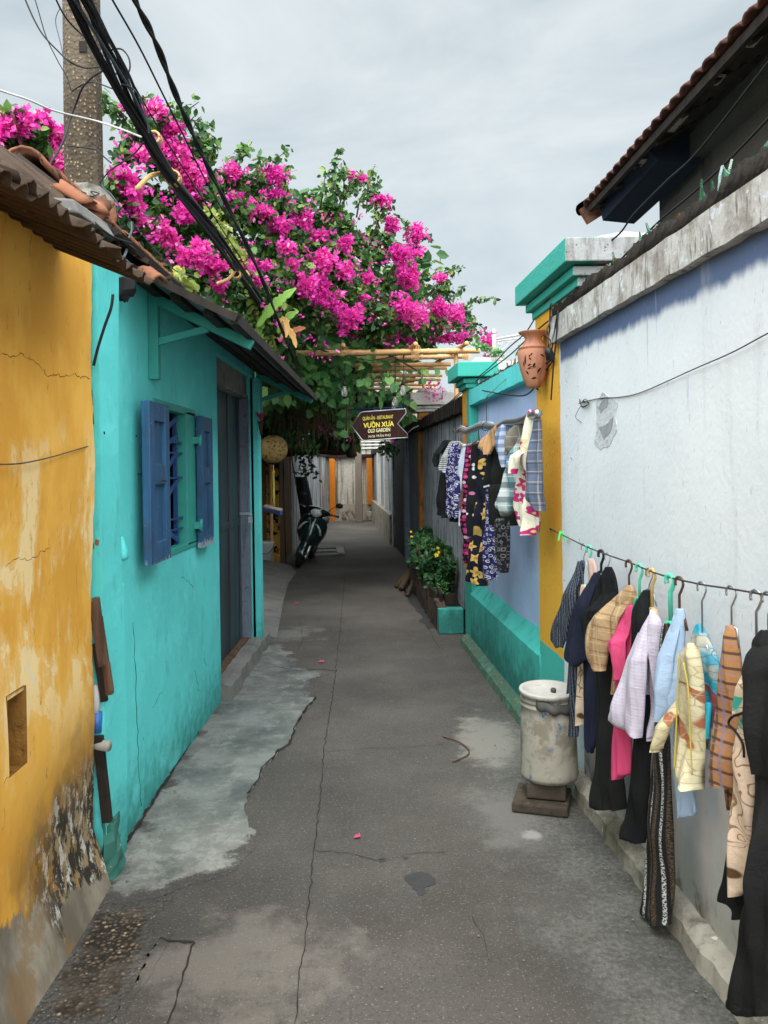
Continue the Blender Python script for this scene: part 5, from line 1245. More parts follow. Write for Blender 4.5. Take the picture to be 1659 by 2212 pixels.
for (px,py) in ((742,752),(898,743),(1008,758)):
    a=P(px,py,9.3); bpole((a.x,9.25,zp+.055),(a.x-.9,15.4,zp+.05),.026)
bpole((-1.55,9.8,0),(-1.55,9.8,zp),.03); bpole((-1.9,13.3,0),(-1.9,13.3,zp),.03); bpole((wallx(9.6,.3),9.6,2.2),(wallx(9.6,.3),9.6,zp),.03); bpole((wallx(13,.3),13,2.2),(wallx(13,.3),13,zp),.03)
b=MB()
for (px,d) in ((742,9.5),(898,9.5),(1008,10.0),(898,10.0)):
    a=P(px,757,d)
    for k in range(3): b.tube([Vector((a.x+.034*math.cos(t)+.02*k-.02,d+.05*math.sin(t)*.8,zp+.02+.062*math.sin(t+.4))) for t in np.linspace(0,6.3,12)],.005,4)
b.build('lashing',MT['straw'],pg)
a=P(780,886,10.6);c=P(868,879,10.6); b=MB(); b.tube([a+Vector((-.3,0,0)),c],.010,8); tag(b.build('blue_rod',MT['bluewood']),'thin blue rod hanging level just above the arrow sign','rod')
# ================= bulbs =================
for i,(px,py,d,l) in enumerate([(744,842,9.6,'clear filament bulb hanging highest in the vine left of the sign'),(744,868,10.6,'clear filament bulb hanging directly under the highest one in the vine'),(749,890,11.6,'small clear bulb lowest of the three left of the sign'),(870.5,840,9.7,'clear filament bulb furthest right among the bamboo poles'),(853,864,9.8,'amber lit looking filament bulb just above the sign top edge'),(850,880,10.4,'small filament bulb touching the top of the arrow sign')]):
    t=thing('filament_bulb',l,'light bulb',tuple(P(px,py,d)),'string light bulbs'); c=P(px,py,d)
    b=MB(); b.lathe([(0,-.085),(.022,-.08),(.036,-.05),(.034,-.02),(.022,.03),(.016,.05),(.0,.05)],c,14); b.build('bulb',MT['bulb'],t)
    b=MB(); b.lathe([(0,.045),(.02,.045),(.022,.09),(.012,.10),(0,.10)],c,12); b.tube([c+Vector((0,0,.1)),Vector((c.x+.02,c.y,zp))],.004,5); b.build('socket',MT['black'],t)
    b=MB()
    for k in range(4): a=k*1.57; b.tube([c+Vector((.012*math.cos(a),.012*math.sin(a),-.04)),c+Vector((.006*math.cos(a),.006*math.sin(a),.02))],.002,4)
    b.build('filament',MT['fil'],t)
b=MB(); b.tube(curve([Vector((P(744,800,9.6).x,9.6,zp)),Vector((P(800,800,9.6).x,9.6,zp-.08)),Vector((P(870,800,9.7).x,9.7,zp)),Vector((P(850,800,10.4).x,10.4,zp)),Vector((P(749,800,11.6).x,11.6,zp))]),.005,5); tag(b.build('festoon_cable',MT['cable']),'black festoon cable carrying the string bulbs under bamboo','cable')
# ================= sign =================
DS=9.8; SC=DS/F; sg=thing('arrow_sign','maroon arrow shaped sign with yellow lettering hanging over the alley','sign',tuple(P(820,918,DS)))
def SP(x,y,dy=0): p=P(x,y,DS); return Vector((p.x,DS+dy,p.z))
out=[(759.5,920),(779,891),(785,889.5),(876,883),(877.5,892),(858.7,915.5),(880,937),(880.7,945),(786,952),(781,949)]
b=MB(); b.prism([SP(x,y) for x,y in out],(0,.02,0)); b.build('board',MT['signb'],sg)
b=MB(); b.tube([SP(x,y,.004) for x,y in out+[out[0]]],.008,6); b.build('frame',MT['steel'],sg)
b=MB(); b.tube([SP(784,889),SP(783,840)],.004,5); b.tube([SP(872,884),SP(873,800)],.004,5); b.tube([SP(880,936),SP(893,925),SP(905,920)],.010,6); b.build('hanger_wire',MT['dksteel'],sg)
def text(s,cx,cy,w,h,tilt,m,nm,fat=.0):
    cu=bpy.data.curves.new(nm,'FONT'); cu.body=s; cu.align_x='CENTER'; cu.align_y='CENTER'; cu.extrude=.002; cu.offset=fat
    o=bpy.data.objects.new('tmp',cu); C.objects.link(o); dg=bpy.context.evaluated_depsgraph_get(); dg.update(); me=bpy.data.meshes.new_from_object(o.evaluated_get(dg)); bpy.data.objects.remove(o)
    xs=[v.co.x for v in me.vertices]; ys=[v.co.y for v in me.vertices]; sx=w*SC/(max(xs)-min(xs)); sy=h*SC/(max(ys)-min(ys)); mx=(max(xs)+min(xs))/2; my=(max(ys)+min(ys))/2
    o0=SP(cx,cy)-Vector(sg.location)
    for v in me.vertices:
        X_=(v.co.x-mx)*sx; Y_=(v.co.y-my)*sy; v.co=Vector((o0.x+X_,-.003+v.co.z*.5,o0.z+Y_+X_*tilt))
    me.materials.clear(); me.materials.append(m); o=bpy.data.objects.new(nm,me); C.objects.link(o); o.parent=sg; return o
tl=.058
text('QUÁN ĂN - RESTAURANT',816.5,901.5,66,11.5,tl,MT['signy'],'lettering',.004)
text('VƯỜN XƯA',818,915.5,66,14.5,tl,MT['signy'],'lettering',.03)
text('OLD GARDEN',818.7,929.3,48,8.2,tl,MT['signp'],'lettering',.02)
text('76/26 TRẦN PHÚ',819.6,940,48,7.6,tl,MT['signp'],'lettering')
# ================= lantern =================
DL=11.2; lc=P(590,970,DL); la=thing('silk_lantern','round gold silk lantern with worn brown pattern and yellow tassel','lantern',tuple(lc))
b=MB(); R0=.212; b.lathe([(R0*math.sin(t),R0*.94*math.cos(t)) for t in np.linspace(.28,math.pi-.28,18)],lc,48,rad=lambda j,k:1-.05*abs(math.cos(j*math.pi*7/k))**4); b.build('shade',MT['lantern'],la)
b=MB(); b.lathe([(.06,.195),(.062,.21),(.05,.21)],lc,20); b.lathe([(.05,-.215),(.062,-.21),(.06,-.195)],lc,20); b.tube([lc+Vector((0,0,.2)),lc+Vector((0,0,.95))],.004,5); b.build('ring',MT['darkwood'],la)
b=MB(); b.lathe([(0,-.22),(.008,-.22),(.008,-.30),(.02,-.31),(.02,-.34),(.014,-.35),(.017,-.60),(.013,-.80),(0,-.80)],lc,10); b.build('tassel',MT['signy'],la)
# left far elements
yp=thing('mouldy_pillar','yellow plaster pillar blotched with black mould beside brown return wall','pillar',(-1.9,14,0))
b=MB(); xa=P(576,1100,13.6).x; xb=P(603,1100,13.6).x; b.box(xa,xb,13.6,15.2,0,2.9); b.build('shaft',MT['blotch'],yp)
b=MB(); b.box(xb,xb+.012,13.62,15.2,0,2.9); b.build('return_wall',MT['brownwall'],yp)
b=MB(); b.tube([P(612,1000,13.5),P(618,1225,13.5)],.012,6); b.build('conduit',MT['dksteel'],yp)
sw=thing('shaded_yard_wall','dark shaded plaster wall set back behind the turquoise door post','wall',(-2.6,10,0))
b=MB(); b.box(-2.75,-2.6,7.15,13.6,0,2.6); b.box(-2.6,xa,13.55,13.7,0,2.6); b.build('wall',MT['brownwall'],sw)
lwll=thing('left_far_wall','blotchy grey white wall along the far left of the alley','wall',(-1.8,20,0))
b=MB(); b.box(-2.0,-1.78,15.2,24.4,0,1.95); b.build('wall',MT['leftwhite'],lwll)
b=MB(); b.box(-2.02,-1.73,15.2,24.4,1.95,2.06); b.build('coping',MT['mortar'],lwll)
x=P(684,1060,22).x; b=MB(); b.box(x-.12,x+.10,21.8,22.2,0,2.0); b.build('brown_pilaster',MT['brownwall'],lwll)
b=MB(); a=P(695,1118,23.0); b.tube([Vector((a.x,23,0)),Vector((a.x,23,2.3))],.06,12); tag(b.build('white_post',MT['endwall']),'thin stained white pipe post standing left of the orange pilaster','post')
b=MB(); A=P(650,1032,15.6);B_=P(668,1110,15.0)
b.loft([[Vector((P(px,py,d).x+w*math.cos(t)*.9,d+w*math.sin(t)*.6,P(px,py,d).z)) for t in np.linspace(0,5.6,9)] for px,py,d,w in ((650,1030,15.6,.13),(655,1060,15.5,.15),(662,1100,15.4,.15),(664,1170,15.2,.12))],smooth=False)
tag(b.build('rolled_mat',MT['darkboards']),'dark rolled mat leaning against the wall behind the scooter','mat')
pb=thing('white_pail','white plastic pail with wire handle beside the mouldy pillar','pail',tuple(G(578,1219,.02)))
c=Vector(pb.location); c.x=P(574,1200,c.y).x; b=MB(); b.lathe([(.0,0),(.105,0),(.135,.30),(.142,.31),(.142,.35),(.150,.36),(.146,.385),(.13,.385)],c,28); b.build('bucket',MT['pail'],pb)
b=MB(); b.tube([c+Vector((.145*math.cos(t),-.145*abs(math.sin(t)),.34-.15*math.sin(t))) for t in np.linspace(0,math.pi,14)],.006,5); b.build('wire_handle',MT['dksteel'],pb)
bt=thing('blue_shelf','worn board on a blue bracket jutting from behind the door post','shelf',tuple(P(590,1100,9.2)))
b=MB(); b.hexa([P(568,1098,9.9),P(605,1108,9.2),P(611,1103,9.4),P(574,1094,10.2)],[P(568,1093,9.9),P(605,1103,9.2),P(611,1098.5,9.4),P(574,1089,10.2)]); b.build('board',MT['palewood'],bt)
b=MB(); b.bar(P(570,1101,9.9),P(607,1108,9.2),.03,.045); b.bar(P(577,1104,9.8),P(594,1106,9.4),.03,.03); b.build('bracket',MT['bluewood'],bt)
fv=thing('wall_vase','small pink paper flower in a cone on the turquoise door post','ornament',tuple(P(566,905,7.0))); c=P(563,910,6.98)
b=MB(); b.lathe([(0,-.13),(.006,-.12),(.026,.0),(0,.0)],c,10); b.build('cone',MT['root'],fv)
b=MB()
for k in range(5): a=k*1.25; b.add([c,c+Vector((.03*math.cos(a),.03*math.sin(a),.05)),c+Vector((.05*math.cos(a+.4),.05*math.sin(a+.4),.09)),c+Vector((.03*math.cos(a+.9),.03*math.sin(a+.9),.05))],[(0,1,2,3)])
b.build('flower',flat('dusty_red_paper',S(170,60,80),.8),fv,solid=.003)
gt=thing('drain_grate','rectangular metal drain frame lying on the ground by the scooter','grate',tuple(G(705,1192)))
q=[G(672,1204),G(742,1200),G(738,1186),G(672,1188)]
b=MB()
for i in range(4): b.bar(q[i]+Vector((0,0,.025)),q[(i+1)%4]+Vector((0,0,.025)),.06,.03)
m1=q[0].lerp(q[3],.45);m2=q[1].lerp(q[2],.45); b.bar(m1+Vector((0,0,.03)),m2+Vector((0,0,.03)),.04,.03); m1=q[1].lerp(q[0],.1);m2=q[2].lerp(q[3],.1); b.bar(m1+Vector((0,0,.032)),m2+Vector((0,0,.032)),.10,.03); b.build('frame',MT['cement'],gt)
b=MB(); b.add([p+Vector((0,0,.012)) for p in q],[(0,1,2,3)]); b.build('mesh',MT['dksteel'],gt)
# ================= scooter =================
def scooter():
    g=G(643,1226); root=thing('motor_scooter','dark green motor scooter leaning on its stand facing the camera','scooter',(0,0,0))
    Tm=Matrix.Translation(g)@Matrix.Rotation(math.radians(-4),4,'Z')@Matrix.Rotation(math.radians(19),4,'Y')
    # local: front towards -y, z up, front contact at origin
    def put(b,name,m,par=root,**k):
        b.v=[tuple(Tm@Vector(v)) for v in b.v]; return b.build(name,m,par,**k)
    def wheel(y,r,par):
        b=MB(); b.lathe([(r-.05,-.035),(r-.015,-.045),(r,-.02),(r,.02),(r-.015,.045),(r-.05,.035)],(0,y,r),28,axis=Matrix.Rotation(math.pi/2,3,'Y')); o=put(b,'wheel',MT['black'],par)
        b=MB(); b.lathe([(0,-.03),(.06,-.035),(.08,-.015),(r-.06,-.02),(r-.05,-.03),(r-.05,.03),(r-.06,.02),(.08,.015),(.06,.035),(0,.03)],(0,y,r),24,axis=Matrix.Rotation(math.pi/2,3,'Y')); put(b,'rim',MT['steel'],o); return o
    wheel(.0,.23,root); wheel(1.22,.23,root)
    for s in (-1,1):
        b=MB(); b.tube([(s*.075,-.01,.21),(s*.075,.045,.33),(s*.075,.11,.48),(s*.07,.17,.62)],[.028,.026,.022,.020],10); put(b,'fork',MT['chrome'])
        b=MB(); b.tube([(s*.085,-.01,.19),(s*.05,-.01,.23)],.03,10); put(b,'fork_foot',MT['chrome'])
    b=MB(); rs=[]
    for t in np.linspace(-.5,1.9,12):
        a=t; yy=-.255*math.sin(a-.35)*1.0; zz=.23+.26*math.cos(a-.35); rs.append([Vector((x,yy,zz-.05*abs(x/.07)**2)) for x in (-.07,-.045,0,.045,.07)])
    b.loft(rs,closed=False); put(b,'front_fender',MT['scoot'],solid=.006)
    # leg shield
    rows=[(.36,.07,.10,.10),(.44,.13,.10,.14),(.54,.185,.10,.18),(.66,.205,.12,.20),(.76,.20,.145,.21),(.84,.15,.17,.19),(.88,.09,.19,.15)]
    b=MB(); rs=[]
    for z,w,y,t in rows: rs.append([Vector((w*math.cos(a)*1.18,y+(-.13 if math.sin(a)<0 else .10)*abs(math.sin(a))**1.2+.04*abs(math.cos(a)),z)) for a in np.linspace(0,2*math.pi,25)[:-1]])
    b.loft(rs); put(b,'leg_shield',MT['scoot'])
    for s in (-1,1):
        b=MB(); b.loft([[Vector((s*(x0+.018*math.cos(a)),y+.012*math.sin(a),z)) for a in np.linspace(0,5.6,8)] for z,x0,y in ((.60,.185,.06),(.68,.16,.005),(.74,.11,-.01),(.76,.08,.0))]); put(b,'turn_signal',MT['hl'])
    # handlebar cover
    b=MB(); rs=[]
    for x,h,d,y,z in ((-.21,.02,.02,.27,.95),(-.16,.045,.06,.24,.95),(-.08,.075,.10,.20,.945),(0,.085,.12,.18,.945),(.08,.075,.10,.20,.945),(.16,.045,.06,.24,.95),(.21,.02,.02,.27,.95)):
        rs.append([Vector((x,y+d*math.cos(a),z+h*math.sin(a))) for a in np.linspace(0,2*math.pi,17)[:-1]])
    b.loft(rs); put(b,'handlebar_cover',MT['scoot'])
    b=MB(); b.lathe([(0,.05),(.06,.045),(.095,.02),(.105,-.01)],(0,.075,.925),24,axis=Matrix.Rotation(math.radians(100),3,'X'),rad=lambda j,k:1-.35*abs(math.sin(2*math.pi*j/k))); put(b,'headlight',MT['hl'])
    for s in (-1,1):
        b=MB(); b.tube([(s*.19,.26,.95),(s*.35,.33,.955)],.017,8); put(b,'grip',MT['black'])
        b=MB(); b.tube([(s*.22,.20,.955),(s*.34,.25,.955)],.006,6); put(b,'brake_lever',MT['steel'])
        b=MB(); b.tube([(s*.16,.25,.97),(s*.20,.24,1.05),(s*.27,.24,1.12)],.006,6); mr=put(b,'mirror',MT['black'])
        b=MB(); b.lathe([(0,-.02),(.05,-.018),(.065,0),(.05,.012),(0,.014)],(s*.31,.24,1.14),18,axis=Matrix.Rotation(math.pi/2,3,'X')@Matrix.Rotation(.2,3,'Z'),rad=lambda j,k:1-.3*abs(math.sin(2*math.pi*j/k))); put(b,'mirror_glass',MT['black'],mr)
    b=MB(); b.loft([[Vector((w*math.cos(a),y,z+h*math.sin(a))) for a in np.linspace(0,2*math.pi,15)[:-1]] for y,w,h,z in ((.22,.09,.10,.42),(.40,.11,.08,.32),(.60,.13,.10,.36),(.75,.16,.18,.48),(1.1,.16,.17,.54),(1.45,.10,.10,.62))]); put(b,'body',MT['scoot'])
    b=MB(); b.loft([[Vector((w*math.cos(a),y,z+h*math.sin(a))) for a in np.linspace(0,2*math.pi,15)[:-1]] for y,w,h,z in ((.58,.07,.03,.70),(.68,.12,.05,.72),(1.0,.14,.055,.74),(1.35,.10,.04,.77))]); put(b,'seat',MT['black'])
    b=MB(); b.tube([(.06,.62,.26),(.20,.60,.10),(.235,.60,-.02)],.012,6); put(b,'side_stand',MT['dksteel'])
    b=MB(); b.tube([(-.14,.80,.26),(-.17,1.2,.28),(-.17,1.5,.34)],[.03,.05,.05],10); put(b,'exhaust',MT['dksteel'])
    return root
scooter()
# ================= bin =================
bn=thing('waste_bin','paint spattered white plastic bin with lid standing on brown block','bin',(0,0,0))
gb=G(1176,1735); dB=gb.y; sB=dB/F
def zB(py): return H-(py-CY-5)*sB
cB=Vector((P(1182,1600,dB).x,dB,0)); cB.x=P(1185,1600,dB).x
zt=zB(1506); zb=zB(1684); R1=sB*63
b=MB(); b.lathe([(0,zb),(R1*.96,zb),(R1,zb+.02),(R1*.97,zb+.04),(R1*.93,zt-.10),(R1*.90,zt-.06),(R1*.95,zt-.055),(R1*.95,zt-.045),(R1*.91,zt-.042),(R1*.91,zt-.032),(R1*.95,zt-.03),(R1*.95,zt-.018),(R1*.91,zt-.015),(R1*.93,zt)],cB,48); b.build('body',MT['bin'],bn)
b=MB(); b.lathe([(R1*.93,zt-.002),(R1*.955,zt-.002),(R1*.97,zt+.012),(R1*.955,zt+.020),(R1*.83,zt+.018),(R1*.81,zt+.004),(R1*.4,zt+.003),(0,zt+.006)],cB+Vector((-.004,0,.006)),48,axis=Matrix.Rotation(.03,3,'X')); ld=b.build('lid',MT['lid'],bn)
b=MB(); b.lathe([(.012,zt+.003),(.014,zt+.018),(.009,zt+.026),(0,zt+.027)],cB+Vector((.02,-.03,.003)),10); b.build('knob',MT['dksteel'],ld)
b=MB(); rs=[]
for z,k in ((zt+.0,.94),(zt-.012,.97),(zt-.03,.985),(zt-.05,.97)): rs.append([cB+Vector((R1*k*math.cos(a)*(1+.02*math.sin(a*9)),R1*k*math.sin(a)*(1+.02*math.sin(a*11)),z+.02*math.sin(a*2.0+.9)+.006*math.sin(a*13))) for a in np.linspace(-2.2,1.0,34)])
b.loft(rs,closed=False); b.build('bag',MT['bag'],bn,solid=.002)
b=MB(); Rz=Matrix.Translation(cB+Vector((-.015,-.01,0)))@Matrix.Rotation(-.25,4,'Z'); b.box(-.088,.092,-.09,.09,.055,zb,Rz); tag(b.build('concrete_block',MT['blockc'],bevel=.008),'square brown concrete block between the bin and the slab','block')
b=MB(); Rz=Matrix.Translation(cB+Vector((-.03,-.02,0)))@Matrix.Rotation(-.3,4,'Z'); b.box(-.135,.12,-.125,.12,.002,.05,Rz); tag(b.build('paving_slab',MT['blockc'],bevel=.01),'chipped flat slab on the ground under the bin block','slab')
# ================= BOUGAINVILLEA =================
def Dep(px): return float(np.interp(px,[0,200,450,700,950,1060],[5.6,6.3,7.3,8.8,10.6,11.4]))
bv=thing('bougainvillea','huge bougainvillea heaped over the roofs with magenta flower clusters','bougainvillea',(-2.6,8.6,0))
def blob(L,dens,dd=0,rz=.8,ry=1.0):
    """each big lump is broken into smaller clumps with gaps between them"""
    out=[]
    for (px,py,r) in L:
        for k in range(5):
            a=random.uniform(0,6.28); q=random.uniform(.25,.78)*r; x=px+math.cos(a)*q; y=py+math.sin(a)*q*.85; rr=r*random.uniform(.30,.52)
            d=Dep(x)+dd+random.uniform(-.35,.35); d=max(d,10.9) if py>690 and px>560 else d; c=P(x,y,d); R=rr*d/F; n=int(dens*(rr/60)**2*1.15)
            out.append(ell(c,(R,R*ry,R*rz),int(n*.8),.15)); out.append(np.array(c)+RNG.normal(size=(int(n*.2),3))*R*.62)
    return np.concatenate(out)
BL=[(330,330,70),(420,390,80),(270,420,75),(300,340,50),(360,480,95),(460,470,90),(540,450,70),(600,480,70),(640,540,90),(560,560,105),(460,580,90),(400,540,80),(700,500,62),(735,470,48),(790,530,62),(845,530,40),(880,560,36),(700,600,105),(800,620,95),(865,600,45),(620,650,90),(760,690,95),(860,690,75),(930,690,55),(980,690,42),(1005,718,28),(680,715,80),(540,640,60),(640,745,60),(930,712,45),(830,712,55),(300,500,60),(330,560,50),(240,450,50),(740,560,70),(580,400,45),(660,450,45),(480,400,55)]
pts=blob(BL,640)
leaves('foliage',pts,.072,'ovate',MT['bleaf'],bv,hang=.35,up=.45)
pts=blob([(x,y,r*.8) for x,y,r in BL if y>430],150,1.2)
leaves('inner_foliage',pts,.16,'ovate',MT['bleaf'],bv,hang=.5,up=.2)
V=[]
for _ in range(5200):
    y=random.uniform(10.6,16.2); V.append((random.uniform(-3.2,wallx(y,.3)),y,random.uniform(3.35,4.6)))
leaves('added_shade_foliage',V,.19,'ovate',MT['bleaf'],bv,hang=.3,up=.8)  # leaves added over the pergola to darken the alley below
# shoots that stick out of the crown
SHO=[[(300,330),(275,270),(250,235),(228,215),(222,200)],[(300,330),(282,300),(262,262),(240,235),(216,228)],[(330,300),(310,250),(300,220),(330,205)],[(360,330),(390,290),(400,245),(430,220)],[(450,390),(445,340),(450,300),(446,296)],[(470,400),(490,370),(515,335),(530,318)],[(480,400),(505,350),(525,330),(534,312)],[(575,420),(573,380),(576,342)],[(600,420),(612,380),(618,362)],[(690,470),(698,410),(704,370)],[(720,480),(740,420),(744,372),(742,360)],[(735,460),(756,400),(768,382),(790,382)],[(770,470),(778,430),(790,415)],[(640,440),(655,425),(670,424)],[(840,500),(855,470),(875,480),(885,500)],[(880,600),(905,595),(935,595)],[(930,640),(955,610),(965,600)],[(960,650),(985,635),(1000,620)],[(960,690),(1000,700),(1030,715),(1050,740)],[(1000,700),(1040,705),(1060,750)],[(270,480),(240,470),(225,500)],[(480,520),(505,505),(540,560)],[(360,300),(370,255),(366,225)],[(520,420),(540,390),(560,380)],[(800,520),(830,450),(845,440)]]
for (x0,y0) in [(240,320),(235,400),(290,260),(325,250),(370,270),(410,300),(450,340),(490,370),(530,375),(575,390),(610,410),(650,430),(690,430),(725,410),(755,405),(800,450),(830,470),(860,480),(900,530),(925,590),(940,620),(965,650),(985,680),(1005,705),(880,500),(710,440),(560,400),(430,330),(350,270),(270,290)]:
    for _ in range(1):
        a=math.radians(random.uniform(-120,-20)); L=random.uniform(45,110); cv=random.uniform(.2,.9); pt=[(x0+random.uniform(-15,15),y0+random.uniform(5,30))]
        for k in range(4): pt.append((pt[-1][0]+math.cos(a)*L/4,pt[-1][1]+math.sin(a)*L/4)); a+=cv*.35
        SHO.append(pt)
sp=[]
for L in SHO:
    c=curve([P(x,y,Dep(x)-.2+random.uniform(-.2,.2)) for x,y in L],8); st=MB(); st.tube(c,[.008*(1-i/len(c))+.003 for i in range(len(c))],5); st.build('shoot',MT['stem'],bv)
    for i,p in enumerate(c[4:]):
        for k in range(2): sp.append(np.array(p)+RNG.normal(size=3)*.022)
leaves('shoot_leaves',sp,.068,'ovate',MT['bleaf'],bv,hang=.4,up=.3)
for L in [[(760,985,13.2),(755,930,13),(770,860,12.4),(760,760,11)],[(600,978,13.6),(680,972,13.4),(745,975,13.2),(765,950,13)],[(430,800,8.2),(420,640,7.8),(380,500,7.2)],[(600,850,9.6),(560,700,8.6),(480,540,7.6)],[(760,800,11),(800,680,10),(860,560,9.8)],[(680,820,10),(680,650,9.2),(690,500,8.9)]]:
    c=curve([P(*q) for q in L],6); n=len(c); st=MB(); st.tube(c,[(.09 if L[0][0] in (620,760,600) and L[0][1]>900 else .05)*(1-.6*i/n) for i in range(n)],8); st.build('stem',MT['stem'],bv)
# flower clusters
z3=lambda L:[(387+.4334*x,331.8+.4334*y,.4334*a,.4334*b) for x,y,a,b in L]
z1=lambda L:[(.3333*x,.3333*y,.3333*a,.3333*b) for x,y,a,b in L]
CLU=z3([(60,110,80,70),(270,100,35,38),(470,110,72,40),(340,265,50,38),(420,290,48,28),(470,200,50,18),(610,325,62,45),(500,360,55,42),(30,300,50,40),(700,415,52,30),(830,450,45,42),(540,470,50,30),(60,520,72,50),(170,560,60,38),(320,570,60,38),(300,500,40,18),(720,545,80,62),(830,590,38,48),(640,660,52,55),(720,690,40,60),(560,550,32,25),(940,625,35,28),(1000,235,58,34),(1060,360,38,45),(1180,400,54,60),(1100,500,62,48),(1185,495,28,24),(1150,620,55,62),(1110,590,28,38),(1300,620,34,24),(850,100,28,18),(910,125,30,18),(1110,770,88,60),(1190,810,58,55),(1300,770,80,45),(1380,800,48,42),(1040,890,55,48),(840,820,66,66),(870,885,34,38),(780,870,28,36),(1150,935,22,26),(1340,920,80,26),(1400,925,28,28),(1540,950,38,58),(200,660,30,24),(430,560,38,18),(400,640,28,18),(760,760,38,28),(700,735,28,18),(915,720,28,18),(800,700,18,18),(280,220,28,18),(1050,980,18,40),(1560,1030,26,16)])
CLU+=z1([(1000,715,80,52),(1100,840,70,48),(820,690,28,30),(1010,960,88,66),(1140,980,86,60),(1170,1080,86,56),(900,1010,58,38),(780,1170,98,66),(830,1230,98,78),(860,1330,58,56),(1520,1120,38,38),(1190,1390,58,50),(910,1440,28,28),(1060,1510,76,66),(1110,1560,66,46),(1300,1600,56,46),(1250,1270,28,48),(1270,1180,68,26),(1400,1170,38,14),(1500,1270,28,18),(1390,1360,36,18)])
def cluster(px,py,rx,ry,par,dd=-.35):
    d=Dep(px)+dd-(.25 if py>520 else 0); d=max(d,10.5) if py>690 and px>560 else d; c=P(px,py,d); k=d/F; A=rx*k*.95; Bz=ry*k*.95; n=int(max(14,min(300,rx*ry*.32)))
    fl=[]
    for _ in range(n):
        v=RNG.normal(size=3); v/=np.linalg.norm(v); v*=RNG.random()**.5*(1.0 if RNG.random()<.8 else 1.35)
        # lumpy outline
        w=1+.35*math.sin(v[0]*7+px)+.25*math.sin(v[2]*9+py)
        o=np.array(c)+v*np.array([A*w,min(A,Bz)*.8,Bz*w])
        for q in range(3): fl.append(o+RNG.normal(size=3)*.008)
    o=leaves('flower_cluster',fl,.044,'bract',MT['bract'],par,hang=-.1,up=.35)
    at=o.data.attributes['tint']; a=np.zeros(len(o.data.vertices),np.float32); at.data.foreach_get('value',a); sh=random.choice([-.25,-.1,0,.08,.16]); at.data.foreach_set('value',np.clip(a*.8+.1+sh,0,1)); return o
for c in CLU: cluster(*c,bv)
# stray blossoms
stray=[]
for (px,py,r) in BL:
    for _ in range(6):
        x=px+random.uniform(-r,r);y=py+random.uniform(-r,r)*.9; o=np.array(P(x,y,Dep(x)-.5))
        for q in range(5): stray.append(o+RNG.normal(size=3)*.02)
leaves('stray_blossom',stray,.04,'bract',MT['bract'],bv,hang=0,up=.4)
# second plant left of the pole
b2=thing('bougainvillea','smaller bougainvillea in bloom left of the concrete pole','bougainvillea',(-3.4,6.0,0))
BL2=[(60,300,55),(110,330,48),(30,340,50),(105,380,42),(15,270,40),(-40,320,70),(150,360,30),(-60,380,70),(80,390,45)]
leaves('foliage',blob(BL2,520),.072,'ovate',MT['bleaf'],b2,hang=.35)
for c in z1([(110,800,110,76),(265,785,55,44),(340,880,86,70),(150,1060,92,60),(320,1060,108,86),(400,1130,46,50),(30,830,40,40),(-60,900,80,60),(420,880,30,40)]): cluster(*c,b2)
b=MB(); b.tube(curve([P(40,700,6),P(50,500,5.9),P(70,330,5.7)]),[.05]*16+[.03],7); b.build('stem',MT['stem'],b2); b=MB(); b.tube(curve([P(20,420,5.8),P(10,270,5.7),P(0,235,5.6)]),.008,5); b.build('shoot',MT['stem'],b2)
# yellowish climbing vine between the cables
yv=thing('yellow_vine','yellowish green creeper trailing along the cable bundle','vine',tuple(X(480,540,-1.25))); sp=[]
for L in [[(452,452),(480,500),(500,545),(520,580)],[(470,470),(500,525),(528,560)],[(560,690),(580,730),(590,770)],[(545,640),(560,700),(600,760)],[(380,600),(390,612),(402,610)]]:
    for p in curve([X(x,y,-1.22) for x,y in L],9):
        for k in range(3): sp.append(np.array(p)+RNG.normal(size=3)*.03)
leaves('foliage',sp,.06,'ovate',leafm('yellow_green_leaf',[(0,(.14,.20,.03)),(.6,(.24,.30,.05)),(1,(.36,.36,.07))],.3),yv,hang=.5)
# ================= heart leaved vine over the pergola =================
vn=thing('heart_leaf_vine','bright green heart leaved vine spreading over and hanging from the pergola','vine',(-.8,11,0))
def area(L,n,d0,d1,js=1.0):
    out=[]
    for (px,py,rx,ry,w) in L:
        for _ in range(int(n*w)):
            d=random.uniform(d0,d1); x=random.gauss(px,rx*.5);y=random.gauss(py,ry*.5); out.append(P(x,y,d))
    return out
V1=area([(650,745,60,30,1),(700,770,70,40,1.6),(640,790,40,40,1.0),(760,790,60,36,1.3),(800,775,60,20,.5),(840,815,50,16,.35),(905,800,40,10,.15),(930,812,30,14,.15),(700,820,60,36,1.1),(780,840,40,30,.7),(745,745,60,18,.7),(830,845,50,14,.35),(640,840,30,30,.5),(620,760,26,50,.8),(590,790,24,36,.5),(700,740,120,14,.8),(800,742,60,10,.4),(930,800,30,8,.1),(1010,800,20,8,.12)],105,9.62,10.4)
V1=[p for p in V1 if p.x<-.42 or random.random()<.22]
leaves('foliage',V1,.105,'heart',MT['vleaf'],vn,hang=.75,up=.15,nrm=np.array([0,-.9,.35]))
V2=area([(700,860,70,26,1.2),(760,870,40,36,1),(800,866,40,12,.5),(745,905,16,40,.6),(890,862,50,6,.35),(880,868,30,8,.2),(720,800,80,40,1.4),(830,858,30,8,.3)],110,10.4,12.5)
V2=[p for p in V2 if p.x<-.45 or random.random()<.25]
leaves('back_foliage',V2,.10,'heart',MT['vleaf'],vn,hang=.7,up=.2,nrm=np.array([0,-.8,.3]))
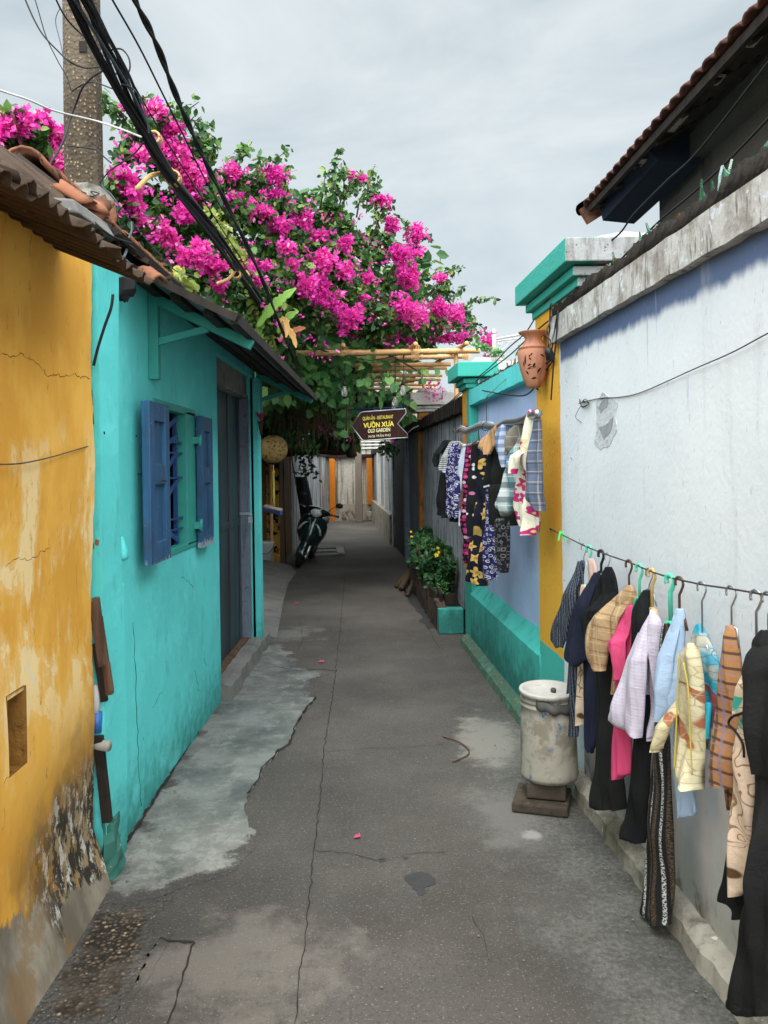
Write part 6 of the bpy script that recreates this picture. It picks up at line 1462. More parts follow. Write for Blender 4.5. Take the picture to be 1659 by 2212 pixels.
# roof of leaves lying on the poles
top=[]
for _ in range(5200):
    y=random.uniform(9.3,15.6); xl=-2.7; xr=wallx(y,.25)
    x=random.uniform(xl,xr); dn=1 if x<-.75 else (.15 if x<-.35 else .03)
    if y<10.2: dn*=.5 if x<-.2 else .0
    if random.random()<dn: top.append((x,y,2.98+random.gauss(.06,.09)))
leaves('roof_foliage',top,.15,'heart',MT['vleaf'],vn,hang=.1,up=1.2)
for L in [[(560,745,9.4),(640,740,9.4),(730,765,9.5),(820,760,9.6),(900,800,10)],[(600,720,9.3),(640,790,9.4),(650,850,9.4)],[(700,770,9.6),(745,830,9.7),(748,930,10)],[(640,1050,12),(620,900,11.6),(640,780,10.5)]]: b=MB(); b.tube(curve([P(*q) for q in L]),.010,6); b.build('stem',MT['stem'],vn)
# dark hanging curtain of thin leaved creeper and roots
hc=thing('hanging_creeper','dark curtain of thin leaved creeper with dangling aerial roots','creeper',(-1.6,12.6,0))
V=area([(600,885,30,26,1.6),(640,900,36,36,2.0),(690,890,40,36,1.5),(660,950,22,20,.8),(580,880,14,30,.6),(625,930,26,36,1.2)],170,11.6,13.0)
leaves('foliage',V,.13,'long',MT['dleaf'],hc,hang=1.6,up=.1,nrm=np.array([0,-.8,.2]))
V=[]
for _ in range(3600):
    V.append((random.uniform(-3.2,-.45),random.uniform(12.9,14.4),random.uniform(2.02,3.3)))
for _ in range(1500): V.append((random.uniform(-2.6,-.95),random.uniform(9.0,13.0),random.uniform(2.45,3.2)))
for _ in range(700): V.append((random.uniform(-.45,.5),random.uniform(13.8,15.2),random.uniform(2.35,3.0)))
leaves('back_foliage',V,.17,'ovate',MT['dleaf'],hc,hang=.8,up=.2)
for i in range(60):
    px=random.uniform(575,765) if i<40 else random.uniform(640,710); y0=random.uniform(830,862); y1=y0+random.uniform(45,125); d=random.uniform(10.6,11.5)
    if px<632 and y1>935: y1=930
    p=P(px,y0,d);q=P(px+random.uniform(-4,4),y1,d); b=MB(); b.tube(curve([p,p.lerp(q,.4)+Vector((random.uniform(-.03,.03),0,0)),q],5),random.uniform(.004,.007),4); b.build('aerial_root',MT['root'],hc)
px=751; p=P(px,850,10.5); q=P(754,965,10.5); b=MB(); b.tube([p,p.lerp(q,.5)+Vector((.01,0,0)),q],.007,5); b.build('aerial_root',MT['root'],hc)
V=[]
for (px,py) in [(705,880),(660,848),(690,925),(703,932),(713,920),(724,945),(655,838),(724,986),(728,988),(756,948),(690,918),(673,995),(833,950),(846,948)]:
    o=np.array(P(px,py,12.0 if py<960 else 14))
    for q in range(9): V.append(o+RNG.normal(size=3)*.025)
leaves('blossom',V,.05,'bract',MT['bract'],hc,hang=.2)
V=[]
for L in [[(650,988),(655,1010),(664,1022)],[(668,985),(676,1010),(685,1032)],[(645,985),(640,1020)],[(830,950),(846,968),(838,985)],[(820,960),(842,975),(858,972)]]:
    for p in curve([P(x,y,13.6) for x,y in L],8):
        for k in range(3): V.append(np.array(p)+RNG.normal(size=3)*.03)
leaves('trailing_leaves',V,.07,'ovate',MT['dleaf'],hc,hang=.6)
# ================= banana plant =================
bp=thing('banana_plant','banana plant with one upright green leaf and torn dry leaves','banana plant',tuple(P(575,760,8.0)))
def bleaf(L,w,d,m,fold=.25,nm='leaf'):
    c=curve([P(x,y,d) for x,y in L],8); n=len(c); rs=[]
    for i,p in enumerate(c):
        t=(c[min(i+1,n-1)]-c[max(i-1,0)]).normalized(); s=t.cross(Vector((0,-1,.2))).normalized(); ww=w*math.sin(math.pi*min(1,max(.04,(i+.6)/n)))**.7*random.uniform(.7,1.1); nn=Vector((0,-1,0))
        rs.append([p-s*ww+nn*ww*fold,p-s*ww*.5+nn*ww*fold*.4,p,p+s*ww*.5+nn*ww*fold*.4,p+s*ww+nn*ww*fold])
    b=MB(); b.loft(rs,closed=False); return b.build(nm,m,bp,solid=.003)
bleaf([(556,706),(578,676),(606,648),(640,622)],.055,7.6,MT['banana']); bleaf([(600,720),(610,700),(622,685),(645,672)],.05,7.9,MT['banana']); bleaf([(605,735),(618,715),(632,725),(640,752)],.038,7.8,MT['drybanana'],nm='dry_leaf'); bleaf([(600,700),(612,690),(620,705),(618,730)],.036,7.7,MT['drybanana'],nm='dry_leaf'); bleaf([(625,720),(642,712),(660,708)],.035,7.9,flat('brown_banana_tip',S(140,84,60),.8),nm='dry_leaf'); bleaf([(378,575),(388,592),(402,612)],.05,6.4,flat('yellow_green_banana',(.40,.38,.05),.5),nm='leaf'); bleaf([(560,745),(556,720),(570,700)],.05,7.9,MT['banana'])
b=MB(); b.tube([P(548,900,8.2),P(560,720,8.0)],.05,10); b.build('stalk',MT['banana'],bp)
# ================= planter shrub =================
ps=thing('flowering_shrub','low leafy shrub with small yellow flowers in the brick planter','shrub',(.45,9.4,.2))
V=[]
for (px,py,r,d) in [(px+6,py+6,r*.84,d) for px,py,r,d in [(905,1170,26,9.8),(930,1180,30,9.2),(950,1195,28,8.6),(965,1215,18,8.1),(900,1200,24,9.6),(930,1215,34,8.9),(955,1240,24,8.3),(915,1150,22,10.2),(893,1165,16,10.4),(940,1255,28,8.5),(920,1235,22,9.0)]]:
    c=P(px,py,d); R=r*d/F; V.append(ell(c,(R,R*1.3,R*.85),int(3.2*r*r*.55),.3))
leaves('foliage',np.concatenate(V),.060,'ovate',MT['pleaf'],ps,hang=-.1,up=.7)
for k in range(16):
    b=MB(); y=random.uniform(7.9,10.4); p=rw(y,random.uniform(-.16,.0),.2); b.tube([p,p+Vector((random.uniform(-.08,.05),random.uniform(-.1,.1),.25)),p+Vector((random.uniform(-.14,.05),random.uniform(-.15,.15),.5))],.006,5); b.build('stem',MT['stem'],ps)
for (px,py) in [(889,1147),(890,1157),(946,1181),(943,1196),(913,1194),(948,1190)]:
    d=8.4 if px>930 else 9.7; c=P(px,py,d)+Vector((-.01,-.12,0)); b=MB(); s=.022 if (px,py)==(943,1196) else .014
    for k in range(5):
        a=k*1.2566+px; u=Vector((math.cos(a),-.25,math.sin(a))); w=Vector((-math.sin(a),0,math.cos(a))); b.add([c,c+u*s*.6+w*s*.45,c+u*s*1.25,c+u*s*.6-w*s*.45],[(0,1,2,3)])
    b.lathe([(0,-.006),(.006,0),(0,.006)],c+Vector((0,-.008,0)),8); b.build('flower',MT['yel_pet'],ps,solid=.002)
V=[tuple(P(random.gauss(955,8),random.gauss(1272,10),8.0)) for _ in range(60)]
sd=leaves('weed',V,.05,'long',MT['vleaf'],None,hang=-.4,up=.4); tag(sd,'small tuft of narrow green weeds at the near end of planter','weed')
V=[]
for (px,py) in [(1035,745),(1050,752),(1068,765),(1078,758)]: V+= [np.array(P(px+random.gauss(0,6),py+random.gauss(0,5),7.4)) for _ in range(20)]
sd=leaves('creeper_tuft',V,.05,'ovate',MT['vleaf'],None,hang=.2); tag(sd,'small green creeper tuft behind the turquoise coping and far pillar','creeper')
V=[np.array(rw(random.uniform(4.75,5.3),.05,2.30))+RNG.normal(size=3)*.03 for _ in range(70)]
sd=leaves('coping_weeds',V,.04,'long',MT['vleaf'],None,hang=-.3); tag(sd,'little weeds sprouting on the turquoise coping by the clay jar','weed')
V=[np.array(P(px,py,11.0))+RNG.normal(size=3)*.05 for (px,py) in [(930,845),(940,852),(950,846),(948,838),(938,835)] for _ in range(14)]
sd=leaves('pillar_flowers',V,.045,'bract',MT['bract'],None,hang=.1); tag(sd,'few pink flowers beside the peeling white pillar cap','flower')
# ================= LAUNDRY =================
def Ry(s,ang): # direction along the wall, far end turned towards the alley by ang
    a=math.radians(ang); w=Vector((WK,1,0)).normalized(); return Vector((w.x*math.cos(a)-w.y*math.sin(a),w.x*math.sin(a)+w.y*math.cos(a),0))
def onplane(px,py,Q,e):
    a,b=der(px,py); t=(Q.x-a*Q.y)/(a*e.y-e.x); p=Q+e*t; d=p.y; return Vector((p.x,d,H-b*d)),t
from mathutils import noise as mnoise
def cr1(a,b,c,d,t):
    m1=(c-a)*.5; m2=(d-b)*.5
    if (c-b)*m1<=0: m1*=.3
    if (c-b)*m2<=0: m2*=.3
    t2=t*t;t3=t2*t; return (2*t3-3*t2+1)*b+(t3-2*t2+t)*m1+(-2*t3+3*t2)*c+(t3-t2)*m2
def lobe(b,rows,tr,Q,e,nrm,off,thick,folds,seed,nx=28,sub=8,emb=False):
    """a hollow hanging piece of cloth: rings from the shoulder down to an open hem"""
    rnd=random.Random(seed); R=[]
    for i in range(len(rows)-1):
        q=[rows[max(i-1,0)],rows[i],rows[i+1],rows[min(i+2,len(rows)-1)]]
        for j in range(sub):
            t=j/sub; R.append([q[1][0]+(q[2][0]-q[1][0])*t]+[cr1(q[0][c],q[1][c],q[2][c],q[3][c],t) for c in (1,2)])
    R.append(list(rows[-1])); n=len(R); vs=[];uv=[]; W=2*nx; o1=rnd.uniform(0,50)
    z0=z1=None; prow=[]
    for (cy,l,r) in R:
        pl,tl=onplane(*tr(l,cy),Q,e); pr,t2=onplane(*tr(r,cy),Q,e); prow.append((pl,pr,tl,t2))
    z0=max(p[0].z for p in prow); z1=min(p[0].z for p in prow); tm=sum(p[2]+p[3] for p in prow)/(2*n)
    for i,(pl,pr,tl,t2) in enumerate(prow):
        v=i/(n-1); g=1 if emb else min(1,.58+.42*math.sqrt(min(1,v/.07))); em=min(1,.05+v*2.6) if emb else 1; mc=(pl+pr)*.5; pl=mc+(pl-mc)*g; pr=mc+(pr-mc)*g; wd=abs(t2-tl); gr=.30+.70*min(1,v*1.6); endt=min(1,.25+v*6)
        skew=rnd.uniform(-1,1)*0
        for j in range(W):
            if j<nx: u=j/(nx-1); side=1
            else: u=1-(j-nx+.5)/nx; side=-1
            s=2*u-1; prof=max(0,1-s*s)**.42; p=pl.lerp(pr,u); x=(tl+(t2-tl)*u)
            rel=x-tm+ .10*(p.z-z0)*math.sin(o1)
            rg=1-2.4*abs(mnoise.noise(Vector((rel*11*folds+p.z*.8*math.sin(o1*3),p.z*.9,o1+40))))
            f=rg*.75+mnoise.noise(Vector((rel*13*folds,p.z*1.1,o1)))*.9+mnoise.noise(Vector((rel*30*folds,p.z*2.6,o1+9)))*.75+mnoise.noise(Vector((rel*7,p.z*7,o1+21)))*.65
            o=off*em+side*(thick*.24*prof*endt*em+.002)+thick*.85*gr*f*prof*em
            dz=.010*mnoise.noise(Vector((rel*16,o1,3)))*(1 if v>.9 else 0)
            vs.append(p+nrm*o+Vector((0,0,dz))); uv.append((x*.55+(0 if side>0 else .37),p.z))
    b.add(vs,[(i*W+j,i*W+(j+1)%W,(i+1)*W+(j+1)%W,(i+1)*W+j) for i in range(n-1) for j in range(W)]+[tuple(range(W-1,-1,-1))],uv,True)
SEED=[0]
def garment(name,label,cat,hx,tr,body,cloth,line,ang,group,sleeves=(),thick=.030,folds=1.0,off=0.0,extra=None):
    Q=line(hx); e=Ry(Q.y,ang); nrm=Vector((-e.y,e.x,0))
    if nrm.x>0 and nrm.y>0 or nrm.x>0: nrm=-nrm
    SEED[0]+=1; ang=ang+random.Random(SEED[0]).uniform(-3,3)
    b=MB(); lobe(b,body,tr,Q,e,nrm,off,thick,folds,SEED[0])
    if sleeves or extra:
        root=thing(name,label,cat,tuple(Q),group); b.build('body',CL[cloth],root)
        for s in sleeves:
            b=MB(); SEED[0]+=1; lobe(b,s,tr,Q,e,nrm,off+thick*.85,thick*.75,.8,SEED[0],emb=True); b.build('sleeve',CL[cloth],root)
        if extra: extra(root,Q,e,nrm)
        return root
    return tag(b.build(name,CL[cloth]),label,cat,group)
def hanger(hx,tr,line,ang,m,label,top,halfw,r=.003,group='clothes hangers'):
    """hook over the line and sloping arms inside the shoulders"""
    Q=line(hx); e=Ry(Q.y,ang); tx,ty=tr(hx,top); N,_=onplane(tx,ty,Q,e); N=Vector((Q.x,Q.y,min(N.z,Q.z-.045)))
    hk=.020; b=MB(); pts=[Q+e*(hk*math.cos(t))+Vector((0,0,hk*math.sin(t)-.012)) for t in np.linspace(-.5,3.5,12)]
    pts=[Vector(p) for p in pts]; pts+= [Q+e*(-hk*.5)+Vector((0,0,-.035)),Q+Vector((0,0,-.05))]
    if Q.z-.05>N.z: pts.append(N)
    else: N=pts[-1]
    b.tube(pts,r,6); b.tube([N-e*halfw+Vector((0,0,-.055)),N-e*.02+Vector((0,0,-.006)),N,N+e*.02+Vector((0,0,-.006)),N+e*halfw+Vector((0,0,-.055))],r*1.15,6)
    return tag(b.build('clothes_hanger',m),label,'hanger',group)
# ---------- near line ----------
T8=lambda cx,cy:(1050.7+.375*cx,1050.7+.375*cy)
LN=[(370,245),(430,275),(560,340),(700,395),(830,440),(950,490),(1060,525),(1240,565),(1410,590),(1555,615),(1622,625),(1800,655)]
OFFL=-.10
def line1(cx):
    y=float(np.interp(cx,[p[0] for p in LN],[p[1] for p in LN])); o=OFFL if cx>520 else OFFL*(cx-370)/150
    return RW(*T8(cx,y),o)
b=MB(); b.tube(curve([line1(p[0]) for p in LN],5),.003,6); tag(b.build('clothes_line',MT['dksteel']),'taut wire clothes line from the yellow pillar along the white wall','clothes line')
b=MB(); c=line1(372); b.lathe([(0,.008),(.008,.004),(.008,-.004),(0,-.008)],c,10); tag(b.build('line_nail',MT['dksteel']),'rusty nail in the yellow pillar holding the clothes line','nail')
b=MB(); c=line1(432); gm=flat('green_peg_plastic',(.08,.62,.14),.4,.4,.1); pm=flat('mint_hanger_plastic',(.10,.58,.38),.35,.4,.1)
for s in (-1,1): b.bar(c+Vector((s*.006,0,.016)),c+Vector((s*.018,-.01,-.032)),.008,.010,(0,1,0))
b.bar(c+Vector((0,0,.0)),c+Vector((0,0,.014)),.012,.012,(0,1,0)); tag(b.build('clothes_peg',gm,bevel=.001),'bright green clothes peg near the pillar end of the line','peg')
GN='laundry on the white wall line'; A0=13
def near(name,label,cat,hx,body,cl,sl=(),**k): return garment(name,label,cat,hx,T8,body,cl,line1,k.pop('ang',A0),GN,sl,**k)
near('dress','dark blue woven pattern dress, furthest from camera on the line','dress',560,[(425,540,572),(520,515,562),(600,508,560),(900,482,545),(1200,465,535),(1400,452,532),(1440,470,528)],'navypin',[[(430,528,562),(520,512,556),(600,482,548),(700,450,540),(800,408,510),(880,398,492),(927,430,470)]])
near('top','pale pink top barely showing behind the navy shirt','top',600,[(415,582,622),(480,588,640),(560,590,645),(620,590,640)],'palepink',thick=.02)
near('dress','beige floral dress with teal blooms squeezed beside the dark blue dress','dress',592,[(565,540,590),(700,540,596),(900,535,590),(1040,528,580),(1200,526,578),(1370,524,575)],'beige',thick=.02)
near('shirt','navy short sleeved shirt with a longer navy layer below','shirt',660,[(495,612,665),(600,580,660),(700,560,650),(1000,560,645),(1250,562,640),(1500,565,632),(1535,580,615)],'navy',[[(515,610,650),(600,575,640),(700,530,625),(850,500,620),(985,477,618),(1035,520,560)]])
near('trousers','long black trousers hanging third from the pillar','trousers',690,[(880,635,745),(1100,632,750),(1300,636,755),(1600,628,775),(1840,603,800),(1862,640,796)],'blackw',thick=.035)
near('jacket','black wool jacket bunched over the black trousers','jacket',697,[(463,682,728),(560,640,752),(650,622,765),(750,605,768),(850,615,762),(960,622,756)],'black',[[(590,690,760),(680,640,765),(745,585,700),(790,590,650),(850,600,640)]],thick=.040,extra=None)
near('shirt','tan checked shirt with a puffed sleeve','shirt',820,[(568,812,850),(640,765,872),(800,722,852),(950,722,800),(1100,728,770),(1190,724,760)],'tan',[[(600,780,850),(660,735,855),(720,690,835),(780,645,812),(850,622,795),(950,627,762),(1010,655,750),(1052,700,742)]],thick=.045,folds=.7)
near('top','bright pink long knit top with folded sleeve','top',880,[(683,815,850),(800,765,848),(1000,745,842),(1300,750,838),(1500,745,838),(1650,741,840),(1682,752,792)],'pink',[[(720,795,850),(850,720,842),(900,726,836),(1000,762,836),(1060,772,836),(1112,768,826)]])
near('trousers','black trousers hanging behind the lilac blouse','trousers',937,[(1200,850,985),(1380,858,965),(1550,845,952),(1700,830,945),(1850,810,935),(2020,785,928),(2052,830,920)],'black',thick=.035)
near('shirt','black shirt between the pink top and lilac blouse','shirt',934,[(597,898,955),(700,865,960),(800,850,955),(900,848,930),(1000,836,930),(1140,830,930)],'black',thick=.035)
near('blouse','lilac crepe blouse with a wide flared sleeve','blouse',950,[(708,928,985),(800,915,1015),(900,890,1010),(1000,862,1000),(1200,840,988),(1300,860,980),(1440,945,968),(1470,950,965)],'lilac',[[(720,920,975),(800,912,985),(900,888,982),(1000,860,980),(1100,836,978),(1200,808,972),(1338,763,966),(1400,860,960),(1442,935,955)]],thick=.045)
near('trousers','black trousers with white lace stripes, longest in the middle of line','trousers',1055,[(788,1008,1082),(900,1005,1078),(1050,995,1070),(1200,985,1066),(1400,970,1064),(1600,955,1066),(1800,942,1074),(2000,930,1084),(2250,912,1090),(2400,898,1082),(2465,890,1070),(2522,985,1070)],'stripe',thick=.03,folds=.6)
near('shirt','light blue cotton shirt with hanging short sleeve','shirt',1110,[(703,1090,1148),(800,1080,1145),(900,1068,1142),(1100,1066,1148),(1300,1070,1155),(1600,1085,1172),(1800,1096,1195),(1880,1100,1208),(1916,1102,1130)],'sky',[[(740,1085,1130),(850,1070,1138),(1000,1045,1132),(1150,1030,1124),(1290,1020,1110),(1345,1042,1092)]],thick=.04)
def turq(root,Q,e,n):
    b=MB(); lobe(b,[(1240,1285,1328),(1350,1292,1325),(1450,1297,1320)],T8,Q,e,n,.02,.015,.6,91); b.build('turquoise_lining',CL['turq'],root)
near('jacket','blue quilted floral jacket peeping behind the cream one','jacket',1236,[(790,1195,1232),(860,1175,1262),(1000,1155,1325),(1100,1150,1345),(1250,1150,1345),(1400,1160,1335),(1520,1170,1320)],'quilt2',thick=.03,off=-.01,extra=turq)
def piping(root,Q,e,n):
    b=MB()
    for L in ([(955,1235),(1100,1228),(1300,1222),(1450,1215),(1620,1206)],[(1000,1262),(1150,1290),(1300,1298),(1500,1306),(1640,1312)]):
        b.tube(curve([onplane(*T8(x,y),Q,e)[0]+n*.078 for y,x in L],5),.0025,5)
    b.build('yellow_piping',flat('yellow_piping_cord',(.52,.40,.08),.6,.2,.1),root)
near('jacket','cream quilted floral jacket with yellow piping on wire hanger','jacket',1242,[(895,1215,1262),(960,1190,1285),(1100,1165,1305),(1250,1150,1312),(1400,1135,1315),(1550,1132,1315),(1640,1140,1312),(1700,1185,1312),(1732,1270,1312)],'quilt',[[(1180,1140,1190),(1350,1105,1185),(1490,1090,1145),(1510,1100,1135)]],thick=.055,folds=.8,off=.03,extra=piping)
near('trousers','orange brown plaid trousers folded over a steel hanger','trousers',1410,[(798,1390,1432),(870,1378,1448),(1000,1365,1462),(1200,1342,1475),(1400,1325,1468),(1550,1312,1455),(1735,1300,1438)],'plaid',thick=.04,folds=.7)
near('shorts','darker plaid leg hanging lowest under the orange plaid','trousers',1400,[(1660,1320,1425),(1740,1322,1420),(1820,1328,1408),(1872,1336,1390)],'plaid',thick=.02,off=-.03)
near('trousers','black trousers lying behind the long beige floral dress','trousers',1500,[(1780,1400,1500),(1900,1382,1500),(2100,1342,1500),(2250,1315,1500),(2395,1297,1500),(2440,1370,1500),(2505,1385,1470)],'black',thick=.035,off=-.03)
near('blouse','beige and brown floral blouse with dark scrolls under the plaid','blouse',1520,[(1300,1440,1560),(1500,1435,1570),(1700,1430,1570),(1850,1400,1565),(1940,1392,1550)],'beige2',thick=.03,off=-.015)
def trim(root,Q,e,n):
    b=MB(); b.tube(curve([onplane(*T8(x,y),Q,e)[0]+n*.042 for x,y in ((1602,1282),(1540,1300),(1490,1318),(1470,1355),(1500,1390),(1530,1430),(1556,1480),(1560,1550))],5),.0035,5); b.build('black_trim',MT['cable'],root)
near('dress','long beige dress with brown scrolls, flowers and teal leaves','dress',1550,[(985,1515,1537),(1080,1504,1560),(1200,1488,1570),(1400,1462,1565),(1500,1450,1570),(1700,1430,1570),(2000,1412,1545),(2200,1404,1505),(2320,1398,1492),(2347,1420,1475)],'beige',[[(1000,1516,1540),(1100,1504,1572),(1200,1486,1592),(1275,1474,1603),(1310,1474,1500)]],thick=.035,folds=.7,extra=trim)
near('coat','long black coat, nearest the camera on the line','coat',1622,[(825,1565,1690),(900,1545,1725),(1100,1552,1760),(1300,1562,1790),(1700,1562,1800),(2000,1556,1800),(2300,1520,1810),(2700,1440,1820),(2950,1388,1820),(3000,1382,1820),(3040,1460,1760)],'blackw',[[(850,1600,1700),(960,1560,1760),(1150,1580,1790),(1400,1600,1800),(1650,1620,1800)]],thick=.06,ang=18)
brn=flat('brown_hanger_plastic',(.10,.045,.03),.35,.4,.1); tanm=flat('tan_hanger_plastic',(.55,.36,.14),.35,.4,.1)
for hx,m,l,top,hw,r in [(560,MT['steel'],'thin wire hanger holding the dark blue dress',425,.09,.002),(592,pm,'mint green hanger beside the dark blue dress',560,.08,.005),(660,MT['black'],'thick black plastic hanger above the navy shirt',490,.10,.006),(697,MT['steel'],'thin wire hanger above the black wool jacket',465,.10,.002),(820,brn,'dark brown hanger above the tan checked shirt',575,.09,.0045),(880,pm,'mint green hanger above the pink top',640,.09,.0055),(937,MT['steel'],'steel hanger above the black shirt beside pink top',590,.09,.0025),(952,tanm,'pale tan plastic hanger holding the lilac blouse',700,.09,.006),(1058,pm,'thick green hanger carrying the lace striped trousers',780,.06,.008),(1110,brn,'red brown hanger holding the light blue shirt',720,.08,.0045),(1240,MT['steel'],'twisted wire hanger carrying both quilted jackets',900,.08,.003),(1410,MT['steel'],'twisted wire hanger over the orange plaid trousers',800,.06,.003),(1553,MT['steel'],'twisted wire hanger holding the long beige dress',980,.05,.004),(1622,MT['steel'],'twisted wire hanger holding the long black coat',830,.10,.003)]:
    hanger(hx,T8,line1,A0,m,l,top,hw*.45,r)
# ---------- far rack ----------
TR=lambda cx,cy:(940.1+.1875*cx,884.8+.1875*cy)
BR=[(215,218),(260,245),(300,228),(360,255),(430,232),(500,200),(560,185),(640,195),(720,200),(820,150),(900,140),(960,132),(1050,100),(1130,60),(1200,40)]
def line2(cx):
    y=float(np.interp(cx,[p[0] for p in BR],[p[1] for p in BR])); return RW(*TR(cx,y),-.13)
rk=thing('clothes_rail','bent bound grey pipe rail slung under the turquoise coping','clothes rail',tuple(line2(640)))
b=MB(); b.tube(curve([line2(x) for x in (262,300,360,430,500,560,640,720,820,900,960,1050,1130,1190)],6),.022,8); b.build('pipe',MT['steel'],rk)
b=MB(); b.tube(curve([line2(215)+Vector((.13,0,.02)),line2(222),line2(250)+Vector((0,0,-.02)),line2(280)]),.005,5); p=line2(592); b.tube([p+Vector((0,0,.02)),p+Vector((-.0,-.02,.2)),rw(p.y-.05,.0,2.2)],.0025,5); b.tube(curve([p+Vector((.03*math.cos(t),.05*math.sin(t*2),.03*math.sin(t))) for t in np.linspace(0,12,20)],2),.003,4); p=line2(1190); b.tube([p,rw(4.72,.0,p.z+.02)],.004,5); b.build('tie_wire',MT['dksteel'],rk)
GR='laundry on the pipe rail'
def far(name,label,cat,hx,body,cl,sl=(),**k): return garment(name,label,cat,hx,TR,body,cl,line2,k.pop('ang',16),GR,sl,**k)
far('shirt','plain black T-shirt at the far end of the pipe rail','shirt',262,[(350,92,200),(420,75,205),(650,75,195),(1000,52,180),(1200,45,170),(1245,120,165)],'black',[[(360,88,150),(500,40,112),(600,24,92),(655,60,82)]],thick=.05)
far('shirt','grey and white striped T-shirt second along the pipe rail','shirt',300,[(362,168,292),(450,145,240),(700,150,230),(1000,142,215),(1185,132,205)],'greystripe',[[(380,165,225),(500,132,210),(600,112,195),(690,100,185),(735,185,215)]],thick=.04)
far('slip','black hem of a slip hanging below the ring patterned shirt','slip',318,[(1000,165,270),(1180,162,285),(1295,165,290)],'black',thick=.03)
far('shirt','dark blue shirt covered with white rings on the rail','shirt',335,[(388,185,300),(500,155,292),(700,150,285),(900,150,300),(1190,150,300),(1245,185,300)],'circ',thick=.05)
far('shirt','narrow white shirt between the ring shirt and magenta dots','shirt',362,[(395,312,362),(600,285,345),(740,258,340),(790,290,345),(1000,300,338),(1140,298,336),(1340,282,330)],'whitec',thick=.03)
far('slip','thin brown slip hanging just before the magenta dotted trousers','slip',372,[(600,335,362),(850,308,350),(1000,290,335),(1140,275,322)],'brown',thick=.02)
far('trousers','black trousers with magenta dots on the rail','trousers',398,[(393,360,432),(600,352,430),(800,345,424),(1050,338,420),(1300,335,416),(1550,332,408),(1775,330,402)],'magdot',thick=.04,folds=.6)
far('dress','black dress with sparse white dots on the rail','dress',440,[(368,425,522),(550,422,512),(700,420,505),(1000,416,485),(1250,418,465),(1460,420,450)],'whdot',thick=.04)
far('dress','long navy dress with big yellow flowers, lowest on the rail','dress',520,[(425,522,602),(560,508,596),(700,495,590),(1000,475,590),(1200,452,592),(1400,432,594),(1650,405,594),(1900,385,596),(1972,382,600),(2030,500,600)],'yelflow',thick=.05,folds=.7)
far('trousers','dark blue trousers with large white rings on the rail','trousers',600,[(890,588,642),(1050,585,650),(1200,584,664),(1350,580,690),(1500,574,716),(1750,565,724),(1900,558,727),(1962,560,722)],'circ',thick=.04,folds=.6)
far('trousers','black trousers with faint grey rings beside the blue ringed pair','trousers',740,[(1250,690,862),(1400,695,864),(1600,710,864),(1750,722,862),(1880,742,850)],'circ2',thick=.04)
far('shorts','loose black shorts hanging under the black shirt','shorts',690,[(860,600,805),(950,615,850),(1050,632,930),(1150,650,960),(1250,650,965),(1335,640,962)],'blackw',thick=.05)
def tagw(root,Q,e,n):
    b=MB(); q=[onplane(*TR(x,y),Q,e)[0]+n*.06 for x,y in ((648,880),(712,862),(718,880),(652,900))]; b.add(q,[(0,1,2,3)]); b.build('white_tag',MT['pail'],root,solid=.002)
far('shirt','black shirt with a small white tag on its hem','shirt',660,[(405,645,782),(600,605,828),(750,590,815),(860,575,805),(905,578,790)],'blackw',thick=.06,extra=tagw)
far('cloth','tan cotton cloth thrown over the pipe rail','cloth',735,[(148,722,802),(250,642,765),(330,562,742),(420,525,692),(470,560,662),(515,600,642)],'tancl',thick=.05)
far('cloth','blue gingham cloth with white edge draped on the rail','cloth',815,[(148,782,932),(230,735,915),(300,700,885),(400,718,872),(550,768,872),(655,820,852)],'bluegin',thick=.05)
far('cloth','grey brown plaid cloth draped over the rail','cloth',930,[(128,952,1052),(250,882,1032),(400,832,962),(470,802,946),(520,805,920)],'greyplaid',thick=.05)
far('shirt','teal and white plaid shirt hanging slantwise on the rail','shirt',985,[(325,962,1012),(500,902,992),(650,845,978),(800,792,962),(950,742,946),(1100,705,932),(1200,790,892),(1222,800,850)],'tealplaid',thick=.06)
far('shirt','blue grey plaid shirt nearest the yellow pillar','shirt',1150,[(40,1150,1212),(200,1138,1220),(400,1120,1228),(600,1085,1235),(800,1060,1242),(1000,1062,1248),(1080,1120,1248),(1165,1185,1242)],'blueplaid',thick=.05)
far('dress','cream dress with magenta flowers gathered and hanging from the rail','dress',1105,[(0,1078,1172),(150,1060,1145),(300,1040,1122),(450,998,1118),(600,972,1100),(750,946,1092),(900,928,1072),(1050,917,1120),(1150,918,1185),(1250,935,1202),(1330,962,1202),(1400,1010,1188),(1445,1072,1158)],'pinkflow',[[(440,1000,1090),(520,1010,1100),(640,1015,1085),(740,1020,1060)]],thick=.07,folds=.8)
for i,hx in enumerate(range(300,640,26)):
    Q=line2(hx); b=MB(); e=Ry(Q.y,60); pts=[Q+e*(.03*math.cos(t))+Vector((0,0,.03*math.sin(t))) for t in np.linspace(-.3,3.6,10)]+[Q+Vector((0,0,-.06)),Q+Vector((0,0,-.10))]; b.tube(pts,.0028,5); b.tube([Q+Vector((0,0,-.10)),Q+Vector((0,0,-.10))+e*.05+Vector((0,0,-.03))],.0028,4); b.tube([Q+Vector((0,0,-.10)),Q+Vector((0,0,-.10))-e*.05+Vector((0,0,-.03))],.0028,4)
    tag(b.build('wire_hanger',MT['steel']),'bent wire hanger hook over the grey pipe rail among the row of hooks','hanger','wire hangers on the pipe rail')
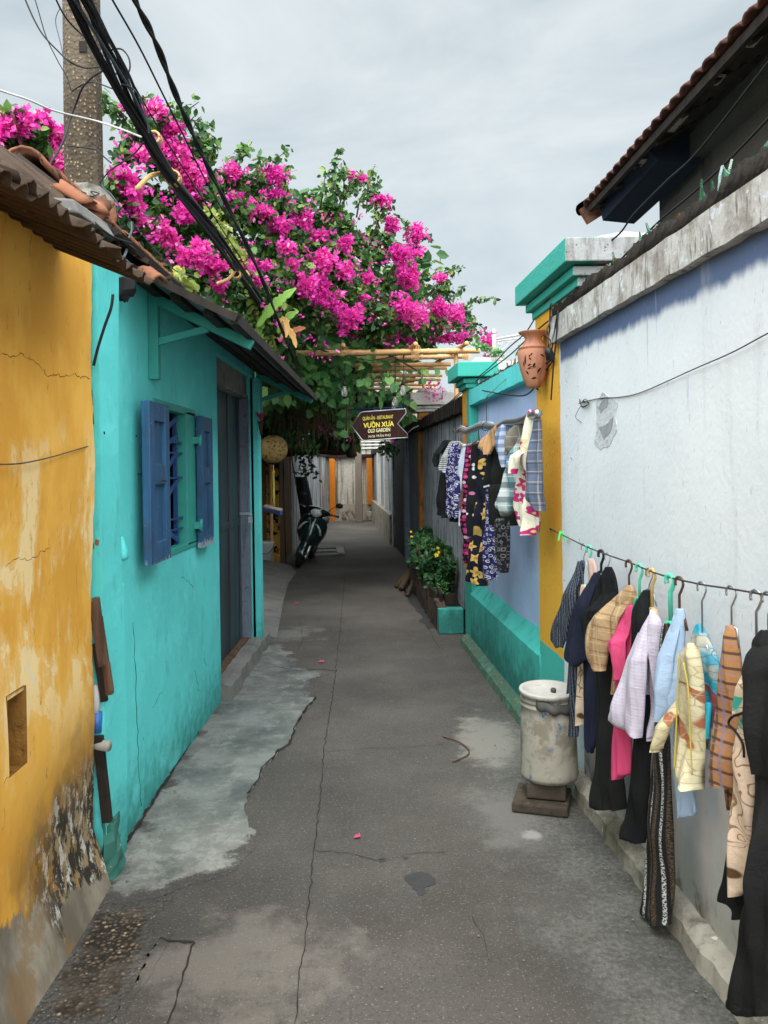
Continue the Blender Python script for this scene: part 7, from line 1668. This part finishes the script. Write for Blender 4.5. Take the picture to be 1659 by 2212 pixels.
for i,(hx,l) in enumerate([(255,'pale wooden hanger shoulder poking out above the black T-shirt'),(500,'dark wooden hanger shoulder showing above the flowered dress')]):
    Q=line2(hx); b=MB(); e=Ry(Q.y,16); c=Q+Vector((0,0,-.11)); b.tube(curve([c-e*.12+Vector((0,0,-.03)),c-e*.05,c,c+e*.05,c+e*.12+Vector((0,0,-.03))]),.014,8); b.tube([c,Q+Vector((0,0,.02))],.003,5); tag(b.build('wooden_hanger',MT['straw'] if i==0 else MT['wood']),l,'hanger')
b=MB(); c=rw(7.12,-.015,P(978,925,7).z)
for k in range(2): b.bar(c+Vector((0,k*.03-.015,.05)),c+Vector((-.02,k*.03,-.06)),.012,.012,(0,1,0))
tag(b.build('clothes_peg',flat('orange_peg',S(200,90,30),.5,.3)),'orange and dark clothes peg clipped at the far yellow pillar','peg')
# ================= camera, light =================
cam=bpy.data.cameras.new('camera'); co=bpy.data.objects.new('camera',cam); C.objects.link(co); sc.camera=co
Rv=Vector((cr,0,-sr)); U=Vector((sr,0,cr)); Bk=Vector((0,-1,0))
co.matrix_world=Matrix(((Rv.x,U.x,Bk.x,0),(Rv.y,U.y,Bk.y,0),(Rv.z,U.z,Bk.z,H),(0,0,0,1)))
cam.sensor_fit='VERTICAL'; cam.sensor_height=24; cam.sensor_width=18; cam.lens=24*F/2212
cam.shift_y=-(1106-CY)/2212; cam.shift_x=0; cam.clip_end=600; cam.clip_start=.05
sun=bpy.data.lights.new('sun','SUN'); so=bpy.data.objects.new('sun',sun); C.objects.link(so)
SKY_GLOW=4.2
EL,AZ=math.radians(60),math.radians(185)   # high, from behind the camera
sun.energy=1.5; sun.angle=math.radians(28); sun.color=(1,.96,.90)
dv=Vector((math.sin(AZ)*math.cos(EL),math.cos(AZ)*math.cos(EL),math.sin(EL))); so.rotation_euler=dv.to_track_quat('Z','Y').to_euler()
w=bpy.data.worlds.new('World'); sc.world=w; w.use_nodes=True; nt=w.node_tree; nt.nodes.clear()
def WN(t,**k):
    n=nt.nodes.new(t)
    for a,v in k.items(): setattr(n,a,v)
    return n
sk=WN('ShaderNodeTexSky',sky_type='NISHITA',sun_disc=False,sun_elevation=EL,sun_rotation=AZ)
tc=WN('ShaderNodeTexCoord'); sp=WN('ShaderNodeSeparateXYZ'); nt.links.new(tc.outputs['Generated'],sp.inputs[0])
def lk(a,b): nt.links.new(a,b)
def mth(op,a,b):
    n=WN('ShaderNodeMath',operation=op)
    for i,v in enumerate((a,b)):
        if hasattr(v,'links'): lk(v,n.inputs[i])
        elif v is not None: n.inputs[i].default_value=v
    return n.outputs[0]
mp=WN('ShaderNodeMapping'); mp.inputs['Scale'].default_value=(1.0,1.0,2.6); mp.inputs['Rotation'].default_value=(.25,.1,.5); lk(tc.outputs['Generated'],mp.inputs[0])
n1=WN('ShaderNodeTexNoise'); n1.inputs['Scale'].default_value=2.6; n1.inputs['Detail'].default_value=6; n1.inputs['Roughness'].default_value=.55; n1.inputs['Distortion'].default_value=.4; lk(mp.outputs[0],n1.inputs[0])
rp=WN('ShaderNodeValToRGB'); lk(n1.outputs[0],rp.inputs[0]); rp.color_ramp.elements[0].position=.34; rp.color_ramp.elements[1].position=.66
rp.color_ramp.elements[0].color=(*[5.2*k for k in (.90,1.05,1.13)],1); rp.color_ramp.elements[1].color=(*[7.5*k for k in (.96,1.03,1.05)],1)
# overcast sky, plus an added glow high behind the camera to light the walls
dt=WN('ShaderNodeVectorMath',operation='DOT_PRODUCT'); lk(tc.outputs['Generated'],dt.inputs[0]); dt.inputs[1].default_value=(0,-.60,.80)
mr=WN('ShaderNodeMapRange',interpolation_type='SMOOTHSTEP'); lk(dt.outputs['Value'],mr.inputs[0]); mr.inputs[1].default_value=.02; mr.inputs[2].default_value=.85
g=mth('ADD',mth('MULTIPLY',mr.outputs[0],SKY_GLOW),.80)
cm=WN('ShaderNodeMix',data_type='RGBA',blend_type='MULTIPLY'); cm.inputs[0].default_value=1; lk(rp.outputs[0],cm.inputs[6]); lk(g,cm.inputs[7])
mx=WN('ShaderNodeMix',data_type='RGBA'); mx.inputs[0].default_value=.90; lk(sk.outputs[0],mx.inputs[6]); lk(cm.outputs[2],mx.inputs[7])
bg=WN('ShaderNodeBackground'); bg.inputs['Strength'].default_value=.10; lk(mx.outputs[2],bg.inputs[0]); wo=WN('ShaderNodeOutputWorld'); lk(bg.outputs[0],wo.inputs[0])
sc.view_settings.view_transform='Standard'; sc.view_settings.look='None'; sc.view_settings.gamma=1; sc.view_settings.exposure=0.58
sc.render.engine='CYCLES'; sc.cycles.max_bounces=8; sc.cycles.diffuse_bounces=4; sc.cycles.use_denoising=True
bpy.context.view_layer.update()
